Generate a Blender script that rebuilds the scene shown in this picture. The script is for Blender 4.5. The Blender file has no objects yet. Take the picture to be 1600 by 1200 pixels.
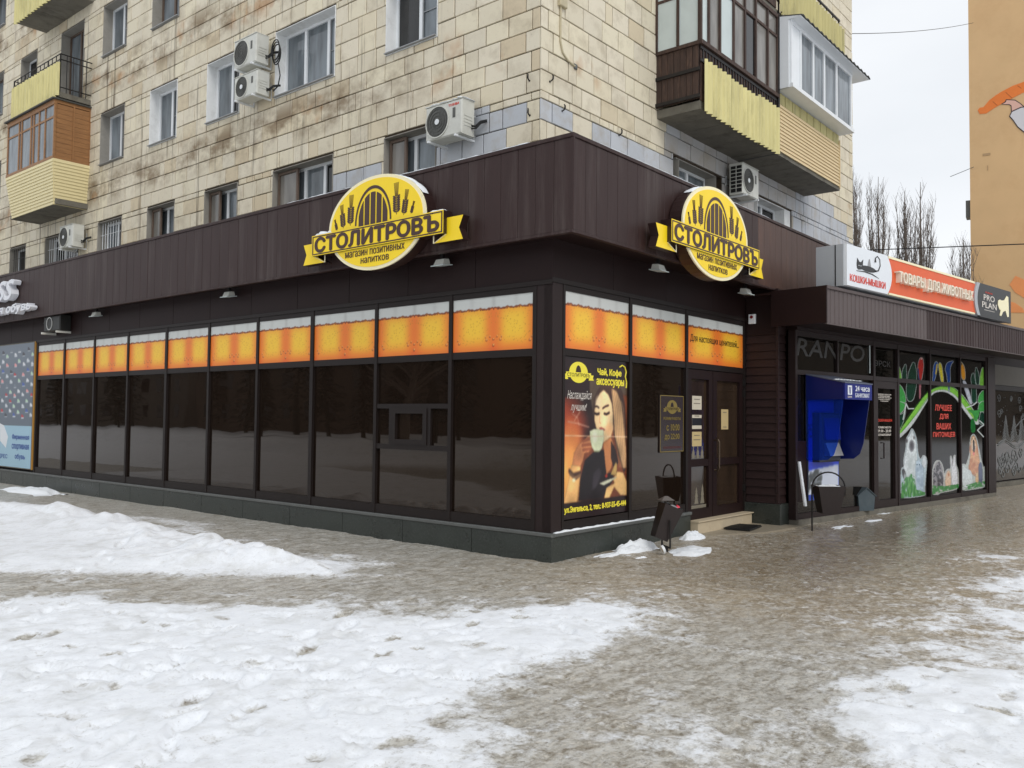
import bpy, bmesh, math, random
import numpy as np
from mathutils import Matrix, Vector, geometry as mgeo
random.seed(7); rng = np.random.default_rng(7)
SC = bpy.context.scene
COL = SC.collection

# ------------------------------------------------------------------ camera
CAM = np.array([-7.686, -5.851, 1.6])
PITCH, ROLL, YAW, FPX = 0.03839834, 0.01005573, 0.87376622, 1352.6
_F = np.array([math.sin(YAW)*math.cos(PITCH), math.cos(YAW)*math.cos(PITCH), math.sin(PITCH)])
_R0 = np.array([math.cos(YAW), -math.sin(YAW), 0.0]); _U0 = np.cross(_R0, _F)
_R = math.cos(ROLL)*_R0 + math.sin(ROLL)*_U0; _U = np.cross(_R, _F)
cd = bpy.data.cameras.new('camera'); cam = bpy.data.objects.new('camera', cd); COL.objects.link(cam)
cd.sensor_width = 36.0; cd.lens = FPX/1600*36.0; cd.clip_start = 0.05; cd.clip_end = 3000
cam.matrix_world = Matrix(((_R[0], _U[0], -_F[0], CAM[0]), (_R[1], _U[1], -_F[1], CAM[1]), (_R[2], _U[2], -_F[2], CAM[2]), (0, 0, 0, 1)))
SC.camera = cam

# ------------------------------------------------------------------ sky, sun, exposure
SUN_EL, SUN_AZ = math.radians(42), math.radians(200)
world = bpy.data.worlds.new('World'); SC.world = world; world.use_nodes = True
wt = world.node_tree; wt.nodes.clear()
wo = wt.nodes.new('ShaderNodeOutputWorld'); wb = wt.nodes.new('ShaderNodeBackground')
sky = wt.nodes.new('ShaderNodeTexSky'); sky.sky_type = 'NISHITA'; sky.sun_disc = False
sky.sun_elevation = SUN_EL; sky.sun_rotation = SUN_AZ; sky.air_density = 1.0; sky.dust_density = 2.0
wtc = wt.nodes.new('ShaderNodeTexCoord'); wn = wt.nodes.new('ShaderNodeTexNoise'); wn.inputs['Scale'].default_value = 2.2; wn.inputs['Detail'].default_value = 5
wmap = wt.nodes.new('ShaderNodeMapping'); wmap.inputs['Scale'].default_value = (1, 1, 2.6)
wr = wt.nodes.new('ShaderNodeValToRGB')
wr.color_ramp.elements[0].position = 0.3; wr.color_ramp.elements[0].color = (7.3, 7.6, 7.95, 1)
wr.color_ramp.elements[1].position = 0.72; wr.color_ramp.elements[1].color = (8.5, 8.7, 8.95, 1)
wm = wt.nodes.new('ShaderNodeMixRGB'); wm.inputs[0].default_value = 0.93
wt.links.new(wtc.outputs['Generated'], wmap.inputs[0]); wt.links.new(wmap.outputs[0], wn.inputs[0])
wt.links.new(wn.outputs[0], wr.inputs[0]); wt.links.new(sky.outputs[0], wm.inputs[1]); wt.links.new(wr.outputs[0], wm.inputs[2])
wt.links.new(wm.outputs[0], wb.inputs[0]); wb.inputs[1].default_value = 0.10
wt.links.new(wb.outputs[0], wo.inputs[0])
sd = bpy.data.lights.new('sun', 'SUN'); sd.energy = 0.85; sd.angle = math.radians(25); sd.color = (1.0, 0.97, 0.93)
sun = bpy.data.objects.new('sun', sd); COL.objects.link(sun)
_sdir = Vector((math.sin(SUN_AZ)*math.cos(SUN_EL), math.cos(SUN_AZ)*math.cos(SUN_EL), math.sin(SUN_EL)))
sun.rotation_euler = _sdir.to_track_quat('Z', 'Y').to_euler(); sun.location = (0, 0, 30)
SC.view_settings.view_transform = 'Standard'; SC.view_settings.look = 'None'
SC.view_settings.exposure = 0.25; SC.view_settings.gamma = 1.0; SC.view_settings.use_curve_mapping = False

# ------------------------------------------------------------------ helpers
def lin(c):
    return tuple(((x/255.0)/12.92 if x/255.0 <= 0.04045 else ((x/255.0+0.055)/1.055)**2.4) for x in c[:3])

MATS = {}
def nd(nt, t, **kw):
    n = nt.nodes.new(t)
    for k, v in kw.items(): setattr(n, k, v)
    return n
def mat(name, rgb, rough=0.6, var=0.0, vscale=6.0, bump=0.0, bscale=60.0, metal=0.0, spec=0.5, stretch=(1, 1, 1), dirt=None, dirt_amt=0.0, dscale=3.0, rvar=0.0, alpha=None):
    """principled material with position-based variation, dirt and fine relief"""
    if name in MATS: return MATS[name]
    m = bpy.data.materials.new(name); m.use_nodes = True; nt = m.node_tree
    b = nt.nodes['Principled BSDF']; L = nt.links.new
    c = lin(rgb)
    b.inputs['Roughness'].default_value = rough; b.inputs['Metallic'].default_value = metal
    b.inputs['Specular IOR Level'].default_value = spec
    g = nd(nt, 'ShaderNodeNewGeometry'); mp = nd(nt, 'ShaderNodeMapping'); mp.inputs['Scale'].default_value = stretch
    L(g.outputs['Position'], mp.inputs[0])
    n = nd(nt, 'ShaderNodeTexNoise'); n.inputs['Scale'].default_value = vscale; n.inputs['Detail'].default_value = 6; n.inputs['Roughness'].default_value = 0.6
    L(mp.outputs[0], n.inputs[0])
    r = nd(nt, 'ShaderNodeMapRange'); r.inputs[1].default_value = 0.25; r.inputs[2].default_value = 0.75
    r.inputs[3].default_value = 1-var; r.inputs[4].default_value = 1+var
    L(n.outputs[0], r.inputs[0])
    mul = nd(nt, 'ShaderNodeVectorMath', operation='SCALE'); mul.inputs[0].default_value = c
    L(r.outputs[0], mul.inputs['Scale'])
    out = mul.outputs[0]
    if dirt is not None:
        n2 = nd(nt, 'ShaderNodeTexNoise'); n2.inputs['Scale'].default_value = dscale; n2.inputs['Detail'].default_value = 8; n2.inputs['Roughness'].default_value = 0.7
        L(mp.outputs[0], n2.inputs[0])
        r2 = nd(nt, 'ShaderNodeMapRange'); r2.inputs[1].default_value = 0.5; r2.inputs[2].default_value = 0.72; r2.inputs[3].default_value = 0; r2.inputs[4].default_value = dirt_amt
        L(n2.outputs[0], r2.inputs[0])
        mx = nd(nt, 'ShaderNodeMixRGB'); L(r2.outputs[0], mx.inputs[0]); L(out, mx.inputs[1]); mx.inputs[2].default_value = (*lin(dirt), 1)
        out = mx.outputs[0]
    L(out, b.inputs['Base Color'])
    if rvar:
        r3 = nd(nt, 'ShaderNodeMapRange'); r3.inputs[1].default_value = 0.3; r3.inputs[2].default_value = 0.7; r3.inputs[3].default_value = max(0.02, rough-rvar); r3.inputs[4].default_value = min(1, rough+rvar)
        L(n.outputs[0], r3.inputs[0]); L(r3.outputs[0], b.inputs['Roughness'])
    if bump:
        n3 = nd(nt, 'ShaderNodeTexNoise'); n3.inputs['Scale'].default_value = bscale; n3.inputs['Detail'].default_value = 4
        L(mp.outputs[0], n3.inputs[0]); bp = nd(nt, 'ShaderNodeBump'); bp.inputs['Strength'].default_value = bump; bp.inputs['Distance'].default_value = 0.01
        L(n3.outputs[0], bp.inputs['Height']); L(bp.outputs[0], b.inputs['Normal'])
    if alpha is not None: b.inputs['Alpha'].default_value = alpha
    MATS[name] = m; return m

def frame(origin, u, w):
    """local axes: u to the right as seen from outside, v up, w outward"""
    u = Vector(u).normalized(); w = Vector(w).normalized(); v = Vector((0, 0, 1))
    return Matrix(((u.x, v.x, w.x, origin[0]), (u.y, v.y, w.y, origin[1]), (u.z, v.z, w.z, origin[2]), (0, 0, 0, 1)))
def FL(x=0.0): return frame((x, 0, 0), (0, -1, 0), (-1, 0, 0))     # left street side, u = -y
def FR(y=0.0): return frame((0, y, 0), (1, 0, 0), (0, -1, 0))      # right street side, u = x
_pu = Vector((0.991, -0.135, 0)).normalized(); _pw = Vector((_pu.y, -_pu.x, 0))
def FP(e=0.0): return frame((5.2+_pw.x*e, -0.7+_pw.y*e, 0), _pu, _pw)  # pet shop front
ID = Matrix.Identity(4)

WM = {}
def link(o, parent=None, M=ID):
    COL.objects.link(o)
    if parent is not None:
        o.parent = parent; o.matrix_basis = WM[parent.name].inverted() @ M
    else: o.matrix_basis = M
    WM[o.name] = M.copy(); return o
def props(o, label=None, cat=None, group=None, kind=None):
    if label: o['label'] = label
    if cat: o['category'] = cat
    if group: o['group'] = group
    if kind: o['kind'] = kind
    return o
def thing(name, label, cat, M=ID, at=(0, 0, 0), group=None):
    o = bpy.data.objects.new(name, None); o.empty_display_size = 0.1
    link(o, None, M @ Matrix.Translation(at)); return props(o, label, cat, group)

class MB:
    def __init__(s): s.v = []; s.f = []; s.m = []; s.t = []
    def add(s, vs, fs, mi=0, tint=0.0):
        k = len(s.v); s.v += [tuple(p) for p in vs]; s.f += [tuple(i+k for i in f) for f in fs]; s.m += [mi]*len(fs); s.t += [tint]*len(vs); return s
    def box(s, u0, u1, v0, v1, w0, w1, mi=0, tint=0.0):
        if u0 > u1: u0, u1 = u1, u0
        if v0 > v1: v0, v1 = v1, v0
        if w0 > w1: w0, w1 = w1, w0
        vs = [(u0, v0, w0), (u1, v0, w0), (u1, v1, w0), (u0, v1, w0), (u0, v0, w1), (u1, v0, w1), (u1, v1, w1), (u0, v1, w1)]
        return s.add(vs, [(3, 2, 1, 0), (4, 5, 6, 7), (0, 1, 5, 4), (1, 2, 6, 5), (2, 3, 7, 6), (3, 0, 4, 7)], mi, tint)
    def bbox(s, u0, u1, v0, v1, w0, w1, b=0.006, mi=0, tint=0.0):
        """box whose front edges are chamfered"""
        wb_ = w1-b
        vs = [(u0, v0, w0), (u1, v0, w0), (u1, v1, w0), (u0, v1, w0), (u0, v0, wb_), (u1, v0, wb_), (u1, v1, wb_), (u0, v1, wb_),
              (u0+b, v0+b, w1), (u1-b, v0+b, w1), (u1-b, v1-b, w1), (u0+b, v1-b, w1)]
        fs = [(0, 1, 5, 4), (1, 2, 6, 5), (2, 3, 7, 6), (3, 0, 4, 7), (4, 5, 9, 8), (5, 6, 10, 9), (6, 7, 11, 10), (7, 4, 8, 11), (8, 9, 10, 11)]
        return s.add(vs, fs, mi, tint)
    def prism(s, poly, w0, w1, mi=0, mis=None):
        a = sum(poly[i][0]*poly[(i+1) % len(poly)][1]-poly[(i+1) % len(poly)][0]*poly[i][1] for i in range(len(poly)))
        if a < 0: poly = poly[::-1]
        n = len(poly); vs = [(p[0], p[1], w0) for p in poly]+[(p[0], p[1], w1) for p in poly]
        k = len(s.v); s.v += vs; s.t += [0.0]*len(vs)
        s.f += [tuple(k+i for i in range(n))[::-1], tuple(k+n+i for i in range(n))]; s.m += [mi, mi]
        for i in range(n):
            j = (i+1) % n; s.f.append((k+i, k+j, k+n+j, k+n+i)); s.m.append(mi if mis is None else mis)
        return s
    def ring(s, outer, inner, w0, w1, mi=0):
        n = len(outer); vs = [(p[0], p[1], w) for w in (w0, w1) for q in (outer, inner) for p in q]
        fs = []
        for i in range(n):
            j = (i+1) % n
            fs += [(2*n+i, 2*n+j, 3*n+j, 3*n+i), (i, n+i, n+j, j), (i, j, 2*n+j, 2*n+i), (n+j, n+i, 3*n+i, 3*n+j)]
        return s.add(vs, fs, mi)
    def hexa(s, p, mi=0):
        return s.add(p, [(3, 2, 1, 0), (4, 5, 6, 7), (0, 1, 5, 4), (1, 2, 6, 5), (2, 3, 7, 6), (3, 0, 4, 7)], mi)
    def tube(s, pts, r, n=6, mi=0):
        pts = [Vector(p) for p in pts]; rs = r if isinstance(r, (list, tuple)) else [r]*len(pts)
        k = len(s.v); up = Vector((0.13, 0.31, 0.94))
        for i, p in enumerate(pts):
            d = (pts[min(i+1, len(pts)-1)]-pts[max(i-1, 0)]).normalized()
            a = d.cross(up)
            if a.length < 0.05: a = d.cross(Vector((1, 0, 0)))
            a.normalize(); b = d.cross(a)
            for j in range(n):
                t = 2*math.pi*j/n; q = p+(a*math.cos(t)+b*math.sin(t))*rs[i]; s.v.append(tuple(q)); s.t.append(0.0)
        for i in range(len(pts)-1):
            for j in range(n):
                s.f.append((k+i*n+j, k+i*n+(j+1) % n, k+(i+1)*n+(j+1) % n, k+(i+1)*n+j)); s.m.append(mi)
        if n > 3:
            s.f += [tuple(k+j for j in range(n))[::-1], tuple(k+(len(pts)-1)*n+j for j in range(n))]; s.m += [mi, mi]
        return s
    def bar(s, a, b, t, mi=0, n=4): return s.tube([a, b], t, n, mi)
    def mesh(s, name, mats, smooth=False, recalc=True):
        me = bpy.data.meshes.new(name); me.from_pydata(s.v, [], s.f)
        if not isinstance(mats, (list, tuple)): mats = [mats]
        for m in mats: me.materials.append(m)
        if len(mats) > 1: me.polygons.foreach_set('material_index', s.m)
        if recalc and len(s.f) < 60000:
            bm = bmesh.new(); bm.from_mesh(me); bmesh.ops.recalc_face_normals(bm, faces=bm.faces); bm.to_mesh(me); bm.free()
        if any(s.t):
            at = me.attributes.new('tint', 'FLOAT', 'POINT'); at.data.foreach_set('value', s.t)
        if smooth: me.polygons.foreach_set('use_smooth', [True]*len(me.polygons))
        me.update(); return me
    def build(s, name, mats, parent=None, M=ID, smooth=False, label=None, cat=None, group=None, kind=None, recalc=True):
        o = bpy.data.objects.new(name, s.mesh(name, mats, smooth, recalc)); link(o, parent, M); return props(o, label, cat, group, kind)

def ell(cx, cy, a, b, n=48, t0=0.0, t1=2*math.pi, closed=True):
    m = n if closed else n-1
    return [(cx+a*math.cos(t0+(t1-t0)*i/m), cy+b*math.sin(t0+(t1-t0)*i/m)) for i in range(n)]
def rrect(u0, u1, v0, v1, r, n=5):
    p = []
    for cx, cy, t in ((u1-r, v1-r, 0), (u0+r, v1-r, 90), (u0+r, v0+r, 180), (u1-r, v0+r, 270)):
        for i in range(n+1):
            a = math.radians(t+90*i/n); p.append((cx+r*math.cos(a), cy+r*math.sin(a)))
    return p
def text_mesh(s, u0, u1, v0, v1, w0, w1, bold=0.0, shear=0.0, res=3):
    """lettering as solid geometry: outlines filled by winding number, then extruded from w0 to w1"""
    c = bpy.data.curves.new('lettering', 'FONT'); c.body = s; c.fill_mode = 'NONE'; c.shear = shear; c.resolution_u = res; c.align_x = 'CENTER'
    o = bpy.data.objects.new('lettering', c); om_ = bpy.data.meshes.new_from_object(o); bpy.data.objects.remove(o); bpy.data.curves.remove(c)
    V = np.array([v.co[:2] for v in om_.vertices]); comp = list(range(len(V)))
    nxt = {i_: [] for i_ in comp}
    for e in om_.edges: a, b = e.vertices; nxt[a].append(b); nxt[b].append(a)
    bpy.data.meshes.remove(om_)
    seen = set(); loops = []
    for st in range(len(V)):
        if st in seen: continue
        stack = [st]; g = []
        while stack:
            k = stack.pop()
            if k in seen: continue
            seen.add(k); g.append(k); stack += nxt[k]
        if len(g) > 2: loops.append(sorted(g))
    E_ = [(l[k], l[(k+1) % len(l)]) for l in loops for k in range(len(l))]
    V2, _e, F2, *_ = mgeo.delaunay_2d_cdt([Vector(p) for p in V], E_, [], 0, 1e-7)
    P = np.array([p[:] for p in V2]); T = np.array([f for f in F2]); C_ = P[T].mean(1)
    A = V[[e[0] for e in E_]]; B = V[[e[1] for e in E_]]
    up = (A[None, :, 1] <= C_[:, None, 1]) & (B[None, :, 1] > C_[:, None, 1]); dn = (A[None, :, 1] > C_[:, None, 1]) & (B[None, :, 1] <= C_[:, None, 1])
    cr = (B[None, :, 0]-A[None, :, 0])*(C_[:, None, 1]-A[None, :, 1])-(C_[:, None, 0]-A[None, :, 0])*(B[None, :, 1]-A[None, :, 1])
    wn_ = (up & (cr > 0)).sum(1)-(dn & (cr < 0)).sum(1); T = T[wn_ != 0]
    a, b = V.min(0), V.max(0); sc = lambda Q: np.stack([u0+(Q[:, 0]-a[0])/(b[0]-a[0])*(u1-u0), v0+(Q[:, 1]-a[1])/(b[1]-a[1])*(v1-v0)], -1)
    Pq, Vq = sc(P), sc(V)
    vs = [(x, y, w1) for x, y in Pq]+[(x, y, w1) for x, y in Vq]+[(x, y, w0) for x, y in Vq]; n0, n1 = len(P), len(P)+len(V)
    fs = [tuple(int(i_) for i_ in t_) for t_ in T]
    if abs(w1-w0) > 0.002: fs += [(n0+p, n0+q, n1+q, n1+p) for p, q in E_]
    me = bpy.data.meshes.new('lettering'); me.from_pydata(vs, [], fs); me.update(); return me
def text(s, u0, u1, v0, v1, w0, w1, m, parent, M, name='lettering', **kw):
    me = text_mesh(s, u0, u1, v0, v1, w0, w1, **kw); bold = kw.get('bold', 0)
    if bold > 0.009:           # heavier strokes: the same solid repeated with tiny shifts
        st = bold*(v1-v0)*0.9; bm = bmesh.new()
        for k, (dx, dy) in enumerate(((0, 0), (st, 0), (-st, 0), (0, st*0.7), (0, -st*0.7))):
            b2 = me.copy(); b2.transform(Matrix.Translation((dx, dy, 0.0002*k))); bm.from_mesh(b2); bpy.data.meshes.remove(b2)
        bm.to_mesh(me); bm.free()
    me.materials.append(m); me.name = name
    o = bpy.data.objects.new(name, me); link(o, parent, M); return o
def copy_tree(src, M, label=None, group=None, parent=None):
    """copy a thing with its parts and sub-parts to world matrix M"""
    r = src.copy(); COL.objects.link(r); r.parent = parent; r.matrix_basis = (M if parent is None else WM[parent.name].inverted() @ M); WM[r.name] = M.copy()
    if label: r['label'] = label
    if group: r['group'] = group
    for ch in CH.get(src.name, []):
        rel = WM[src.name].inverted() @ WM[ch.name]
        copy_tree(ch, M @ rel, parent=r)
        # children keep their own relative placement
    return r
CH = {}
def index_children():
    CH.clear()
    for o in COL.objects:
        if o.parent: CH.setdefault(o.parent.name, []).append(o)

# ---- flat print: colours painted on a fine grid
class Print:
    def __init__(s, nx, ny, base):
        s.nx, s.ny = nx, ny; s.X, s.Y = np.meshgrid(np.linspace(0, 1, nx), np.linspace(0, 1, ny)); s.c = np.ones((ny, nx, 3))*np.array(base, float)
    def mask(s, poly):
        P = np.array(poly, float); ins = np.zeros(s.X.shape, bool); j = len(P)-1
        for i in range(len(P)):
            xi, yi = P[i]; xj, yj = P[j]
            if yi != yj:
                cnd = ((yi > s.Y) != (yj > s.Y)) & (s.X < (xj-xi)*(s.Y-yi)/(yj-yi)+xi); ins ^= cnd
            j = i
        return ins.astype(float)
    def blur(s, m, k):
        for _ in range(k):
            q = np.pad(m, 1, mode='edge'); m = (q[1:-1, :-2]+q[1:-1, 2:]+q[:-2, 1:-1]+q[2:, 1:-1]+q[1:-1, 1:-1]*2)/6
        return m
    def poly(s, poly, col, soft=1, a=1.0):
        m0 = s.mask(poly); m = s.blur(m0, soft)*a; m = m[..., None]; cc = np.ones(s.c.shape)*np.array(col, float)
        if getattr(s, 'r', 0):          # printed modelling of rounded forms, photographic grain
            mb_ = s.blur(m0, s.rk); cc = cc*(1-s.r*np.clip(1.1-mb_, 0, 1)*1.6)[..., None]*(1+s.g*(vnoise(s.X*s.nx/3.0+5, s.Y*s.ny/3.0+5, 1.0, 17)-0.5))[..., None]
        s.c = s.c*(1-m)+cc*m
    def blob(s, cx, cy, rx, ry, col, a=1.0, p=1.0):
        d = np.clip(1-((s.X-cx)/rx)**2-((s.Y-cy)/ry)**2, 0, 1)**p*a; d = d[..., None]; s.c = s.c*(1-d)+np.array(col, float)*d
    def line(s, pts, wd, col, a=1.0, asp=1.0):
        d = np.full(s.X.shape, 9.0)
        for (x0, y0), (x1, y1) in zip(pts[:-1], pts[1:]):
            dx, dy = (x1-x0), (y1-y0)*asp; L = dx*dx+dy*dy+1e-12
            t = np.clip(((s.X-x0)*dx+(s.Y-y0)*asp*dy)/L, 0, 1)
            d = np.minimum(d, np.hypot(s.X-x0-t*dx, (s.Y-y0)*asp-t*dy))
        m = np.clip(1.5-d/wd, 0, 1)*a; m = m[..., None]; s.c = s.c*(1-m)+np.array(col, float)*m
    def mesh(s, u0, u1, v0, v1, w, m):
        nx, ny = s.nx, s.ny
        co = np.stack([u0+s.X*(u1-u0), v0+s.Y*(v1-v0), np.full(s.X.shape, w)], -1).reshape(-1, 3)
        i = np.arange(nx*ny).reshape(ny, nx); q = np.stack([i[:-1, :-1], i[:-1, 1:], i[1:, 1:], i[1:, :-1]], -1).reshape(-1, 4)
        me = grid_mesh('print', co, q); at = me.color_attributes.new('print', 'FLOAT_COLOR', 'POINT')
        x = np.clip(s.c, 0, 255)/255.0; x = np.where(x <= 0.04045, x/12.92, ((x+0.055)/1.055)**2.4)
        at.data.foreach_set('color', np.concatenate([x, np.ones((ny, nx, 1))], -1).ravel()); me.materials.append(m); return me
def grid_mesh(name, co, q):
    me = bpy.data.meshes.new(name); me.vertices.add(len(co)); me.vertices.foreach_set('co', np.asarray(co, float).ravel())
    me.loops.add(q.size); me.loops.foreach_set('vertex_index', q.ravel().astype(np.int32)); me.polygons.add(len(q))
    me.polygons.foreach_set('loop_start', np.arange(0, q.size, q.shape[1], dtype=np.int32)); me.update(calc_edges=True); me.validate(); return me
def obj(name, me, parent, M, **kw):
    o = bpy.data.objects.new(name, me); link(o, parent, M); return props(o, **kw)
def print_mat(name='printed_film', rough=0.35):
    m = bpy.data.materials.new(name); m.use_nodes = True; nt = m.node_tree; b = nt.nodes['Principled BSDF']
    a = nd(nt, 'ShaderNodeVertexColor'); a.layer_name = 'print'; nt.links.new(a.outputs[0], b.inputs['Base Color']); b.inputs['Roughness'].default_value = rough; return m
PRINT = print_mat()

def vnoise(x, y, scale, seed=0):
    """smooth value noise on arrays"""
    r = np.random.default_rng(seed); T = r.random((256, 256))
    x = x/scale; y = y/scale; xi = np.floor(x).astype(int); yi = np.floor(y).astype(int); fx = x-xi; fy = y-yi
    fx = fx*fx*(3-2*fx); fy = fy*fy*(3-2*fy)
    g = lambda i, j: T[(yi+j) % 256, (xi+i) % 256]
    return (g(0, 0)*(1-fx)+g(1, 0)*fx)*(1-fy)+(g(0, 1)*(1-fx)+g(1, 1)*fx)*fy
def inpoly(X, Y, P):
    ins = np.zeros(X.shape, bool); j = len(P)-1
    for i in range(len(P)):
        xi, yi = P[i]; xj, yj = P[j]
        if yi != yj: ins ^= ((yi > Y) != (yj > Y)) & (X < (xj-xi)*(Y-yi)/(yj-yi)+xi)
        j = i
    return ins
def segdist(X, Y, P, closed=True):
    d = np.full(X.shape, 1e9); n = len(P)
    for i in range(n if closed else n-1):
        x0, y0 = P[i]; x1, y1 = P[(i+1) % n]; dx, dy = x1-x0, y1-y0; L = dx*dx+dy*dy+1e-12
        t = np.clip(((X-x0)*dx+(Y-y0)*dy)/L, 0, 1); d = np.minimum(d, np.hypot(X-x0-t*dx, Y-y0-t*dy))
    return d

# ------------------------------------------------------------------ materials
m_brown = mat('brown_cladding', (53, 36, 34), 0.5, 0.12, 3, 0.15, 25, spec=0.3, stretch=(3.2, 3.2, 0.22), dirt=(98, 88, 84), dirt_amt=0.42, dscale=1.7)
m_brown2 = mat('brown_wall_panel', (35, 21, 20), 0.55, 0.1, 3, 0.1, 25, spec=0.2)
m_column = mat('corner_column_brown', (42, 31, 30), 0.5, 0.1, 4, spec=0.25)
m_rust = mat('rusty_brown_cladding', (74, 48, 38), 0.5, 0.18, 3, 0.2, 20, stretch=(1, 1, 0.3), dirt=(120, 84, 66), dirt_amt=0.35)
m_frame = mat('dark_window_frame', (34, 27, 25), 0.5, 0.1, 5, spec=0.25)
m_siding = mat('brown_wood_siding', (46, 31, 30), 0.55, 0.2, 4, 0.3, 40, spec=0.3, stretch=(1, 1, 4))
m_granite = mat('dark_green_granite', (48, 53, 49), 0.32, 0.22, 3, 0.1, 60, dirt=(104, 106, 102), dirt_amt=0.35, dscale=40, rvar=0.1)
m_cap = mat('grey_stone_cap', (92, 94, 92), 0.5, 0.15, 8, 0.2, 50)
m_conc = mat('weathered_concrete', (112, 108, 98), 0.9, 0.18, 4, 0.5, 30, dirt=(66, 62, 54), dirt_amt=0.7, dscale=2.5)
m_plaster = mat('white_reveal_plaster', (234, 235, 234), 0.8, 0.06, 5, 0.1, 60, dirt=(150, 146, 138), dirt_amt=0.4)
m_greyrev = mat('grey_reveal_plaster', (150, 146, 138), 0.85, 0.15, 6, 0.3, 50, dirt=(96, 90, 80), dirt_amt=0.5)
m_pvc = mat('white_window_plastic', (228, 231, 233), 0.35, 0.03, 5)
m_oldwood = mat('old_brown_window_wood', (98, 82, 70), 0.6, 0.25, 8, 0.4, 60, stretch=(1, 1, 0.3))
m_tray = mat('metal_sill', (150, 152, 154), 0.45, 0.15, 6, metal=0.3)
m_inside = mat('dim_interior', (70, 66, 62), 0.9, 0.2, 2)
m_curtain = mat('hanging_curtain', (158, 162, 166), 0.9, 0.25, 4, 0.6, 12, stretch=(8, 8, 0.6))
m_darkwood = mat('dark_stained_balcony_wood', (62, 44, 36), 0.7, 0.45, 6, 0.6, 50, stretch=(3, 3, 0.4), dirt=(120, 92, 74), dirt_amt=0.5, dscale=7)
m_frost = mat('frosted_glass', (196, 206, 204), 0.35, 0.06, 3)
m_yellow = mat('yellow_corrugated_sheet', (212, 202, 142), 0.6, 0.12, 3, 0.2, 30, stretch=(1, 1, 0.2), dirt=(150, 142, 96), dirt_amt=0.6, dscale=5)
m_yellow2 = mat('faded_yellow_corrugated_sheet', (190, 180, 124), 0.65, 0.15, 3, 0.2, 30, stretch=(1, 1, 0.2), dirt=(112, 104, 78), dirt_amt=0.7, dscale=4)
m_honey = mat('honey_stained_wood', (150, 106, 64), 0.5, 0.22, 6, 0.3, 60, stretch=(0.6, 0.6, 6), dirt=(116, 76, 42), dirt_amt=0.5, dscale=5)
m_cream = mat('cream_vinyl_siding', (226, 212, 164), 0.5, 0.04, 3, dirt=(184, 170, 128), dirt_amt=0.3)
m_beige = mat('beige_siding', (218, 196, 154), 0.55, 0.06, 3, dirt=(170, 148, 112), dirt_amt=0.35)
m_acw = mat('air_conditioner_casing', (206, 206, 198), 0.45, 0.06, 5, dirt=(150, 146, 132), dirt_amt=0.35)
m_grille = mat('dark_fan_grille', (84, 84, 80), 0.5, 0.2, 20)
m_black = mat('black_rubber', (18, 18, 18), 0.55)
m_iron = mat('dark_iron', (40, 37, 36), 0.5, 0.2, 8, metal=0.4)
m_snow = mat('snow', (236, 240, 244), 0.85, 0.03, 6, 0.6, 40)
m_yel = mat('sign_yellow', (254, 218, 28), 0.4, 0.02, 3)
m_ivory = mat('sign_ivory_rim', (246, 236, 196), 0.4, 0.02, 3)
m_signbrown = mat('sign_brown', (66, 40, 34), 0.45, 0.05, 3)
m_signsidedk = mat('sign_dark_side', (44, 27, 25), 0.35, 0.1, 3)
m_orange = mat('sign_orange', (226, 98, 52), 0.5, 0.05, 3, dirt=(190, 84, 50), dirt_amt=0.3)
m_white = mat('white_sign_panel', (228, 232, 236), 0.4, 0.02, 3)
m_cremeletter = mat('cream_letters', (238, 228, 208), 0.45, 0.03, 3)
m_greymetal = mat('grey_metal_box', (170, 174, 178), 0.4, 0.06, 3, metal=0.1)
m_letterside = mat('white_acrylic_letters', (226, 227, 232), 0.4, 0.02, 3)
m_steel = mat('brushed_steel', (190, 190, 186), 0.35, 0.1, 20, metal=0.6)
m_navy = mat('navy_plastic', (8, 24, 92), 0.35, 0.1, 4); m_smokedmetal = mat('bronze_handle', (92, 78, 64), 0.35, 0.1, 10, metal=0.7); m_blue = mat('deep_blue_plastic', (16, 32, 118), 0.3, 0.05, 3)
m_atmgrey = mat('atm_casing', (52, 56, 66), 0.4, 0.1, 4)
m_paper = mat('white_paper', (206, 196, 176), 0.7, 0.04, 10)
m_tilestep = mat('beige_step_tile', (196, 180, 152), 0.6, 0.08, 6, 0.1, 50)
m_bark = mat('poplar_bark', (108, 98, 90), 0.9, 0.25, 10, 0.4, 30)
m_wire = mat('wire_black', (30, 30, 32), 0.6)
m_pipe = mat('cream_painted_cable', (188, 176, 146), 0.6, 0.1, 10)
m_slate = mat('corrugated_roof_sheet', (70, 70, 66), 0.8, 0.2, 6, 0.3, 40)
m_sign_red = mat('sign_red', (214, 66, 48), 0.45)
m_signblk = mat('sign_black', (28, 27, 27), 0.4, 0.05, 3)
m_binblue = mat('grey_blue_bin', (74, 86, 92), 0.45, 0.15, 8, dirt=(120, 122, 120), dirt_amt=0.25)
m_binblk = mat('dark_brown_bin', (40, 31, 30), 0.45, 0.15, 8)

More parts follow.
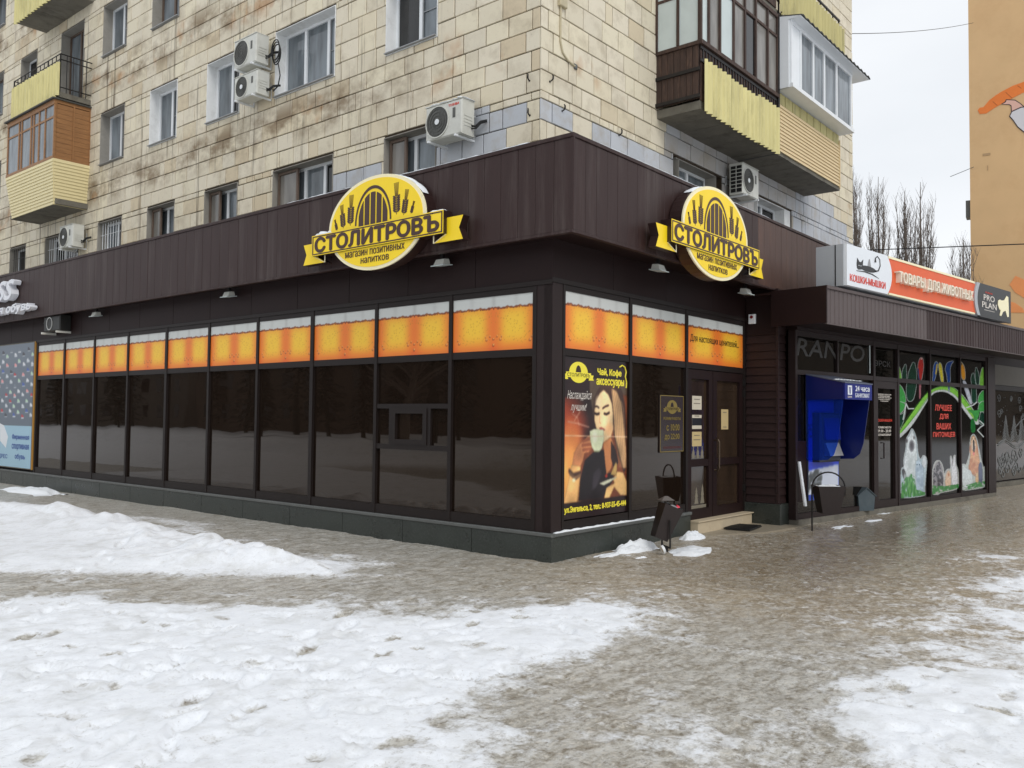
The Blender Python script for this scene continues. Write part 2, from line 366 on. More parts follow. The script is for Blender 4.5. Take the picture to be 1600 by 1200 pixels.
def glass_mat(name, rgb, rough=0.015, wav=0.03, wscale=1.6, ior=1.5, var=0.0):
    m = bpy.data.materials.new(name); m.use_nodes = True; nt = m.node_tree; b = nt.nodes['Principled BSDF']; L = nt.links.new
    b.inputs['Roughness'].default_value = rough; b.inputs['IOR'].default_value = ior
    if 'shop' in name: b.inputs['Specular Tint'].default_value = (1.0, 0.84, 0.70, 1)
    g = nd(nt, 'ShaderNodeNewGeometry'); n = nd(nt, 'ShaderNodeTexNoise'); n.inputs['Scale'].default_value = wscale; n.inputs['Detail'].default_value = 1.5
    L(g.outputs['Position'], n.inputs[0]); bp = nd(nt, 'ShaderNodeBump'); bp.inputs['Strength'].default_value = wav; bp.inputs['Distance'].default_value = 0.1
    L(n.outputs[0], bp.inputs['Height']); L(bp.outputs[0], b.inputs['Normal'])
    if var:
        n2 = nd(nt, 'ShaderNodeTexNoise'); n2.inputs['Scale'].default_value = 1.3; n2.inputs['Detail'].default_value = 3
        mp = nd(nt, 'ShaderNodeMapping'); mp.inputs['Scale'].default_value = (3, 3, 0.7); L(g.outputs['Position'], mp.inputs[0]); L(mp.outputs[0], n2.inputs[0])
        cr = nd(nt, 'ShaderNodeMapRange'); cr.inputs[1].default_value = 0.3; cr.inputs[2].default_value = 0.7; cr.inputs[3].default_value = 1-var; cr.inputs[4].default_value = 1+var; L(n2.outputs[0], cr.inputs[0])
        mu = nd(nt, 'ShaderNodeVectorMath', operation='SCALE'); mu.inputs[0].default_value = lin(rgb); L(cr.outputs[0], mu.inputs['Scale']); L(mu.outputs[0], b.inputs['Base Color'])
    else: b.inputs['Base Color'].default_value = (*lin(rgb), 1)
    return m
g_shop = glass_mat('tinted_shop_glass', (30, 22, 17), 0.02, 0.03, 1.0, ior=1.52)
g_door = glass_mat('brown_door_glass', (52, 40, 30), 0.03, 0.02, 1.5, var=0.3)
g_win = glass_mat('window_glass', (112, 119, 124), 0.03, 0.05, 1.5, var=0.45)
g_wind = glass_mat('dark_window_glass', (38, 38, 38), 0.05, 0.05, 1.5, var=0.35)
g_bal = glass_mat('old_balcony_glass', (120, 116, 110), 0.12, 0.08, 2, var=0.4)
g_pet = glass_mat('pet_shop_glass', (20, 17, 15), 0.02, 0.03, 1.2, var=0.3)

# ================================================================== GROUND
WHITE_FIELD = [(-40, -14), (-16, -9), (-9, -5.2), (-6.6, -4.0), (-5.2, -3.15), (-4.3, -2.85), (-3.7, -2.8), (-3.0, -2.62), (-2.45, -2.45), (-1.95, -2.38), (-1.5, -1.95), (-1.62, -1.5),
               (-2.15, -0.85), (-2.75, -0.35), (-3.2, 0.45), (-3.75, 1.05), (-4.9, 1.95), (-7, 3.6), (-12, 7.5), (-40, 30)]
WHITE_RIGHT = [(60, -6.5), (14, -4.9), (4, -4.35), (2.1, -4.15), (0.6, -3.98), (-0.6, -4.05), (-1.4, -4.2), (-2.3, -4.35), (-3.1, -4.42), (-3.7, -4.55), (-5.5, -5.6), (-7, -7), (-12, -14), (-20, -60), (60, -60)]
PILE = [(-1.75, 1.35), (-1.7, 2.8), (-1.65, 4.2), (-1.45, 6.2), (-1.55, 8.0), (-1.9, 10.2), (-2.2, 13), (-2.6, 17), (-9, 17), (-8, 8.5), (-5.6, 5.2), (-4.4, 3.75), (-3.5, 2.6), (-2.75, 1.75), (-2.1, 0.95)]
def axis(a0, a1, step, g0, g1, growth=1.12):
    c = list(np.arange(a0, a1, step)); s = step
    lo = []; x = a0
    while x > g0: s *= growth; x -= s; lo.append(x)
    hi = []; x = c[-1]; s = step
    while x < g1: s *= growth; x += s; hi.append(x)
    return np.array(lo[::-1]+c+hi)
gx = axis(-7.4, 4.2, 0.024, -500, 500); gy = axis(-6.6, 4.6, 0.024, -500, 500)
GX, GY = np.meshgrid(gx, gy)
def ground_fields(X, Y):
    n1 = vnoise(X, Y, 0.9, 1); n2 = vnoise(X, Y, 0.33, 2); n3 = vnoise(X, Y, 0.13, 3); n4 = vnoise(X, Y, 0.06, 4)
    wob = (n1-0.5)*0.9+(n2-0.5)*0.55+(n3-0.5)*0.35
    def soft(P, wid):
        ins = inpoly(X, Y, P); d = segdist(X, Y, P)*np.where(ins, 1, -1); return np.clip((d+wob*wid*1.3)/wid+0.5, 0, 1)
    wf = soft(WHITE_FIELD, 0.85); wr = soft(WHITE_RIGHT, 1.1)
    insP = inpoly(X, Y, PILE); dP = segdist(X, Y, PILE)*np.where(insP, 1, -1)
    pile = np.clip((dP+wob*0.30)/0.42+0.5, 0, 1)
    snow = np.maximum(np.maximum(wf, wr), pile)
    halo = lambda P_, wd: np.clip((segdist(X, Y, P_)*np.where(inpoly(X, Y, P_), 1, -1)+wd+wob*0.9)/wd, 0, 1)**1.3
    snow = np.maximum(snow, 0.46*np.maximum(np.maximum(halo(WHITE_FIELD, 1.1), halo(WHITE_RIGHT, 1.3)), halo(PILE, 0.8))*(0.55+0.75*n2))
    far = np.clip((np.hypot(X+2, Y)-14)/6, 0, 1)*(np.minimum(X, Y) < -5)
    snow = np.maximum(snow, far*(X < 3))
    h = (n1-0.5)*0.02
    h = h+snow*(0.010+0.012*n2+0.005*(n3-0.5)+0.006*(n4-0.5))
    h = h+(1-snow)*((n3-0.5)*0.010+(n4-0.5)*0.008)
    # the shovelled bank along the left side
    hp = np.clip(dP/0.55, 0, 1); hp = hp*hp*(3-2*hp)
    ridge = np.exp(-((dP-0.75)/0.55)**2)
    lumps = 0.6*vnoise(X, Y, 0.42, 11)+0.3*vnoise(X, Y, 0.2, 12)+0.25*vnoise(X, Y, 0.1, 13)
    side = np.clip((X+3.6)/1.6, 0.12, 1)       # highest along the edge facing the shop
    h = h+hp*(0.02+side*(0.04+0.20*ridge*lumps+0.07*lumps*hp))*insP
    # heap ridges far across the yard
    rg = np.exp(-((X+15+2*vnoise(X, Y, 6, 21))/1.3)**2)+np.exp(-((Y+14.5+2*vnoise(X, Y, 6, 22))/1.4)**2)
    h = h+np.clip(rg, 0, 1)*(0.25+0.45*vnoise(X, Y, 1.5, 23))*np.clip((np.hypot(X-CAM[0], Y-CAM[1])-4)/4, 0, 1)
    return h, snow, n1, n2, n3
H, SNOW, N1, N2, N3 = ground_fields(GX, GY)
# footprints trodden into the snow
frng = np.random.default_rng(5)
def foot(x, y, a, l, w, dep):
    global H, SNOW
    i0, i1 = np.searchsorted(gx, (x-0.3, x+0.3)); j0, j1 = np.searchsorted(gy, (y-0.3, y+0.3))
    if i1-i0 < 3 or j1-j0 < 3: return
    X = GX[j0:j1, i0:i1]-x; Y = GY[j0:j1, i0:i1]-y
    u = X*math.cos(a)+Y*math.sin(a); v = -X*math.sin(a)+Y*math.cos(a)
    d = (u/l)**2+(v/w)**2
    m = 1/(1+np.exp((d-1)*5)); rim = np.exp(-((d-1.5)/0.4)**2)
    s = SNOW[j0:j1, i0:i1]
    H[j0:j1, i0:i1] += s*(rim*dep*0.3-m*dep)
    SNOW[j0:j1, i0:i1] = s-m*(0.30*frng.random()**2+(0.45 if frng.random() < 0.10 else 0))
for _ in range(2600):
    x = frng.uniform(-7.4, 3.5); y = frng.uniform(-6.6, 3.2)
    if -1.9 > x+0.3*y and inpoly(np.array([x]), np.array([y]), PILE)[0]: continue
    foot(x, y, frng.uniform(0, math.pi), frng.uniform(0.05, 0.15), frng.uniform(0.03, 0.06), frng.uniform(0.007, 0.022))
for (x, y, a) in ((-6.6, -2.3, 0.5), (-3.0, -2.9, 2.3), (-6.5, 0.2, 0.8)):      # lines of single tracks
    for k in range(16):
        px, py = x+math.cos(a)*0.36*k, y+math.sin(a)*0.36*k
        foot(px+0.09*(-1)**k*math.sin(a), py-0.09*(-1)**k*math.cos(a), a, 0.15, 0.06, 0.035)
# shop floor plates must not be pierced
under = (GX > 0.02) & (GY > 0.02)
H[under] = np.minimum(H[under], 0.0)
co = np.stack([GX, GY, H], -1).reshape(-1, 3); idx = np.arange(GX.size).reshape(GX.shape)
q = np.stack([idx[:-1, :-1], idx[:-1, 1:], idx[1:, 1:], idx[1:, :-1]], -1).reshape(-1, 4)
gme = grid_mesh('ground', co, q)
STREET = np.clip((GX+2.2)/2.0, 0, 1)*np.clip((1.5-GY)/2, 0, 1)
WET = np.exp(-((GX-5.2)/5.5)**2-((GY+2.0)/1.1)**2)*(GX > 0)
at = gme.attributes.new('snowcover', 'FLOAT', 'POINT'); at.data.foreach_set('value', SNOW.ravel())
at = gme.attributes.new('street', 'FLOAT', 'POINT'); at.data.foreach_set('value', STREET.ravel())
at = gme.attributes.new('wet', 'FLOAT', 'POINT'); at.data.foreach_set('value', WET.ravel())
gme.polygons.foreach_set('use_smooth', np.ones(len(gme.polygons), bool))
def ground_material():
    m = bpy.data.materials.new('trodden_snow_and_ice'); m.use_nodes = True; nt = m.node_tree; b = nt.nodes['Principled BSDF']; L = nt.links.new
    g = nd(nt, 'ShaderNodeNewGeometry'); P = g.outputs['Position']
    def noise(s, det=5, rough=0.6, sc=(1, 1, 1)):
        n = nd(nt, 'ShaderNodeTexNoise'); n.inputs['Scale'].default_value = s; n.inputs['Detail'].default_value = det; n.inputs['Roughness'].default_value = rough
        if sc != (1, 1, 1):
            mp = nd(nt, 'ShaderNodeMapping'); mp.inputs['Scale'].default_value = sc; mp.inputs['Rotation'].default_value = (0, 0, 0.7); L(P, mp.inputs[0]); L(mp.outputs[0], n.inputs[0])
        else: L(P, n.inputs[0])
        return n.outputs[0]
    def rng_(s, a, b_, c=0.0, d=1.0):
        r = nd(nt, 'ShaderNodeMapRange'); r.inputs[1].default_value = a; r.inputs[2].default_value = b_; r.inputs[3].default_value = c; r.inputs[4].default_value = d; L(s, r.inputs[0]); return r.outputs[0]
    def mix(f, a, b_):
        x = nd(nt, 'ShaderNodeMixRGB'); (L(f, x.inputs[0]) if not isinstance(f, float) else setattr(x.inputs[0], 'default_value', f))
        for i, c in ((1, a), (2, b_)):
            if isinstance(c, tuple): x.inputs[i].default_value = (*lin(c), 1)
            else: L(c, x.inputs[i])
        return x.outputs[0]
    def math_(op, a, b_):
        x = nd(nt, 'ShaderNodeMath', operation=op)
        for i, c in ((0, a), (1, b_)):
            if isinstance(c, (int, float)): x.inputs[i].default_value = c
            else: L(c, x.inputs[i])
        return x.outputs[0]
    A = nd(nt, 'ShaderNodeAttribute'); A.attribute_name = 'snowcover'; snow = A.outputs['Fac']
    Wt = nd(nt, 'ShaderNodeAttribute'); Wt.attribute_name = 'wet'; wet = Wt.outputs['Fac']
    big = noise(0.45, 3); mid = noise(3.2, 6, 0.65); fine = noise(9.5, 8, 0.74); tiny = noise(30, 6, 0.7); blot = noise(5.2, 4, 0.6); crumb = noise(24, 5, 0.8); grit = noise(75, 3, 0.7)
    ice = mix(rng_(big, 0.35, 0.65), (164, 148, 122), (172, 162, 144))
    ice = mix(rng_(mid, 0.36, 0.66), ice, (130, 114, 90))
    ice = mix(rng_(fine, 0.49, 0.57, 0, 0.9), ice, (190, 183, 170)); ice = mix(rng_(blot, 0.56, 0.66, 0, 0.55), ice, (206, 203, 196))
    ice = mix(rng_(tiny, 0.56, 0.74, 0, 0.5), ice, (102, 90, 74))
    St = nd(nt, 'ShaderNodeAttribute'); St.attribute_name = 'street'; street = St.outputs['Fac']
    strk = noise(4.5, 7, 0.7, (1, 2.6, 1))
    pale = mix(rng_(strk, 0.42, 0.58), (146, 141, 130), (198, 197, 191)); pale = mix(rng_(tiny, 0.52, 0.7, 0, 0.7), pale, (222, 223, 222)); pale = mix(rng_(mid, 0.52, 0.62, 0, 0.45), pale, (120, 112, 94))
    inv = math_('SUBTRACT', 0.85, math_('MULTIPLY', street, 0.8)); ice = mix(inv, ice, pale)
    ice = mix(rng_(crumb, 0.54, 0.60, 0, 0.75), ice, (206, 200, 188)); ice = mix(rng_(crumb, 0.45, 0.39, 0, 0.55), ice, (96, 82, 62)); ice = mix(rng_(grit, 0.63, 0.68, 0, 0.6), ice, (70, 62, 50))
    ice = mix(math_('MULTIPLY', wet, 0.5), ice, (98, 86, 68))
    sn = mix(rng_(fine, 0.35, 0.75, 0, 0.55), (240, 243, 247), (214, 217, 222))
    sn = mix(rng_(mid, 0.5, 0.68, 0, 0.6), sn, (206, 207, 206)); sn = mix(rng_(blot, 0.58, 0.70, 0, 0.35), sn, (186, 184, 178))
    sn = mix(rng_(crumb, 0.44, 0.36, 0, 0.35), sn, (190, 190, 188)); sn = mix(rng_(grit, 0.66, 0.70, 0, 0.45), sn, (150, 144, 132))
    s2 = math_('ADD', snow, math_('MULTIPLY', math_('SUBTRACT', fine, 0.5), 1.5)); s2 = math_('ADD', s2, math_('MULTIPLY', math_('SUBTRACT', mid, 0.5), 1.1)); s2 = math_('ADD', s2, math_('MULTIPLY', math_('SUBTRACT', crumb, 0.5), 0.9))
    sf = rng_(s2, 0.20, 0.72)
    L(mix(sf, ice, sn), b.inputs['Base Color'])
    ri = rng_(fine, 0.35, 0.65, 0.44, 0.24); ri = math_('SUBTRACT', ri, math_('MULTIPLY', wet, 0.22)); ri = math_('MAXIMUM', ri, 0.07)
    rx = nd(nt, 'ShaderNodeMix'); rx.data_type = 'FLOAT'; L(sf, rx.inputs[0]); L(ri, rx.inputs[2]); rx.inputs[3].default_value = 0.85
    L(rx.outputs[0], b.inputs['Roughness'])
    bstr = math_('MULTIPLY', math_('SUBTRACT', 1.0, math_('MULTIPLY', wet, 0.8)), 0.6)
    hsum = math_('ADD', math_('MULTIPLY', fine, 0.6), math_('MULTIPLY', crumb, 0.45))
    bp = nd(nt, 'ShaderNodeBump'); bp.inputs['Strength'].default_value = 0.6; bp.inputs['Distance'].default_value = 0.02; L(hsum, bp.inputs['Height']); L(bstr, bp.inputs['Strength']); L(bp.outputs[0], b.inputs['Normal'])
    return m
gme.materials.append(ground_material())
obj('ground', gme, None, ID, kind='structure')

# ================================================================== APARTMENT BLOCK
BX, BY, BTOP, BYE, BXE = 2.15, 1.89, 15.8, 30.0, 15.55      # corner of the block; far ends
HEADS = [6.35, 9.10, 11.85, 14.6]; SILLH = 1.32
ML, MR = FL(BX), FR(BY)
block = thing('apartment_building', 'cream tiled apartment block with stained tile rows rising behind the dark shop pavilion', 'building', ID, (BX, BY, 0))
# openings (u0,u1,v0,v1) per wall in frame coordinates
opL, opR = [], []
# y ranges of the windows on the long left wall, with (sash fractions)
WL = [(4.02, 5.27, 2), (6.65, 8.50, 3), (9.73, 10.98, 2), (12.22, 13.44, 2), (14.68, 15.93, 2)]
winspec = []
for ci, (y0, y1, ns) in enumerate(WL):
    for fi, hd in enumerate(HEADS):
        winspec.append((y0, y1, hd, ns, ci, fi))
        opL.append((-y1, -y0, hd-SILLH, hd))
for (y0, y1, hd, ns, ci, fi) in [(17.0, 19.05, 6.35, 3, 5, 0), (20.37, 21.5, 6.35, 2, 6, 0), (22.4, 23.7, 9.10, 2, 7, 1), (22.4, 23.7, 11.85, 2, 7, 2), (22.4, 23.7, 14.6, 2, 7, 3), (19.98, 21.12, 11.85, 1, 6, 2),
                                 (24.6, 25.8, 6.35, 2, 8, 0), (24.9, 26.2, 11.85, 2, 8, 2)]:
    winspec.append((y0, y1, hd, ns, ci, fi)); opL.append((-y1, -y0, hd-SILLH, hd))
for z0, z1 in ((9.62, 11.85), (12.35, 14.6)): opL.append((-18.4, -17.02, z0, z1))       # balcony doors
opR += [(6.0, 7.95, 5.03, 6.37), (9.39, 11.44, 5.03, 6.37)]
# walls behind the tiles, cut around the openings
def wall_cells(mb, u0, u1, v0, v1, ops, w0, w1):
    us = sorted({u0, u1, *[o[0] for o in ops], *[o[1] for o in ops]}); vs = sorted({v0, v1, *[o[2] for o in ops], *[o[3] for o in ops]})
    us = [u for u in us if u0 <= u <= u1]; vs = [v for v in vs if v0 <= v <= v1]
    for a, b in zip(us[:-1], us[1:]):
        run = None
        for c, d in zip(vs[:-1], vs[1:]):
            mu, mv = (a+b)/2, (c+d)/2
            hole = any(o[0] < mu < o[1] and o[2] < mv < o[3] for o in ops)
            if hole:
                if run: mb.box(a, b, run[0], run[1], w0, w1); run = None
            else: run = (run[0], d) if run else (c, d)
        if run: mb.box(a, b, run[0], run[1], w0, w1)
m_mortar = mat('mortar_joint', (66, 54, 40), 0.95, 0.2, 8, 0.3, 60, dirt=(60, 50, 40), dirt_amt=0.6)
mb = MB(); wall_cells(mb, -BYE, -BX*0-BY-0.0, 0, BTOP, opL, -0.34, 0); mb.build('wall', m_mortar, block, ML, recalc=False)
mb = MB(); wall_cells(mb, BX+0.34, BXE, 0, BTOP, opR, -0.34, 0); mb.build('wall', m_mortar, block, MR, recalc=False)
mb = MB(); mb.box(BX+0.6, BXE-0.3, BY+0.6, BYE-0.2, 0, BTOP-0.2); mb.build('interior_core', m_inside, block, ID)
mb = MB(); mb.box(BX-0.25, BXE+0.25, BY-0.25, BYE+0.25, BTOP, BTOP+0.3); mb.build('roof', m_conc, block, ID)
mb = MB(); mb.box(BXE-0.02, BXE, BY+0.34, BYE, 0, BTOP); mb.build('wall', m_mortar, block, ID)

# ---- tile facing
def tile_material():
    m = bpy.data.materials.new('cream_facing_tile'); m.use_nodes = True; nt = m.node_tree; b = nt.nodes['Principled BSDF']; L = nt.links.new
    a = nd(nt, 'ShaderNodeAttribute'); a.attribute_name = 'tint'
    cr = nd(nt, 'ShaderNodeValToRGB'); els = cr.color_ramp.elements
    stops = [(0.0, (210, 201, 180)), (0.12, (224, 214, 192)), (0.25, (213, 203, 180)), (0.38, (226, 216, 190)), (0.50, (210, 196, 168)), (0.60, (206, 188, 158)), (0.66, (180, 184, 190)), (0.85, (194, 197, 202)), (1.0, (172, 166, 158))]
    els[0].position, els[0].color = stops[0][0], (*lin(stops[0][1]), 1); els[1].position, els[1].color = stops[1][0], (*lin(stops[1][1]), 1)
    for p, c in stops[2:]: e = els.new(p); e.color = (*lin(c), 1)
    L(a.outputs['Fac'], cr.inputs[0])
    g = nd(nt, 'ShaderNodeNewGeometry'); P = g.outputs['Position']
    def noise(s, sc, det=6, r=0.65):
        mp = nd(nt, 'ShaderNodeMapping'); mp.inputs['Scale'].default_value = sc; L(P, mp.inputs[0])
        n = nd(nt, 'ShaderNodeTexNoise'); n.inputs['Scale'].default_value = s; n.inputs['Detail'].default_value = det; n.inputs['Roughness'].default_value = r; L(mp.outputs[0], n.inputs[0]); return n.outputs[0]
    def rg(s, a0, a1, c=0.0, d=1.0):
        r = nd(nt, 'ShaderNodeMapRange'); r.inputs[1].default_value = a0; r.inputs[2].default_value = a1; r.inputs[3].default_value = c; r.inputs[4].default_value = d; L(s, r.inputs[0]); return r.outputs[0]
    def mt(op, x, y):
        n = nd(nt, 'ShaderNodeMath', operation=op)
        for i, c in ((0, x), (1, y)):
            if isinstance(c, (int, float)): n.inputs[i].default_value = c
            else: L(c, n.inputs[i])
        return n.outputs[0]
    def mixc(f, x, col):
        n = nd(nt, 'ShaderNodeMixRGB'); L(f, n.inputs[0]); L(x, n.inputs[1]); n.inputs[2].default_value = (*lin(col), 1); return n.outputs[0]
    sx = nd(nt, 'ShaderNodeSeparateXYZ'); L(P, sx.inputs[0]); z = sx.outputs[2]; y = sx.outputs[1]
    # the dirty courses under each row of windows
    ph = mt('FRACT', mt('DIVIDE', mt('SUBTRACT', z, 6.35), 2.75), 0)
    band = mt('MULTIPLY', rg(ph, 0.12, 0.24), rg(ph, 0.54, 0.38))
    left = rg(y, 2.6, 6.0)
    blot = rg(noise(0.95, (1, 1, 1.5)), 0.45, 0.62)
    st = mt('MULTIPLY', mt('MULTIPLY', band, left), blot)
    c = mixc(mt('MULTIPLY', st, 0.85), cr.outputs[0], (122, 100, 72))
    drip = mt('MULTIPLY', rg(noise(1.9, (3.6, 3.6, 0.14), 4), 0.58, 0.68), rg(y, 3, 7))
    c = mixc(mt('MULTIPLY', drip, 0.75), c, (80, 64, 46))
    gen = rg(noise(2.6, (1, 1, 1)), 0.48, 0.72)
    c = mixc(mt('MULTIPLY', gen, 0.5), c, (158, 143, 118))
    fine = rg(noise(22, (1, 1, 1), 4), 0.62, 0.75)
    c = mixc(mt('MULTIPLY', fine, 0.35), c, (120, 104, 80))
    rustc = mt('MULTIPLY', rg(noise(0.9, (1.2, 1.2, 1.2), 3), 0.60, 0.70), band)
    c = mixc(mt('MULTIPLY', rustc, 0.55), c, (180, 132, 84))
    L(c, b.inputs['Base Color']); b.inputs['Roughness'].default_value = 0.72
    bp = nd(nt, 'ShaderNodeBump'); bp.inputs['Strength'].default_value = 0.25; bp.inputs['Distance'].default_value = 0.01; L(noise(14, (1, 1, 1), 6), bp.inputs['Height']); L(bp.outputs[0], b.inputs['Normal'])
    return m
m_tile = tile_material()
rowz = []
for k in range(-1, 4):                          # courses: narrow course at window head, then eight courses
    z = 6.27+2.75*k; rowz.append((z, z+0.12)); z += 0.12
    for hh in ((0.345,)*4+(0.3125,)*4 if k == -1 else (0.3125,)*4+(0.345,)*4): rowz.append((z, z+hh)); z += hh
rowz = [r for r in rowz if r[1] > 4.3 and r[0] < 15.4]
def subtract(r, ops):
    out = [r]
    for o in ops:
        nxt = []
        for (a, b, c, d) in out:
            if o[0] >= b or o[1] <= a or o[2] >= d or o[3] <= c: nxt.append((a, b, c, d)); continue
            if a < o[0]: nxt.append((a, o[0], c, d))
            if b > o[1]: nxt.append((o[1], b, c, d))
            aa, bb = max(a, o[0]), min(b, o[1])
            if c < o[2]: nxt.append((aa, bb, c, o[2]))
            if d > o[3]: nxt.append((aa, bb, o[3], d))
        out = nxt
    return [t for t in out if t[1]-t[0] > 0.045 and t[3]-t[2] > 0.045]
trng = random.Random(3)
def painted_L(y, z):          # grey-blue painted-over patches, left wall
    if z < 6.30 and 1.9 < y < 4.0: return not (y < 2.15 and z > 5.9) and not (y < 2.3 and z < 5.95)
    if 6.27 < z < 6.42 and 2.6 < y < 3.5: return y > 2.75
    if z < 5.95 and 5.35 < y < 6.6: return True
    if z < 5.72 and 8.55 < y < 9.7: return True
    if z < 5.75 and 11 < y < 12.2: return True
    return False
def painted_R(x, z):
    if 5.95 < z < 6.28 and (BX < x < 2.85 or 3.2 < x < 5.5): return True
    if z < 6.2 and x > 11.5: return x < 15.5
    if z < 6.9 and 11.5 < x < 14.0: return True
    if 6.3 < z < 6.65 and x < 15.2 and x >= 13.9: return True
    return False
def visible_px(p):
    d = np.array(p)-CAM; zc = d@_F
    if zc < 0.5: return None
    return 800+FPX*(d@_R)/zc, 600-FPX*(d@_U)/zc, zc
tiles = []
def lay(M, u0, u1, side, ops):
    for ri, (z0, z1) in enumerate(rowz):
        thin = z1-z0 < 0.2
        W0 = 0.27 if thin else (0.475 if side == 'L' else 0.50)
        u = u1 if side == 'L' else u0
        first = True
        off = {0: 0.55, 1: 0.32}[ri % 2]*W0 if not thin else W0*trng.uniform(0.3, 0.9)
        run = u1-u0; pos = 0.0
        edges = [0.0]; x = off+trng.uniform(-0.02, 0.02)
        while x < run: edges.append(x); x += W0*trng.uniform(0.94, 1.06) if trng.random() > 0.08 else W0*trng.uniform(0.4, 0.62)
        edges.append(run)
        for a, b in zip(edges[:-1], edges[1:]):
            if b-a < 0.05: continue
            if side == 'L': ua, ub = u1-b, u1-a
            else: ua, ub = u0+a, u0+b
            for t in subtract((ua, ub, z0, z1), ops):
                cx, cz = (t[0]+t[1])/2, (t[2]+t[3])/2
                p = M @ Vector((cx, cz, 0)); v = visible_px(p)
                if v is None or not (-60 < v[0] < 1660 and -90 < v[1] < 560): continue
                if side == 'L': pt = painted_L(-cx, cz)
                else: pt = painted_R(cx, cz)
                if pt: tint = trng.uniform(0.68, 0.84)
                else: tint = trng.choice([trng.uniform(0.02, 0.14), trng.uniform(0.1, 0.26), trng.uniform(0.24, 0.42), trng.uniform(0.1, 0.4), trng.uniform(0.05, 0.3), trng.uniform(0.05, 0.4), trng.uniform(0.42, 0.56)])
                if side == 'R' and 5.5 < cx < 12 and cz < 6.9 and not pt: tint = trng.uniform(0.88, 1.0) if cx > 5.6 else tint
                area = (t[1]-t[0])*(t[3]-t[2])/v[2]**2*(0.64 if side == 'L' else 0.77)
                tiles.append((area, M, t, tint))
lay(ML, -26.2, -BY, 'L', opL)
lay(MR, BX-0.031, BXE, 'R', opR)
tiles.sort(key=lambda t: -t[0])
def tile_box(mb, t, tint):
    g = trng.uniform(0.006, 0.0105); d = trng.uniform(0.024, 0.032)
    a, b, c, e = t[0]+g, t[1]-g, t[2]+g, t[3]-g
    mb.bbox(a, b, c, e, 0.002, d, 0.006, tint=max(tint, 0.001))
for i, (ar, M, t, tint) in enumerate(tiles[:300]):
    mb = MB(); tile_box(mb, t, tint); mb.build('tile', m_tile, block, M, recalc=False)
for M in (ML, MR):
    mb = MB()
    for (ar, M2, t, tint) in tiles[300:]:
        if M2 is M: tile_box(mb, t, tint)
    if M is ML: mbL = mb
    else:
        # bring both walls into one part
        k = len(mbL.v); inv = ML.inverted() @ MR
        mbL.v += [tuple(inv @ Vector(p)) for p in mb.v]; mbL.f += [tuple(i+k for i in f) for f in mb.f]; mbL.m += mb.m; mbL.t += mb.t
mbL.build('tile_facing', m_tile, block, ML, kind='stuff', recalc=False)

# ---- windows
def window(M, u0, u1, v0, v1, ns, style, name='window', depth=0.25, reveal='white', cut=None):
    """style: pvc / wood; window frame with its panes, reveal and sill as sub-parts"""
    fm = m_pvc if style == 'pvc' else m_oldwood
    mb = MB(); t = 0.062; wq = -depth
    mb.box(u0, u1, v0, v0+t, wq, wq+0.05); mb.box(u0, u1, v1-t, v1, wq, wq+0.05)
    mb.box(u0, u0+t, v0+t, v1-t, wq, wq+0.05); mb.box(u1-t, u1, v0+t, v1-t, wq, wq+0.05)
    fr = cut or [i/ns for i in range(ns+1)]
    for f in fr[1:-1]: x = u0+(u1-u0)*f; mb.box(x-0.035, x+0.035, v0+t, v1-t, wq, wq+0.056)
    win = mb.build(name, fm, block, M)
    for i in range(len(fr)-1):
        a = u0+(u1-u0)*fr[i]+(t if i == 0 else 0.035); b = u0+(u1-u0)*fr[i+1]-(t if i == len(fr)-2 else 0.035)
        gm = g_win if trng.random() < 0.78 else g_wind
        MB().box(a, b, v0+t, v1-t, wq+0.012, wq+0.02).build('pane', gm, win, M)
        if style == 'pvc' and i == len(fr)-2:      # insect screen bar on the opening sash
            mb2 = MB(); mb2.box(a, b, (v0+v1)/2-0.008, (v0+v1)/2+0.008, wq+0.03, wq+0.04); mb2.ring([(a, v0+t), (b, v0+t), (b, v1-t), (a, v1-t)], [(a+0.02, v0+t+0.02), (b-0.02, v0+t+0.02), (b-0.02, v1-t-0.02), (a+0.02, v1-t-0.02)], wq+0.028, wq+0.042)
            mb2.build('screen_frame', m_tray, win, M)
    rm = m_plaster if reveal == 'white' else m_greyrev
    mb = MB(); e = 0.045
    mb.ring([(u0-0.0, v0), (u1, v0), (u1, v1), (u0, v1)], [(u0+0.012, v0+0.012), (u1-0.012, v0+0.012), (u1-0.012, v1-0.012), (u0+0.012, v1-0.012)], -0.3, 0.034)
    mb.build('reveal', rm, win, M)
    MB().box(u0+0.013, u1-0.013, v0+0.013, v0+0.03, wq+0.06, 0.085).build('sill', m_tray, win, M)
    return win
revs = {0: 'white', 1: 'white', 2: 'white', 3: 'white', 4: 'grey'}
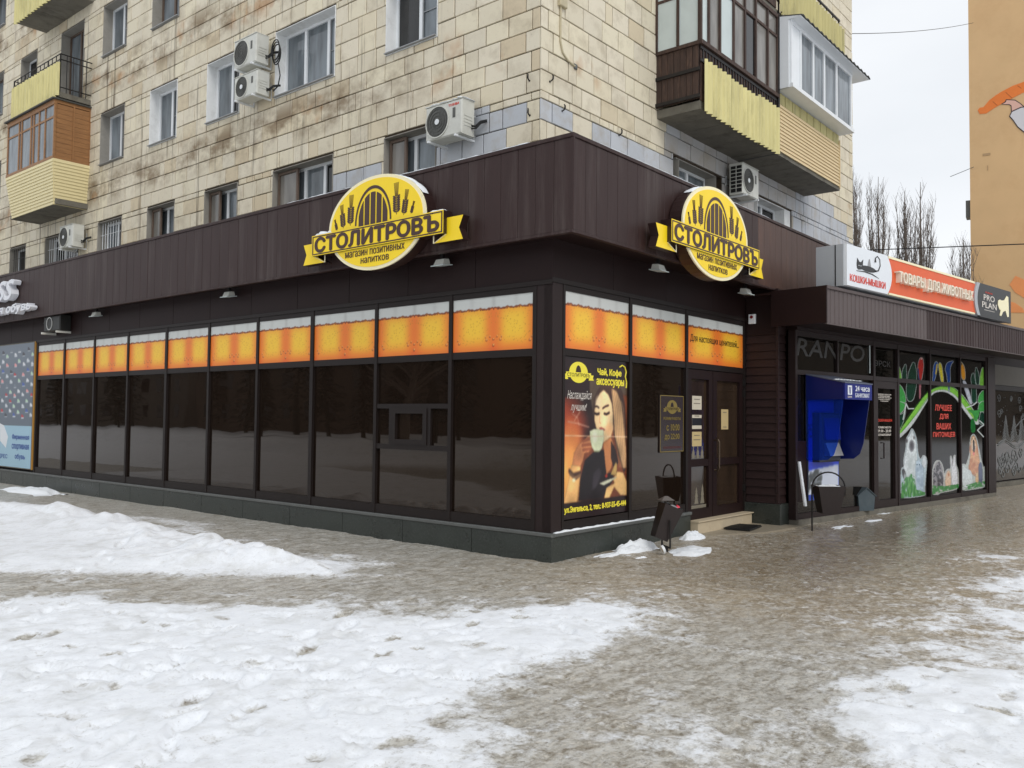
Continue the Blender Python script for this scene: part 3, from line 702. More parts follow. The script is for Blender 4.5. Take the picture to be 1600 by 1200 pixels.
for (y0, y1, hd, ns, ci, fi) in winspec:
    style = 'pvc'; rv = revs.get(ci, 'grey')
    if fi == 0: rv = 'grey'
    cut = None
    if ns == 3: cut = [0, 0.36, 0.74, 1]
    if fi == 2 and ci in (3, 7): style = 'wood'; rv = 'grey'
    if ci == 7: style = 'wood'; rv = 'grey'
    if fi == 0 and ci <= 3: cut = [0, 0.40, 0.72, 1] if ns == 3 else [0, 0.44, 1]
    w = window(ML, -y1, -y0, hd-SILLH, hd, ns, style, reveal=rv, cut=cut)
    if fi == 0 and ci in (4, 5, 6):
        mb = MB(); n = int((y1-y0)/0.13)
        for k in range(1, n): x = -y1+(y1-y0)*k/n; mb.bar((x, hd-SILLH+0.03, -0.04), (x, hd-0.03, -0.04), 0.008)
        for v in (0.25, 0.62, 1.0): mb.bar((-y1+0.03, hd-SILLH+v, -0.04), (-y0-0.03, hd-SILLH+v, -0.04), 0.007)
        mb.build('window_bars', m_pvc if ci != 6 else m_iron, w, ML)
    if fi == 0 and ci <= 3:      # old wooden outer sash left in the left part of the opening
        a = -y1+0.03; b = -y1+(y1-y0)*0.36
        mb = MB(); mb.ring([(a, hd-SILLH+0.03), (b, hd-SILLH+0.03), (b, hd-0.03), (a, hd-0.03)], [(a+0.05, hd-SILLH+0.08), (b-0.05, hd-SILLH+0.08), (b-0.05, hd-0.08), (a+0.05, hd-0.08)], -0.11, -0.07); mb.build('outer_sash', m_oldwood, w, ML)
        MB().box(a+0.05, b-0.05, hd-SILLH+0.08, hd-0.08, -0.105, -0.098).build('pane', g_bal, w, ML)
for z0, z1 in ((9.62, 11.85), (12.35, 14.6)):
    window(ML, -18.4, -17.02, z0, z1, 2, 'wood', name='balcony_door', reveal='grey')
for (u0, u1, f0, f1) in ((6.0, 7.95, 6.18, 7.66), (9.39, 11.44, 9.55, 10.99)):
    w = window(MR, f0, f1, 5.05, 6.33, 2, 'pvc', reveal='white' if u0 > 9 else 'grey')
    mb = MB(); mb.box(u0, f0-0.003, 5.03, 6.37, -0.3, -0.12); mb.box(f1+0.003, u1, 5.03, 6.37, -0.3, -0.14 if u0 < 9 else -0.02); mb.box(f0-0.003, f1+0.003, 6.333, 6.37, -0.3, -0.02)
    mb.build('recess', m_greyrev if u0 < 9 else m_plaster, block, MR)

# ---- balconies
def corr_sheet(mb, u0, u1, v0, v1, w, pitch=0.13, amp=0.022, sag=None, thick=0.006, rng2=None):
    n = max(4, int((u1-u0)/pitch*6)); pts = []
    for i in range(n+1):
        u = u0+(u1-u0)*i/n; pts.append((u, w+amp*math.sin(2*math.pi*(u-u0)/pitch)))
    k = len(mb.v)
    for (u, ww) in pts:
        mb.v += [(u, v0, ww), (u, v1, ww), (u, v0, ww-thick), (u, v1, ww-thick)]; mb.t += [0]*4
    for i in range(n):
        a = k+4*i; b = a+4
        for f in ((a, b, b+1, a+1), (a+2, a+3, b+3, b+2), (a, a+2, b+2, b), (a+1, b+1, b+3, a+3)): mb.f.append(f); mb.m.append(0)
def slab(u0, u1, v0, v1, dep, M, name='balcony_slab'):
    mb = MB(); n = 14; rr = random.Random(u0)
    for i in range(n):       # ragged lower edge
        a = u0+(u1-u0)*i/n; b = u0+(u1-u0)*(i+1)/n
        mb.box(a, b, v0+rr.uniform(0, 0.012), v1, 0.0, dep-rr.uniform(0, 0.012))
    return mb.build(name, m_conc, block, M)
MRb = MR
# right side, lower balcony shared by two flats; w is distance from the wall
bw = thing  # alias kept short
bal = slab(5.42, 12.15, 6.85, 7.0, 0.86, MR)
# dark wooden glazed half
D = 0.88
fr = MB()
posts = [5.38, 5.66, 6.08, 6.62, 7.09, 7.56, 8.10, 8.56]
for p in posts: fr.box(p-0.03, p+0.03, 8.02, 9.6, D-0.03, D+0.03)
fr.box(5.35, 8.60, 7.95, 8.02, D-0.04, D+0.05); fr.box(5.35, 8.60, 9.15, 9.20, D-0.026, D+0.026); fr.box(5.35, 8.60, 9.55, 9.62, D-0.04, D+0.04)
for w in (0.02, 0.44): fr.box(5.35, 5.40, 8.02, 9.6, w, w+0.05)
fr.box(5.355, 5.395, 7.955, 8.015, 0, D-0.04); fr.box(5.36, 5.39, 8.86, 8.91, 0.07, D-0.03); fr.box(5.355, 5.395, 9.555, 9.615, 0, D-0.04)
wood = fr.build('glazing_frame', m_darkwood, block, MR)
for i, (a, b) in enumerate(zip(posts[:-1], posts[1:])):
    gm = [m_frost, g_bal, m_frost, g_bal, g_wind, g_bal, g_bal][i]
    MB().box(a+0.03, b-0.03, 8.02, 9.15, D-0.008, D+0.0).build('pane', gm, wood, MR)
    MB().box(a+0.03, b-0.03, 9.20, 9.55, D-0.008, D+0.0).build('pane', g_bal, wood, MR)
for a, b in ((0.07, 0.44), (0.49, D-0.03)):
    MB().box(5.37, 5.378, 8.02, 8.86, a, b).build('pane', m_frost, wood, MR); MB().box(5.37, 5.378, 8.91, 9.55, a, b).build('pane', m_frost, wood, MR)
brd = []
rr = random.Random(5)
for k in range(7):          # boards on the end face
    a = 0.02+k*0.12; MB().box(5.385, 5.40+rr.uniform(0, 0.008), 7.03, 7.95, a, a+0.112).build('board', m_darkwood, wood, MR)
for k in range(26):         # boards behind the yellow sheets
    a = 5.42+k*0.122; MB().box(a, a+0.114, 7.0, 7.94, D-0.03, D-0.012+rr.uniform(0, 0.006)).build('board', m_darkwood, wood, MR)
rail = MB()
for v in (7.66, 7.88): rail.box(5.40, 8.58, v, v+0.05, D-0.01, D+0.012)
for k in range(28): rail.box(5.47+k*0.113, 5.50+k*0.113, 7.712, 7.878, D-0.008, D+0.01)
for v in (7.04, 7.5): rail.box(5.352, 5.382, v, v+0.06, 0.02, D)
rail.build('railing', m_iron, wood, MR)
x = 5.44
for k, (wd, top, bot) in enumerate([(1.02, 7.70, 6.80), (1.18, 7.66, 6.78), (0.98, 7.72, 6.80)]):
    mb = MB(); corr_sheet(mb, x, x+wd, bot, top, D+0.058+0.008*(k % 2), 0.175, 0.034); mb.build('corrugated_sheet', m_yellow, wood, MR, recalc=False); x += wd-0.03
MB().box(8.56, 8.63, 6.85, 9.65, 0.0, 0.92).build('divider', m_iron, bal, MR)
# white plastic half
white = MB()
Dw = 1.12
white.box(8.64, 12.2, 8.14, 8.22, 0.84, Dw+0.06); white.box(8.66, 12.2, 9.42, 9.50, 0.84, Dw+0.02)
for p in (8.70, 9.16, 9.84, 10.46, 11.2, 12.12): white.box(p-0.035, p+0.035, 8.22, 9.42, Dw-0.04, Dw+0.02)
white.box(8.735, 9.125, 8.22, 9.42, Dw-0.03, Dw); white.box(8.62, 8.66, 8.14, 9.5, 0.02, Dw-0.02)
white.box(12.16, 12.2, 8.22, 9.42, 0.02, Dw-0.04)
white.box(8.64, 12.2, 9.42, 9.50, 0.0, 0.838)
pv = white.build('glazing_frame', m_pvc, block, MR)
for a, b in ((9.195, 9.805), (9.875, 10.425), (10.495, 11.165), (11.235, 12.085)):
    MB().box(a, b, 8.22, 9.42, Dw-0.02, Dw-0.012).build('pane', g_win, pv, MR)
    MB().box(a+0.05, a+(b-a)*0.36, 8.24, 9.40, Dw-0.3, Dw-0.28).build('curtain', m_curtain, pv, MR)
# small corrugated roof with snow specks
rf = MB(); n = 34
for i in range(n):
    a = 8.62+i*(4.15/n); s = 0.018*(1 if i % 2 else -1)
    rf.hexa([(a, 9.52+s, Dw+0.24), (a+4.15/n, 9.52-s, Dw+0.24), (a+4.15/n, 9.80-s, 0), (a, 9.80+s, 0), (a, 9.545+s, Dw+0.24), (a+4.15/n, 9.545-s, Dw+0.24), (a+4.15/n, 9.825-s, 0), (a, 9.825+s, 0)])
rf.build('canopy_roof', m_slate, block, MR)
MB().hexa([(8.62, 9.50, Dw+0.22), (12.76, 9.50, Dw+0.22), (12.76, 9.505, 0), (8.62, 9.505, 0), (8.62, 9.512, Dw+0.22), (12.76, 9.512, Dw+0.22), (12.76, 9.77, 0), (8.62, 9.77, 0)]).build('canopy_ceiling', m_pvc, block, MR)
for k in range(13):
    v = 6.93+k*0.074; mb = MB()
    mb.hexa([(8.64, v, 0.83), (12.08, v, 0.83), (12.08, v+0.073, 0.83), (8.64, v+0.073, 0.83), (8.64, v, 0.885), (12.08, v, 0.885), (12.08, v+0.073, 0.865), (8.64, v+0.073, 0.865)]); mb.build('siding_board', m_beige, bal, MR)
MB().box(12.08, 12.12, 6.9, 8.0, 0.0, 0.89).build('end_trim', m_beige, bal, MR)
for k in range(9):
    a = 8.66+k*0.385; MB().box(a, a+0.35, 7.90, 8.12, 0.83, 0.862).build('yellow_board', m_yellow2, bal, MR)
# next floor balcony above
b2 = slab(5.42, 12.15, 9.62, 9.78, 0.84, MR)
x = 8.66
for k in range(4):
    mb = MB(); corr_sheet(mb, x, x+0.92, 9.72-0.06*(k % 2), 10.72-0.03*k, 0.91+0.008*(k % 2), 0.175, 0.034); mb.build('corrugated_sheet', m_yellow2, b2, MR, recalc=False); x += 0.89
mb = MB()
for v in (9.95, 10.8): mb.box(8.66, 12.2, v, v+0.04, 0.84, 0.87)
for k in range(10): mb.box(8.7+k*0.38, 8.73+k*0.38, 9.7, 10.85, 0.845, 0.868)
mb.build('railing', m_iron, b2, MR)
mb = MB(); mb.box(5.42, 8.6, 9.78, 10.75, 0.80, 0.86); mb.build('parapet', m_darkwood, b2, MR)
# left side balconies (u = -y)
U0, U1 = -19.42, -16.52
s5 = slab(U0, U1, 12.16, 12.30, 0.80, ML); s4 = slab(U0, U1, 9.46, 9.60, 0.80, ML); s3 = slab(U0, U1, 6.78, 6.92, 0.80, ML)
x = U0
for k in range(3):
    mb = MB(); corr_sheet(mb, x, x+1.0, 12.10, 13.1, 0.85+0.008*(k % 2), 0.175, 0.03); mb.build('corrugated_sheet', m_yellow, s5, ML, recalc=False)
    mb = MB(); corr_sheet(mb, x, x+1.0, 9.50-0.03*(k % 2), 10.34, 0.85+0.008*(k % 2), 0.175, 0.03); mb.build('corrugated_sheet', m_yellow, s4, ML, recalc=False); x += 0.96
mb = MB()
for (a, b) in (((U0, 0.80), (U1, 0.80)), ((U1, 0.80), (U1, 0.0)), ((U0, 0.80), (U0, 0.0))):
    for v in (9.72, 10.42, 10.56): mb.bar((a[0], v, a[1]), (b[0], v, b[1]), 0.014)
    n = 12 if abs(a[0]-b[0]) > 1 else 5
    for i in range(n+1): t = i/n; mb.bar((a[0]+(b[0]-a[0])*t, 9.6, a[1]+(b[1]-a[1])*t), (a[0]+(b[0]-a[0])*t, 10.56, a[1]+(b[1]-a[1])*t), 0.012 if i % 3 else 0.02)
mb.build('railing', m_iron, s4, ML)
# honey wood glazed balcony on the third floor
Dh = 0.90; fr = MB(); z0, z1 = 7.90, 9.38; A, B = U0-0.06, U1+0.02
fr.box(A, B, z0, z0+0.07, Dh-0.05, Dh+0.02); fr.box(A, B, z1-0.12, z1, Dh-0.05, Dh+0.02)
hp = [A+0.03, A+0.78, A+0.95, A+1.55, A+1.72, A+2.05, A+2.42, B-0.03]
for p in hp: fr.box(p-0.028, p+0.028, z0+0.07, z1-0.12, Dh-0.04, Dh+0.01)
for a, b in zip(hp[:-1], hp[1:]): fr.box(a+0.028, b-0.028, 8.93, 8.98, Dh-0.035, Dh+0.004)
fr.box(B-0.06, B, z0, z1, 0.0, 0.05); fr.box(B-0.05, B+0.006, z0, z1, 0.42, 0.46); fr.box(B-0.06, B, z0, z0+0.06, 0.05, Dh-0.05); fr.box(B-0.06, B, z1-0.08, z1, 0.05, Dh-0.05)
hf = fr.build('glazing_frame', m_honey, block, ML)
for a, b in zip(hp[:-1], hp[1:]):
    MB().box(a+0.028, b-0.028, z0+0.07, 8.93, Dh-0.02, Dh-0.012).build('pane', g_win, hf, ML); MB().box(a+0.028, b-0.028, 8.98, z1-0.12, Dh-0.02, Dh-0.012).build('pane', g_win, hf, ML)
for k in range(11):
    v = z0+0.06+k*0.121
    for (a, b) in ((0.05, 0.42), (0.46, Dh-0.05)): MB().box(B-0.035, B-0.018, v, v+0.116, a, b).build('board', m_honey, hf, ML)
MB().box(A-0.06, B+0.05, z1, z1+0.035, 0, Dh+0.08).build('balcony_roof', m_slate, hf, ML)
for k in range(14):        # cream siding flares in towards the slab
    v = 6.78+k*0.08; t0 = (v-6.78)/1.12; d0 = 0.81+0.10*t0; d1 = 0.81+0.10*(t0+0.07); e0 = B-0.13+0.13*t0; e1 = B-0.13+0.13*(t0+0.07); f0 = A+0.25-0.25*t0; f1 = A+0.25-0.25*(t0+0.07)
    mb = MB(); mb.hexa([(f0, v, d0), (e0, v, d0), (e1, v+0.079, d1-0.012), (f1, v+0.079, d1-0.012), (f0, v, d0+0.024), (e0+0.0, v, d0+0.024), (e1, v+0.079, d1+0.006), (f1, v+0.079, d1+0.006)])
    mb.build('siding_board', m_cream, s3, ML)
    mb = MB(); mb.hexa([(e0, v, 0.0), (e0+0.024, v, 0.0), (e0+0.024, v, d0), (e0, v, d0), (e1-0.012, v+0.079, 0.0), (e1+0.006, v+0.079, 0.0), (e1+0.006, v+0.079, d1), (e1-0.012, v+0.079, d1)])
    mb.build('siding_board', m_cream, s3, ML)

# ================================================================== CORNER SHOP PAVILION
shop = thing('shop_pavilion', 'single storey corner shop clad in dark brown metal with black windows and orange drink panels', 'shop', ID, (0, 0, 0))
A0, B0 = FL(0), FR(0)
FX, FY = 0.30, 0.48            # how far the fascia hangs out on each side
ZF0, ZF1 = 3.58, 4.63
LEN = 22.5                      # length along the left street
# plinth of granite slabs
for i in range(19):
    a = -0.03+i*1.2; b = min(a+1.193, LEN)
    MB().bbox(-b, -a, -0.03, 0.275, -0.3, 0.03, 0.004).build('granite_slab', m_granite, shop, A0)
for a, b in ((-0.027, 1.18), (1.187, 2.4), (2.407, 3.14)): MB().bbox(a, b, -0.03, 0.275, -0.3, 0.034, 0.004).build('granite_slab', m_granite, shop, B0)
mb = MB(); mb.bbox(-LEN, 0.045, 0.275, 0.318, -0.3, 0.045, 0.008); mb.build('plinth_cap', m_cap, shop, A0)
mb = MB(); mb.bbox(0.0, 3.15, 0.2755, 0.3185, -0.3, 0.055, 0.008); mb.build('plinth_cap', m_cap, shop, B0)
# dark body behind the glazing
mb = MB(); mb.box(0.12, 5.0, 0.12, 1.86, 0.0, 4.3); mb.box(0.12, 2.1, 1.86, LEN, 0.0, 4.3); mb.build('body', m_brown2, shop, ID)
# corner column
mb = MB(); mb.bbox(-0.225, 0.0, 0.32, 3.15, -0.12, 0.006, 0.003); mb.build('corner_column', m_column, shop, A0)
mb = MB(); mb.bbox(-0.006, 0.185, 0.32, 3.15, -0.12, 0.006, 0.003); mb.build('corner_column', m_column, shop, B0)
# left window wall: ten bays
YM = [0.25, 1.575, 2.955, 4.34, 5.70, 7.08, 8.45, 9.84, 11.20, 12.54, 13.88]
mb = MB()
for i, y in enumerate(YM):
    t = 0.028 if i not in (3, 6, 9) else 0.036
    mb.box(-y-t, -y+t, 0.32, 3.15, -0.10, 0.012)
for a, b in zip(YM[:-1], YM[1:]):
    u0, u1 = -b+0.028, -a-0.028
    mb.box(u0, u1, 0.32, 0.44, -0.10, 0.004); mb.box(u0, u1, 2.30, 2.385, -0.10, 0.004); mb.box(u0, u1, 3.03, 3.15, -0.10, 0.004)
u0, u1 = -2.955+0.03, -1.575-0.03
mb.box(u0, u1, 1.70, 1.76, -0.1, 0.004); mb.box(u0, u1, 1.17, 1.235, -0.1, 0.004); mb.box(-2.68, -2.62, 1.235, 1.70, -0.1, 0.004); mb.box(-1.97, -1.91, 1.235, 1.70, -0.1, 0.004)
mb.ring([(-2.62, 1.235), (-1.97, 1.235), (-1.97, 1.70), (-2.62, 1.70)], [(-2.55, 1.30), (-2.04, 1.30), (-2.04, 1.635), (-2.55, 1.635)], -0.08, 0.016)
fr = mb.build('window_frame', m_frame, shop, A0)
for i, (a, b) in enumerate(zip(YM[:-1], YM[1:])):
    u0, u1 = -b+0.028, -a-0.028
    if i == 1:
        for (p, q, r, s) in ((u0, u1, 0.44, 1.17), (u0, u1, 1.76, 2.30), (u0, -2.68, 1.235, 1.70), (-2.55, -2.04, 1.30, 1.635), (-1.91, u1, 1.235, 1.70)):
            MB().box(p, q, r, s, -0.05, -0.03).build('pane', g_shop, fr, A0)
    else: MB().box(u0, u1, 0.44, 2.30, -0.05, -0.03).build('pane', g_shop, fr, A0)
# printed drink panels
def drink_print(nx=150, ny=72):
    P = Print(nx, ny, (236, 150, 52)); X, Y = P.X, P.Y
    c = P.c; xm = np.abs(X-0.52)*2.0          # mirrored picture
    foam = 0.795
    glow = np.exp(-((xm-0.5)/0.32)**4)*np.exp(-((Y-0.46)/0.32)**4)
    c[:] = np.array((246, 148, 50)); c += glow[..., None]*(np.array((252, 206, 62))-c)*0.92
    red = np.exp(-(xm/0.16)**2)*0.55+np.exp(-(Y/0.10)**2)*0.45+np.exp(-((xm-1)/0.10)**2)*0.5
    c += np.clip(red, 0, 1)[..., None]*(np.array((234, 96, 44))-c)*0.8
    r = np.random.default_rng(9)
    for _ in range(120):
        bx, by = r.uniform(0.02, 0.48), r.uniform(0.12, 0.74); rr = r.uniform(0.003, 0.006)
        for sx in (0.52+bx, 0.52-bx): P.blob(sx, by, rr, rr*2.3, (200, 128, 40), 0.7, 0.5)
    for bx, by, rr in ((0.085, 0.20, 0.016), (0.045, 0.26, 0.012), (0.0, 0.21, 0.013), (0.0, 0.10, 0.016), (0.44, 0.16, 0.017), (0.46, 0.22, 0.012), (0.10, 0.25, 0.010)):
        for sx in (0.52+bx, 0.52-bx): P.blob(sx, by, rr, rr*2.0, (168, 62, 26), 0.8, 0.4); P.blob(sx+0.003, by+0.012, rr*0.7, rr*1.3, (250, 196, 112), 0.9, 0.6)
    c = P.c; line = foam-0.012+0.010*np.sin(xm*23)+0.006*np.sin(xm*61)
    m = np.clip((Y-line)/0.012, 0, 1)[..., None]; c = c*(1-m)+np.array((206, 208, 204))*m
    grey = (np.exp(-((xm)/0.05)**2)+0.5*np.exp(-((xm-0.55)/0.06)**2))*np.clip((Y-foam)/0.05, 0, 1)*0.35
    c += grey[..., None]*(np.array((158, 156, 152))-c)
    edge = np.exp(-((Y-line)/0.014)**2); c += np.clip(edge, 0, 1)[..., None]*(np.array((112, 52, 28))-c)
    for _ in range(26):
        bx = r.uniform(0, 0.5)
        for sx in (0.52+bx, 0.52-bx): P.c = c; P.blob(sx, foam-0.028, 0.010, 0.016, (120, 54, 26), 0.8, 0.5); c = P.c
    P.c = c; return P
DP = drink_print(); dp_mesh = DP.mesh(-0.5, 0.5, -0.5, 0.5, 0.0, PRINT)
def drink_panel(M, u0, u1, v0=2.385, v1=3.03):
    MB().box(u0, u1, v0, v1, -0.05, -0.013).build('panel_board', m_frame, shop, M)
    o = bpy.data.objects.new('drink_panel', dp_mesh); S = Matrix.Translation(((u0+u1)/2, (v0+v1)/2, -0.010)) @ Matrix.Diagonal((u1-u0, v1-v0, 1, 1)); link(o, shop, M @ S); return o
for a, b in zip(YM[:-1], YM[1:]): drink_panel(A0, -b+0.03, -a-0.03)
# right window wall
mb = MB()
XM = [0.205, 1.62, 3.075, 4.91]
for x, t in zip(XM, (0.022, 0.03, 0.032, 0.03)): mb.box(x-t, x+t, 0.32 if x < 3.1 else 0.17, 3.17, -0.10, 0.012)
for a, b in zip(XM[:-1], XM[1:]):
    mb.box(a+0.03, b-0.03, 3.05, 3.17, -0.1, 0.004); mb.box(a+0.03, b-0.03, 2.31, 2.395, -0.1, 0.004)
    if b < 4: mb.box(a+0.03, b-0.03, 0.32, 0.43, -0.1, 0.004)
fr = mb.build('window_frame', m_frame, shop, B0)
for a, b in zip(XM[:-1], XM[1:]): drink_panel(B0, a+0.032, b-0.032, 2.395, 3.05)
MB().box(1.652, 3.042, 0.43, 2.31, -0.05, -0.03).build('pane', g_shop, fr, B0)
text('Для настоящих ценителей...', 3.20, 4.74, 2.68, 2.80, -0.009, -0.006, mat('print_black', (40, 26, 18), 0.5), shop, B0, bold=0.0)
# door: narrow fixed leaf and the opening leaf
dl = MB(); 
for (a, b, z0) in ((3.11, 3.87, 0.19), (3.885, 4.875, 0.19)):
    dl.ring([(a, z0), (b, z0), (b, 2.30), (a, 2.30)], [(a+0.12, z0+0.14), (b-0.12, z0+0.14), (b-0.12, 2.17), (a+0.12, 2.17)], -0.09, -0.005)
    dl.box(a+0.12, b-0.12, 0.93, 1.03, -0.085, -0.009)
door = dl.build('entrance_door', m_brown2, shop, B0)
for (a, b) in ((3.23, 3.75), (4.005, 4.755)):
    MB().box(a, b, 0.33, 0.93, -0.06, -0.045).build('pane', g_door, door, B0); MB().box(a, b, 1.03, 2.17, -0.06, -0.045).build('pane', g_door, door, B0)
mb = MB(); mb.tube([(3.93, 0.86, -0.005), (3.93, 0.86, 0.055), (3.93, 0.89, 0.07), (3.93, 1.27, 0.07), (3.93, 1.30, 0.055), (3.93, 1.30, -0.005)], 0.014, 8); mb.build('door_handle', m_smokedmetal, door, B0)
for z in (0.5, 1.95, 2.12): MB().box(4.86, 4.90, z, z+0.1, -0.005, 0.03).build('hinge', m_iron, door, B0)
MB().box(4.92, 5.0, 0.0, 3.17, -0.12, -0.004).build('wall_strip', m_brown2, shop, B0)
# upper wall panels under the canopy
for i in range(19):
    a = i*1.18; b = min(a+1.174, LEN); MB().bbox(-b, -a-0.0, 3.153, ZF0+0.1, -0.1, 0.002, 0.004).build('wall_panel', m_brown2, shop, A0)
for a, b in ((0.0, 1.22), (1.226, 2.5), (2.506, 3.8), (3.806, 4.97)): MB().bbox(a, b, 3.173, ZF0+0.1, -0.1, 0.003, 0.004).build('wall_panel', m_brown2, shop, B0)
mb = MB(); mb.box(-LEN, 0.0, 3.10, 3.152, 0.0, 0.02); mb.build('head_trim', m_frame, shop, A0)
mb = MB(); mb.box(-0.02, 4.95, 3.12, 3.172, 0.0, 0.02); mb.build('head_trim', m_frame, shop, B0)
# canopy soffit, roof, fascia panels
mb = MB(); mb.box(-FX+0.03, 6.9, -FY+0.03, 1.86, ZF0+0.03, ZF0+0.07); mb.box(-FX+0.03, 2.12, 1.86, LEN, ZF0+0.03, ZF0+0.07); mb.build('soffit', m_brown2, shop, ID)
mb = MB(); mb.box(-FX+0.05, 6.9, -FY+0.05, 1.86, ZF1-0.14, ZF1-0.08); mb.box(-FX+0.05, 2.12, 1.86, LEN, ZF1-0.14, ZF1-0.08); mb.build('flat_roof', m_conc, shop, ID)
FA, FB = FL(-FX), FR(-FY)
prg = random.Random(8)
n = int((LEN+FY)/0.25)
for i in range(n):
    a = -FY+i*(LEN+FY)/n; b = a+(LEN+FY)/n
    mb = MB(); mb.bbox(-b+0.0015, -a-0.0015 if i else -a, ZF0+0.02, ZF1-0.035, -0.03, 0.0+prg.uniform(-0.0015, 0.0015), 0.004); mb.build('fascia_panel', m_brown, shop, FA)
n = 36; x0, x1 = -FX+0.031, 7.3
for i in range(n):
    a = x0+(x1-x0)*i/n; b = x0+(x1-x0)*(i+1)/n
    mb = MB(); mb.bbox(a+0.0015, b-0.0015, ZF0+0.02, ZF1-0.035, -0.03, 0.0+prg.uniform(-0.0015, 0.0015), 0.004); mb.build('fascia_panel', m_rust if a > 4.3 and i != n-1 else m_brown, shop, FB)
mb = MB(); mb.bbox(-LEN, FY+0.012, ZF1-0.034, ZF1+0.012, -0.08, 0.014, 0.006); mb.bbox(-LEN, FY+0.010, ZF0-0.012, ZF0+0.019, -0.05, 0.012, 0.004); mb.build('fascia_trim', m_brown, shop, FA)
mb = MB(); mb.bbox(-FX+0.08, x1, ZF1-0.0341, ZF1+0.0121, -0.08, 0.0145, 0.006); mb.bbox(-FX+0.05, x1, ZF0-0.0121, ZF0+0.0191, -0.05, 0.0125, 0.004); mb.build('fascia_trim', m_brown, shop, FB)
mb = MB(); mb.box(FY-0.02, FY+0.016, ZF0+0.019, ZF1-0.034, -0.02, 0.004); mb.build('corner_trim', m_brown, shop, FA)
# side pillar of the entrance with horizontal siding
PX0, PX1, PY = 4.955, 5.27, -0.52
mb = MB(); mb.box(PX0+0.02, PX1-0.01, PY+0.02, 1.8, 0.3, ZF0+0.02); mb.build('pillar', m_siding, shop, ID)
SF = frame((PX0, 0, 0), (0, -1, 0), (-1, 0, 0))      # face looking to the door
z = 0.335
while z < 2.78:
    MB().hexa([(0.015, z, -0.02), (-PY-0.02, z, -0.02), (-PY-0.02, z+0.118, -0.02), (0.015, z+0.118, -0.02), (0.015, z, 0.012), (-PY-0.02, z, 0.012), (-PY-0.02, z+0.118, -0.006), (0.015, z+0.118, -0.006)]).build('siding_board', m_siding, shop, SF)
    MB().hexa([(PX0+0.035, z, -0.02), (PX1-0.02, z, -0.02), (PX1-0.02, z+0.118, -0.02), (PX0+0.035, z+0.118, -0.02), (PX0+0.035, z, 0.014), (PX1-0.02, z, 0.014), (PX1-0.02, z+0.118, -0.006), (PX0+0.035, z+0.118, -0.006)]).build('siding_board', m_siding, shop, FR(PY))
    z += 0.122
mb = MB(); mb.box(-PY-0.022, -PY+0.016, 0.33, 3.6, -0.03, 0.016); mb.build('corner_trim', m_siding, shop, SF)
MB().box(0.015, -PY-0.023, z, 3.6, -0.02, 0.008).build('wall_panel', m_brown2, shop, SF)
MB().box(PX0+0.035, PX1, z, 3.6, -0.02, 0.009).build('wall_panel', m_siding, shop, FR(PY))
mb = MB(); mb.bbox(-0.0, -PY+0.06, -0.03, 0.33, -0.05, 0.05, 0.006); mb.build('pillar_base', m_granite, shop, SF)
mb = MB(); mb.bbox(PX0-0.048, PX1+0.02, -0.03, 0.329, -0.3, 0.058, 0.006); mb.build('pillar_base', m_granite, shop, FR(PY))
# entrance step of beige tiles
for i in range(5):
    a = 3.16+i*0.345; MB().bbox(a, a+0.341, -0.02, 0.17, -0.1, 0.14, 0.004).build('step_tile', m_tilestep, shop, B0)
MB().bbox(3.15, 4.92, 0.171, 0.19, -0.12, 0.16, 0.006).build('step_top', m_tilestep, shop, B0)

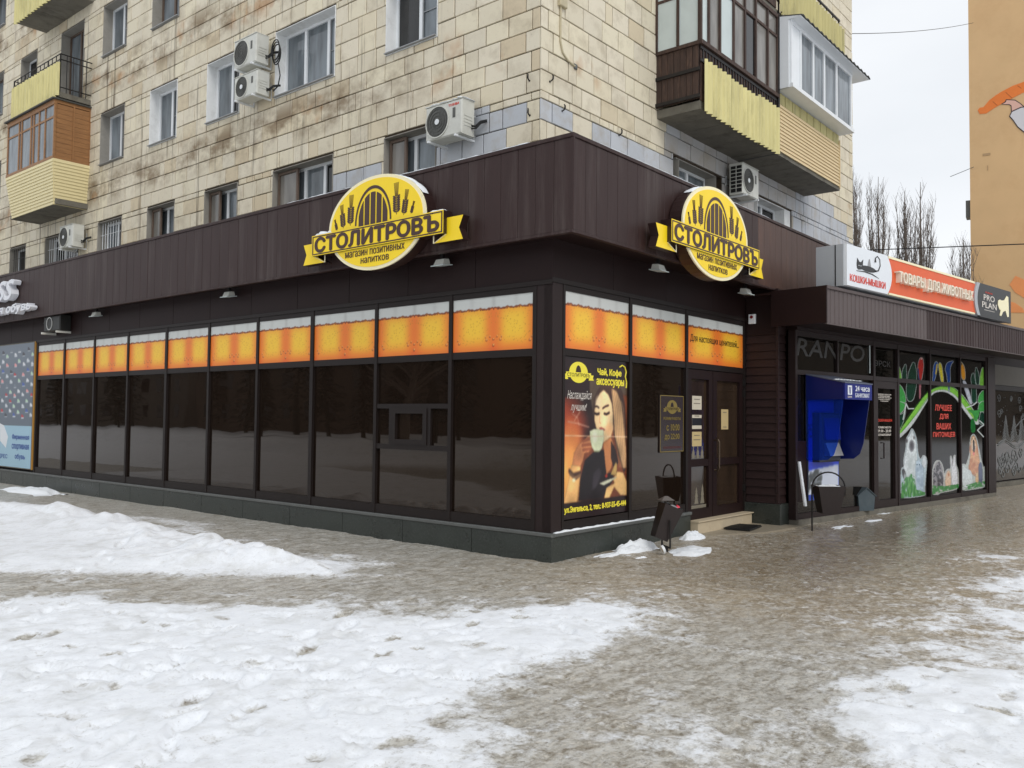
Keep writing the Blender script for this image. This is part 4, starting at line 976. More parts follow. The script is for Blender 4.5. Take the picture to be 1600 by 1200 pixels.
# ---- emblem sign
def emblem_sign():
    t = thing('shop_sign', 'large yellow oval shop emblem with ribbon banner on the long left fascia of the shop', 'sign', FL(-FX-0.20) @ Matrix.Translation((-2.45, 4.04, 0)), group='yellow oval emblem signs on the fascia')
    M = WM[t.name]
    MB().prism(ell(0, 0, 0.90, 0.59), -0.20, -0.02).build('sign_box', m_signsidedk, t, M)
    MB().prism(ell(0, 0, 0.915, 0.60, 72), -0.02, 0.0).build('rim', m_ivory, t, M)
    MB().prism(ell(0, 0, 0.865, 0.558, 72), 0.0, 0.006).build('face', m_yel, t, M)
    # barrel end
    o = ell(-0.03, 0.0, 0.345, 0.475, 40, 0, math.pi, False); i_ = ell(-0.03, 0.0, 0.318, 0.435, 40, 0, math.pi, False)
    MB().prism(o+i_[::-1], 0.006, 0.010).build('barrel_arch', m_signbrown, t, M)
    bx, by = 0.285, 0.395
    for k in range(5):
        a = -bx+k*2*bx/5+0.012; b = -bx+(k+1)*2*bx/5-0.012
        top = [(a+(b-a)*j/6, by*math.sqrt(max(0, 1-((a+(b-a)*j/6)/bx)**2))) for j in range(7)]
        if k == 0: top = [p for p in top if p[1] > 0.02] or top
        MB().prism([(a-0.03, -0.05), (b-0.03, -0.05)]+[(p[0]-0.03, p[1]) for p in top[::-1]], 0.006, 0.010).build('barrel_stave', m_signbrown, t, M)
    # wheat ears
    def ear(x, y, h, lean):
        mb = MB(); c, s_ = math.cos(lean), math.sin(lean)
        R = lambda u, v: (x+u*c+v*s_, y-u*s_+v*c)
        for k in range(7):
            v = h*0.08+k*h*0.075
            for sd_ in (-1, 1):
                cx, cy = sd_*h*0.075, v; e = [(cx+sd_*h*0.02+h*0.060*math.cos(q)+sd_*0.05*math.sin(q)*h, cy+h*0.062*math.sin(q)) for q in [j*math.pi/4 for j in range(8)]]
                mb.prism([R(*p) for p in e], 0.006, 0.009)
        for k in (-2, -1, 0, 1, 2):
            mb.prism([R(k*h*0.03-h*0.008, h*0.55), R(k*h*0.03+h*0.008, h*0.55), R(k*h*0.052+h*0.008, h), R(k*h*0.052-h*0.008, h)], 0.006, 0.009)
        mb.prism([R(-h*0.012, -h*0.05), R(h*0.012, -h*0.05), R(h*0.01, h*0.6), R(-h*0.01, h*0.6)], 0.0062, 0.0085)
        mb.build('wheat_ear', m_signbrown, t, M)
    for x, y, h, le in ((-0.47, 0.04, 0.38, 0.04), (-0.61, 0.02, 0.30, -0.14), (-0.74, 0.0, 0.15, -0.32), (0.41, 0.06, 0.38, -0.03), (0.54, 0.03, 0.30, 0.18), (0.67, 0.02, 0.15, 0.34)): ear(x, y, h, le)
    # ribbon
    MB().prism([(-1.24, -0.30), (1.24, -0.30), (1.24, -0.025), (-1.24, -0.025)], -0.12, 0.03, 0, 1).build('ribbon', [m_yel, m_signsidedk], t, M)
    MB().ring([(-1.225, -0.288), (1.225, -0.288), (1.225, -0.037), (-1.225, -0.037)], [(-1.205, -0.273), (1.205, -0.273), (1.205, -0.052), (-1.205, -0.052)], 0.03, 0.033).build('ribbon_border', m_signbrown, t, M)
    for s_ in (-1, 1):
        P = [(s_*1.02, -0.39), (s_*1.50, -0.39), (s_*1.435, -0.25), (s_*1.50, -0.11), (s_*1.20, -0.11), (s_*1.20, -0.30)]
        MB().prism(P, -0.14, -0.03, 0, 1).build('ribbon_tail', [m_yel, m_signsidedk], t, M)
        MB().prism([(s_*1.24, -0.302), (s_*1.225, -0.302), (s_*1.02, -0.392), (s_*1.035, -0.392)], -0.03, -0.022).build('fold_line', m_ivory, t, M)
        MB().prism([(s_*1.02, -0.30), (s_*1.035, -0.30), (s_*1.035, -0.39), (s_*1.02, -0.39)], -0.03, -0.024).build('fold_line', m_ivory, t, M)
    text('СТОЛИТРОВЪ', -1.16, 1.16, -0.258, -0.066, 0.03, 0.036, m_signbrown, t, M, bold=0.085, name='lettering')
    text('магазин позитивных', -0.56, 0.56, -0.40, -0.325, 0.006, 0.010, m_signbrown, t, M, bold=0.02)
    text('напитков', -0.25, 0.28, -0.50, -0.43, 0.006, 0.010, m_signbrown, t, M, bold=0.02)
    for u in (-0.6, 0.6): MB().box(u-0.03, u+0.03, -0.35, 0.2, -0.205, -0.199).build('bracket', m_iron, t, M)
    return t
es = emblem_sign(); index_children()
copy_tree(es, FR(-FY-0.22) @ Matrix.Translation((2.60, 4.01, 0)), label='large yellow oval shop emblem with ribbon banner on the short right fascia above the entrance')
# snow lying on sign tops, roof edge, plinth
def snow_strip(pts, wd, ht, M, label, cat='snow', seed=1, name='snow_patch'):
    """pts: list of (u,v,w) along the support; ragged lump of snow"""
    r = random.Random(seed); mb = MB(); n = len(pts)
    rows_ = []
    for i, (u, v, w) in enumerate(pts):
        h = ht*(0.45+0.55*r.random())*(0.25 if i in (0, n-1) else 1); d = wd*(0.8+0.3*r.random())
        rows_.append([(u, v, w-d/2), (u, v+h*0.7, w-d*0.42), (u, v+h, w-d*0.1), (u, v+h*0.85, w+d*0.25), (u, v+h*0.35, w+d*0.48), (u, v, w+d/2)])
    vs = [p for rw in rows_ for p in rw]; fs = []
    for i in range(n-1):
        for j in range(6): a = i*6+j; b = i*6+(j+1) % 6; fs.append((a, b, b+6, a+6))
    fs += [tuple(range(6))[::-1], tuple((n-1)*6+j for j in range(6))]
    mb.add(vs, fs); o = mb.build(name, m_snow, None, M, smooth=True, label=label, cat=cat); return o
SG = WM[es.name]
snow_strip([(0.22+0.60*t, 0.6*math.sqrt(1-((0.22+0.60*t)/0.915)**2)-0.004, -0.09) for t in [i/14 for i in range(15)]], 0.13, 0.018, SG, 'thin snow lying on the curved right shoulder of the left yellow emblem', seed=2)
snow_strip([(0.80+0.42*i/10, -0.027, -0.05) for i in range(11)], 0.13, 0.04, SG, 'snow on the right end of the ribbon of the left yellow emblem', seed=3)
snow_strip([(-1.24+0.40*i/10, -0.027, -0.05) for i in range(11)], 0.13, 0.075, SG, 'lump of snow on the left end of the ribbon of the left yellow emblem', seed=4)
snow_strip([(1.26+0.22*i/6, -0.112, -0.09) for i in range(7)], 0.10, 0.02, SG, 'thin snow on the right ribbon tail of the left yellow emblem', seed=6)
SG2 = FR(-FY-0.22) @ Matrix.Translation((2.60, 4.01, 0))
snow_strip([(-0.62+0.5*t, 0.6*math.sqrt(1-((-0.62+0.5*t)/0.915)**2)-0.004, -0.09) for t in [i/12 for i in range(13)]], 0.13, 0.018, SG2, 'thin snow on the curved left shoulder of the right yellow emblem', seed=5)
snow_strip([(-4.6+4.5*i/60, ZF1+0.012, -0.03) for i in range(61)], 0.09, 0.022, FA, 'thin line of snow along the roof edge of the left fascia near the corner', seed=7)
snow_strip([(0.2+4.6*i/50, ZF1+0.012, -0.03) for i in range(51)], 0.09, 0.018, FB, 'thin line of snow along the roof edge of the right fascia', seed=8)
snow_strip([(0.02+2.2*i/34, 0.3175, 0.028) for i in range(35)], 0.05, 0.026, B0, 'narrow white snow line on the stone ledge under the coffee poster', seed=9)

# ---- flood lights under the canopy
def floodlight():
    t = thing('floodlight', 'small grey floodlight under the left canopy, nearest to the shop corner', 'lamp', FL(0) @ Matrix.Translation((-1.62, ZF0+0.02, 0.12)), group='small floodlights under the canopy'); M = WM[t.name]
    mb = MB(); mb.box(-0.02, 0.02, -0.055, 0.0, -0.02, 0.02); mb.box(-0.09, 0.09, -0.065, -0.05, -0.012, 0.012); mb.build('bracket', m_iron, t, M)
    mb = MB(); mb.hexa([(-0.085, -0.125, -0.05), (0.085, -0.125, -0.05), (0.07, -0.06, -0.04), (-0.07, -0.06, -0.04), (-0.085, -0.14, 0.07), (0.085, -0.14, 0.07), (0.07, -0.07, 0.045), (-0.07, -0.07, 0.045)]); mb.build('housing', m_acw, t, M)
    mb = MB(); mb.hexa([(-0.105, -0.137, -0.07), (0.105, -0.137, -0.07), (0.105, -0.126, -0.07), (-0.105, -0.126, -0.07), (-0.105, -0.160, 0.10), (0.105, -0.160, 0.10), (0.105, -0.149, 0.10), (-0.105, -0.149, 0.10)]); mb.build('glass_cover', m_frost, t, M)
    return t
fl_ = floodlight(); index_children()
copy_tree(fl_, FL(0) @ Matrix.Translation((-6.33, ZF0+0.02, 0.12)), label='small grey floodlight under the left canopy, above the sixth drink panel')
copy_tree(fl_, FL(0) @ Matrix.Translation((-10.9, ZF0+0.02, 0.12)), label='small grey floodlight under the left canopy, beside the recessed dark air conditioner')
copy_tree(fl_, FR(0) @ Matrix.Translation((1.78, ZF0+0.02, 0.30)), label='small grey floodlight under the right canopy, above the coffee poster')
copy_tree(fl_, FR(0) @ Matrix.Translation((4.3, ZF0+0.02, 0.30)), label='small grey floodlight under the right canopy, above the entrance door')
# alarm box on the pillar side
t = thing('alarm_box', 'small white alarm box with red lamp high on the brown wall beside the door', 'alarm box', SF @ Matrix.Translation((0.12, 3.08, 0.0))); M = WM[t.name]
MB().bbox(-0.05, 0.06, 0, 0.15, 0.01, 0.05, 0.006).build('casing', m_pvc, t, M); MB().prism(ell(0.005, 0.105, 0.024, 0.024, 14), 0.05, 0.062).build('red_lamp', mat('red_lamp_plastic', (120, 20, 28), 0.3), t, M)

# ================================================================== PRINTS AND SIGNS ON THE CORNER SHOP
def mini_emblem(name, parent, M, cx, cy, s, w, cy_m, dk, txt=True):
    MB().prism(ell(cx, cy, 0.90*s, 0.60*s, 40), w, w+0.002).build(name, cy_m, parent, M)
    MB().prism([(cx-0.3*s, cy-0.02*s)]+[(cx-0.02*s+0.26*s*math.cos(a), cy+0.40*s*math.sin(a)) for a in [math.pi-math.pi*k/10 for k in range(11)]]+[(cx+0.26*s, cy-0.02*s)], w+0.002, w+0.0028).build('barrel_arch', dk, parent, M)
    MB().prism([(cx-1.22*s, cy-0.30*s), (cx+1.22*s, cy-0.30*s), (cx+1.22*s, cy+0.0*s), (cx-1.22*s, cy+0.0*s)], w+0.003, w+0.004).build('ribbon', cy_m, parent, M)
    for q in (-1, 1): MB().prism([(cx+q*1.0*s, cy-0.42*s), (cx+q*1.5*s, cy-0.42*s), (cx+q*1.42*s, cy-0.27*s), (cx+q*1.5*s, cy-0.12*s), (cx+q*1.15*s, cy-0.12*s)], w, w+0.0025).build('ribbon_tail', cy_m, parent, M)
    if txt: text('СТОЛИТРОВЪ', cx-1.1*s, cx+1.1*s, cy-0.25*s, cy-0.05*s, w+0.004, w+0.005, dk, parent, M, bold=0.02, res=2)

t = thing('coffee_poster', 'tall poster of a long haired woman drinking from a white cup, beside the shop corner', 'poster', B0 @ Matrix.Translation((0.92, 0.43, 0.0))); M = B0
def pm(x, y):
    f = (x-135)/433.0; yt = 56+42*f; yb = 1174-51*f; return f, 1-(y-yt)/(yb-yt)
P = Print(170, 250, (40, 22, 22))
P.blob(0.04, 0.56, 0.36, 0.26, (170, 66, 36), 1.0, 1.2); P.blob(0.10, 0.36, 0.26, 0.30, (250, 160, 84), 1.0, 1.3); P.blob(0.06, 0.22, 0.26, 0.24, (252, 176, 92), 0.9, 0.8)
P.r, P.rk, P.g = 0.26, 7, 0.06
pp = lambda L_: [pm(x, y) for x, y in L_]
P.poly(pp([(300, 205), (568, 232), (568, 640), (480, 640), (330, 470), (302, 330)]), (92, 74, 60), 3)
P.poly(pp([(470, 300), (568, 330), (568, 1020), (420, 1030), (300, 1040), (240, 1045), (250, 700), (400, 640)]), (120, 62, 38), 4)
P.poly(pp([(352, 300), (385, 245), (435, 222), (490, 240), (530, 300), (552, 400), (562, 560), (568, 820), (545, 860), (512, 760), (482, 650), (462, 560), (400, 310), (365, 330), (340, 400), (334, 500), (326, 440), (332, 350)]), (70, 46, 38), 1)
P.poly(pp([(455, 275), (492, 300), (525, 380), (540, 500), (560, 700), (562, 830), (540, 830), (505, 700), (478, 600), (470, 480), (462, 390)]), (206, 160, 112), 3)
for k in range(12): P.line(pp([(452+k*7, 285+k*8), (474+k*6.5, 420), (484+k*6.5, 600), (512+k*5, 820)]), 0.003, (110, 74, 50) if k % 2 else (240, 204, 152), 0.55)
for k in range(7): P.line(pp([(430+k*10, 232+k*4), (370+k*14, 270), (345+k*18, 350)]), 0.003, (96, 66, 50), 0.4)
P.poly(pp([(398, 288), (432, 322), (456, 382), (464, 450), (466, 560), (450, 612), (420, 642), (396, 655), (378, 600), (350, 558), (337, 505), (335, 430), (348, 360), (372, 310)]), (252, 214, 160), 1)
P.blob(*pm(440, 560), 0.09, 0.06, (236, 168, 112), 0.6); P.blob(*pm(360, 380), 0.06, 0.06, (255, 236, 196), 0.6)
P.line(pp([(341, 404), (352, 401), (366, 412)]), 0.006, (52, 30, 26)); P.line(pp([(392, 416), (412, 402), (432, 396)]), 0.0065, (52, 30, 26))
P.line(pp([(338, 450), (352, 456), (368, 452)]), 0.008, (40, 24, 22)); P.line(pp([(402, 452), (418, 457), (438, 446)]), 0.008, (40, 24, 22))
P.line(pp([(372, 470), (371, 510), (380, 520)]), 0.004, (206, 138, 96), 0.8); P.poly(pp([(366, 552), (382, 545), (396, 552), (412, 564), (392, 574), (378, 566)]), (190, 86, 76), 1)
P.poly(pp([(396, 655), (450, 610), (466, 650), (478, 720), (452, 835), (420, 872), (405, 800), (400, 700)]), (216, 138, 84), 1)
P.poly(pp([(452, 640), (484, 700), (505, 790), (474, 835), (452, 760)]), (50, 32, 30), 1)
P.poly(pp([(275, 770), (330, 716), (402, 700), (412, 800), (420, 870), (470, 850), (470, 900), (400, 1030), (236, 1046), (246, 900)]), (30, 22, 26), 1)
P.poly(pp([(330, 860), (370, 820), (392, 860), (350, 960), (320, 980)]), (62, 56, 64), 3, 0.7)
P.poly(pp([(268, 632), (300, 598), (316, 604), (322, 690), (300, 716), (272, 722), (262, 775), (246, 812), (192, 812), (204, 720), (232, 668)]), (214, 138, 90), 1)
for a, b in (((262, 642), (308, 622)), ((256, 668), (314, 662)), ((262, 700), (318, 694))): P.line(pp([a, b]), 0.010, (140, 74, 50), 0.8)
P.poly(pp([(190, 800), (248, 812), (242, 905), (226, 1054), (142, 1062), (166, 930)]), (250, 190, 118), 1)
P.line(pp([(176, 842), (200, 872), (246, 856)]), 0.014, (70, 46, 36)); P.line(pp([(180, 860), (214, 896), (244, 874)]), 0.010, (120, 90, 66)); P.blob(*pm(205, 905), 0.03, 0.016, (240, 232, 190))
P.poly(pp([(304, 572), (330, 558), (398, 560), (403, 622), (388, 692), (370, 716), (336, 712), (320, 682), (308, 630)]), (236, 242, 198), 1)
P.blob(*pm(340, 610), 0.05, 0.05, (255, 255, 232), 0.8); P.poly(pp([(332, 706), (372, 708), (366, 717), (338, 716)]), (180, 186, 140), 1)
P.poly(pp([(466, 905), (498, 850), (540, 858), (568, 922), (568, 1016), (520, 1012), (476, 958), (442, 1032), (406, 1032), (420, 960), (478, 930)]), (252, 200, 128), 1)
P.poly(pp([(448, 872), (486, 784), (496, 800), (492, 880)]), (196, 158, 92), 1); P.blob(*pm(420, 880), 0.03, 0.016, (196, 52, 34)); P.poly(pp([(370, 930), (430, 905), (502, 884), (444, 926), (400, 946)]), (240, 240, 206), 1)
P.poly(pp([(135, 1064), (568, 1018), (568, 1140), (135, 1190)]), (36, 20, 22), 1); P.poly(pp([(135, 40), (568, 80), (568, 214), (300, 205), (302, 330), (135, 340)]), (38, 21, 23), 2)
P.line(pp([(205, 500), (240, 440), (215, 400)]), 0.006, (190, 150, 130), 0.5); P.line(pp([(165, 505), (230, 520), (300, 545)]), 0.006, (190, 150, 130), 0.5); P.line(pp([(190, 450), (225, 480), (235, 530)]), 0.006, (190, 150, 130), 0.4)
P.line([(0, 0.513), (1, 0.497)], 0.0035, (236, 206, 170), 0.7)
for _ in range(2):
    for ch_ in range(3): P.c[..., ch_] = P.blur(P.c[..., ch_], 1)
_sh = 0.80+0.36*vnoise(P.X*8+3, P.Y*10+3, 1.0, 91); P.c *= 1.08*_sh[..., None]; P.c += (np.random.default_rng(2).random(P.X.shape)[..., None]-0.5)*10
MB().box(0.235, 1.588, 0.44, 2.308, -0.06, -0.0225).build('board', m_frame, t, M)
obj('printed_picture', P.mesh(0.237, 1.586, 0.442, 2.306, -0.020, PRINT), t, M)
m_py = mat('print_yellow', (248, 232, 70), 0.5); m_pw = mat('print_white', (222, 214, 204), 0.5); m_dark = mat('print_dark', (52, 34, 26), 0.5)
mini_emblem('emblem', t, M, 0.53, 2.13, 0.205, -0.019, m_py, m_dark)
text('Чай, Кофе', 0.92, 1.44, 2.10, 2.20, -0.019, -0.016, m_py, t, M, bold=0.05, res=2); text('аксессуары', 0.90, 1.50, 1.975, 2.075, -0.019, -0.016, m_py, t, M, bold=0.05, res=2)
MB().tube([(1.40, 2.235, -0.017), (1.46, 2.26, -0.017), (1.52, 2.24, -0.017), (1.55, 2.18, -0.017), (1.53, 2.12, -0.017), (1.56, 2.05, -0.017), (1.55, 1.98, -0.017)], 0.009, 6).build('flourish', m_py, t, M)
text('Наслаждайся', 0.31, 0.80, 1.80, 1.92, -0.019, -0.017, m_pw, t, M, shear=0.4, bold=-0.005, res=2); text('лучшим!', 0.38, 0.70, 1.66, 1.77, -0.019, -0.017, m_pw, t, M, shear=0.4, bold=-0.005, res=2)
text('ул.Энгельса, 2, тел.: 8-937-55-45-444', 0.27, 1.56, 0.50, 0.585, -0.019, -0.016, m_py, t, M, bold=0.05, res=2)

t = thing('opening_hours_sign', 'dark glass sign with opening hours 10:00 to 22:00 left of the entrance door', 'sign', B0 @ Matrix.Translation((2.68, 1.15, 0))); M = B0
m_sg = mat('smoked_glass_plate', (48, 36, 34), 0.25); m_gold = mat('dull_gold', (128, 110, 48), 0.5)
MB().bbox(2.38, 3.02, 1.15, 1.92, -0.028, -0.012, 0.004).build('plate', m_sg, t, M)
MB().ring([(2.385, 1.155), (3.015, 1.155), (3.015, 1.915), (2.385, 1.915)], [(2.395, 1.165), (3.005, 1.165), (3.005, 1.905), (2.395, 1.905)], -0.012, -0.010).build('border', m_gold, t, M)
mini_emblem('emblem', t, M, 2.70, 1.76, 0.155, -0.012, m_gold, m_sg)
text('РЕЖИМ РАБОТЫ', 2.47, 2.93, 1.585, 1.625, -0.012, -0.009, m_gold, t, M, res=2); text('с 10:00', 2.55, 2.90, 1.44, 1.53, -0.012, -0.009, m_gold, t, M, bold=0.02, res=2); text('до 22:00', 2.50, 2.90, 1.31, 1.40, -0.012, -0.009, m_gold, t, M, bold=0.02, res=2)
MB().box(2.47, 2.94, 1.20, 1.23, -0.012, -0.0105).build('line', mat('dull_red_band', (70, 34, 32), 0.5), t, M)
m_pt = mat('print_grey', (120, 110, 96), 0.6)
def notice(u0, u1, v0, v1, label, col, lines=((0.75, 0.6), (0.45, 0.7)), dark=None):
    t = thing('notice', label, 'notice', B0 @ Matrix.Translation((u0, v0, 0)))
    MB().box(u0, u1, v0, v1, -0.0448, -0.042).build('sheet', col, t, B0)
    mb = MB()
    for (f, wd) in lines: c = (u0+u1)/2; h = (u1-u0)*wd/2; y = v0+(v1-v0)*f; mb.box(c-h, c+h, y-0.006, y+0.006, -0.042, -0.0412)
    mb.build('printed_lines', m_pt, t, B0, kind='stuff')
    if dark: MB().box(u0+0.0, u1, v0+(v1-v0)*dark[0], v0+(v1-v0)*dark[1], -0.042, -0.0415).build('dark_photo', m_signblk, t, B0)
m_paper2 = mat('yellowish_paper', (196, 174, 124), 0.7, 0.04, 10)
notice(3.32, 3.60, 1.735, 1.93, 'white paper notice on the door, topmost of three sheets', m_paper)
notice(3.32, 3.60, 1.46, 1.66, 'paper notice with a black picture in the middle, second of three sheets on the door', m_paper, lines=((0.92, 0.5),), dark=(0.25, 0.78))
notice(3.32, 3.60, 1.215, 1.42, 'yellowish paper notice on the door, lowest of three sheets', m_paper2)
notice(4.22, 4.45, 1.45, 1.75, 'narrow orange paper notice on the right door leaf above the handle', m_paper2, lines=((0.85, 0.5), (0.12, 0.5)))
# little bottle and tree stickers on the lower door glass
t = thing('door_stickers', 'pale bottle and snowy fir tree stickers on the left door glass', 'sticker', B0 @ Matrix.Translation((3.45, 0.4, 0)))
m_stk = mat('pale_sticker', (128, 120, 104), 0.6)
for k in range(3):
    x = 3.36+k*0.13; mb = MB(); mb.prism([(x-0.035, 1.045), (x+0.035, 1.045), (x+0.035, 1.13), (x+0.012, 1.17), (x+0.012, 1.215), (x-0.012, 1.215), (x-0.012, 1.17), (x-0.035, 1.13)], -0.0445, -0.043); mb.build('bottle_sticker', m_stk, t, B0)
for x, hh in ((3.45, 0.24), (3.63, 0.28)):
    P0 = [(x-0.06, 0.40), (x+0.06, 0.40), (x+0.03, 0.40+hh*0.4), (x+0.045, 0.40+hh*0.4), (x+0.02, 0.40+hh*0.7), (x+0.03, 0.40+hh*0.7), (x, 0.40+hh), (x-0.03, 0.40+hh*0.7), (x-0.02, 0.40+hh*0.7), (x-0.045, 0.40+hh*0.4), (x-0.03, 0.40+hh*0.4)]
    MB().prism(P0, -0.0445, -0.043).build('tree_sticker', m_stk, t, B0)
MB().box(3.235, 3.745, 0.335, 0.38, -0.0445, -0.0435).build('snow_sticker', m_stk, t, B0)

# ---- sneaker shop at the far left
t = thing('sneaker_poster', 'big grey and pale blue poster with rows of sneakers at far left', 'poster', A0 @ Matrix.Translation((-15.8, 0.38, 0))); M = A0
MB().box(-17.9, -13.97, 0.37, 3.13, -0.05, 0.0315).build('board', m_conc, t, M)
P = Print(230, 190, (104, 114, 126)); r = np.random.default_rng(4)
P.c += ((P.Y-0.6)*24)[..., None]
P.poly([(-0.01, -0.01), (1.01, -0.01), (1.01, 0.335), (-0.01, 0.335)], (160, 196, 214), 0)
for ix in range(17):
    for iy in range(7):
        if r.random() < 0.12: continue
        x = 0.985-ix*0.059+r.uniform(-0.006, 0.006); y = 0.42+iy*0.082+(0.035 if ix % 2 else 0)+r.uniform(-0.006, 0.006)
        col = [(226, 226, 230), (60, 60, 70), (196, 52, 60), (70, 96, 170), (190, 216, 190), (236, 160, 160), (120, 128, 140), (210, 214, 220)][r.integers(8)]
        P.poly([(x-0.018, y-0.012), (x+0.018, y-0.012), (x+0.019, y-0.002), (x+0.006, y+0.006), (x-0.004, y+0.015), (x-0.017, y+0.012)], col, 1); P.poly([(x-0.018, y-0.018), (x+0.02, y-0.018), (x+0.02, y-0.012), (x-0.018, y-0.012)], (216, 218, 224), 1)
obj('printed_picture', P.mesh(-17.88, -13.99, 0.39, 3.11, 0.034, PRINT), t, M)
m_pb = mat('print_blue', (50, 78, 160), 0.5)
for s_, v in (('Фирменная', 0.98), ('спортивная', 0.76), ('обувь', 0.55)):
    wdt = 0.46 if s_ != 'обувь' else 0.27; text(s_, -14.56-wdt, -14.56+wdt, v, v+0.14, 0.035, 0.037, m_pb, t, M, bold=0.03, res=2)
text('АДРЕС', -15.9, -15.25, 0.55, 0.66, 0.035, 0.037, m_pb, t, M, bold=0.02, res=2)
MB().prism([(-15.7, 0.95), (-15.35, 0.8), (-15.25, 1.05), (-15.5, 1.3), (-15.75, 1.35)], 0.035, 0.037).build('sneaker_picture', m_white, t, M)
MB().box(-13.972, -13.93, 0.37, 3.13, 0.0, 0.03).build('edge_strip', mat('ochre_strip', (176, 128, 52), 0.6), t, M)
t = thing('letter_sign', 'white raised italic letters of the sneaker shop on the far left fascia', 'sign', FA @ Matrix.Translation((-15.5, 3.68, 0)))
text('CROSS', -16.9, -14.02, 4.02, 4.42, 0.02, 0.17, m_letterside, t, FA, shear=0.35, bold=0.06, name='letters')
text('спортивная обувь', -17.2, -13.15, 3.68, 3.90, 0.02, 0.16, m_letterside, t, FA, shear=0.2, bold=0.05, name='letters')
# wall recess with the old air conditioner beside it
t = thing('air_conditioner', 'old dark air conditioner on pale brackets in the recess above the leftmost drink panels', 'air conditioner', A0 @ Matrix.Translation((-12.7, 3.2, 0))); M = A0
m_acd = mat('grimy_ac_casing', (34, 34, 32), 0.5, 0.2, 6)
mb = MB(); mb.bbox(-13.0, -12.25, 3.26, 3.57, 0.02, 0.24, 0.02); mb.build('casing', m_acd, t, M)
MB().ring(ell(-12.72, 3.415, 0.14, 0.135, 20), ell(-12.72, 3.415, 0.12, 0.115, 20), 0.24, 0.25).build('fan_ring', m_steel, t, M)
for x in (-13.0, -12.3): MB().box(x, x+0.03, 3.21, 3.25, 0.0, 0.29).build('bracket', m_acw, t, M)
MB().tube([(-13.05, 3.5, 0.2), (-13.22, 3.45, 0.15), (-13.2, 3.3, 0.1), (-13.05, 3.25, 0.05)], 0.015, 6).build('hose', m_black, t, M)

# ================================================================== AIR CONDITIONERS ON THE BLOCK
def ac_unit(M0, label, w=0.78, h=0.54, d=0.28, hub=True, brand=None, snow=False, rot_front=None, gap=0.14):
    """local: u across, v up, w away from the wall; origin at lower left back corner on the wall"""
    t = thing('air_conditioner', label, 'air conditioner', M0, group='air conditioners on the apartment block'); M = WM[t.name]
    z0 = gap; z1 = gap+d
    mb = MB(); mb.bbox(0, w, 0, h, z0, z1, 0.02); mb.build('casing', m_acw, t, M)
    MB().box(-0.006, w+0.006, h, h+0.012, z0-0.004, z1+0.004).build('lid', m_acw, t, M)
    cx, cy, R_ = w*0.34, h*0.5, min(h*0.44, w*0.32)
    MB().prism(ell(cx, cy, R_, R_, 28), z1, z1+0.004).build('fan_opening', m_grille, t, M)
    mb = MB()
    for k in range(1, 5): mb.ring(ell(cx, cy, R_*k/4.6, R_*k/4.6, 24), ell(cx, cy, R_*k/4.6-0.006, R_*k/4.6-0.006, 24), z1+0.005, z1+0.013)
    for k in range(16): a = 2*math.pi*k/16; mb.bar((cx+0.03*math.cos(a), cy+0.03*math.sin(a), z1+0.010), (cx+R_*math.cos(a), cy+R_*math.sin(a), z1+0.010), 0.0022, 0, 3)
    mb.build('fan_grille', m_grille, t, M)
    MB().ring(ell(cx, cy, R_*1.06, R_*1.06, 28), ell(cx, cy, R_*0.99, R_*0.99, 28), z1-0.002, z1+0.016).build('fan_ring', m_acw, t, M)
    if hub: MB().prism(ell(cx, cy, 0.045, 0.045, 16), z1+0.012, z1+0.02).build('fan_hub', m_pvc, t, M)
    MB().box(w*0.76, w*0.83, h*0.5, h*0.78, z1, z1+0.006).build('vent', m_grille, t, M)
    for k in range(4):
        MB().box(w-0.001, w+0.008, h*0.25+k*0.05, h*0.25+k*0.05+0.03, z0+0.05, z1-0.05).build('side_louvre', m_acw, t, M)
    if brand: text(brand, w*0.64, w*0.93, h*0.84, h*0.91, z1, z1+0.004, m_sign_red, t, M, bold=0.02, res=2)
    for x in (0.08, w-0.12):
        mb = MB(); mb.box(x, x+0.035, -0.035, -0.003, 0.0, z1+0.04); mb.box(x, x+0.035, -0.035, h*0.7, 0.0, 0.03)
        mb.build('bracket', m_pvc, t, M)
    mb = MB(); mb.tube([(w, h*0.3, z0+0.06), (w+0.07, h*0.26, z0+0.05), (w+0.13, h*0.4, z0), (w+0.16, h*0.5, 0.0)], 0.018, 7); mb.tube([(w, h*0.22, z0+0.06), (w+0.09, h*0.2, z0+0.05), (w+0.14, h*0.35, z0), (w+0.17, h*0.47, 0.0)], 0.012, 6); mb.build('hose', m_black, t, M)
    return t
def onL(y, z): return ML @ Matrix.Translation((-y, z, 0))
ac_unit(onL(3.86, 5.90), 'white air conditioner with round grey fan and snow on top, beside the nearest first-row window', brand='TOSHIBA')
snow_strip([(-3.87+0.82*i/16, 5.90+0.552, 0.28) for i in range(17)], 0.30, 0.05, ML, 'snow on top of the air conditioner with the round grey fan', seed=12)
a2 = ac_unit(onL(9.30, 8.42), 'upper of the two stacked white air conditioners, with black fan and coiled black hoses', w=0.76, h=0.56, hub=False, gap=0.16)
ac_unit(onL(9.30, 7.80), 'lower of the two stacked white air conditioners, with a small red star badge', w=0.78, h=0.46, gap=0.14)
t = thing('cable_coil', 'loops of black cable hanging beside the two stacked air conditioners', 'cable', ML @ Matrix.Translation((-8.3, 8.6, 0)))
mb = MB()
for k in range(3): mb.tube([(-8.38+0.13*math.cos(a)+0.02*k, 8.62+0.20*math.sin(a)+0.03*k, 0.08+0.03*k) for a in [2*math.pi*j/16 for j in range(17)]], 0.012, 6)
mb.tube([(-8.33, 8.44, 0.08), (-8.3, 8.2, 0.05), (-8.36, 8.0, 0.05), (-8.45, 7.9, 0.1)], 0.012, 6); mb.build('loops', m_black, t, ML, kind='stuff')
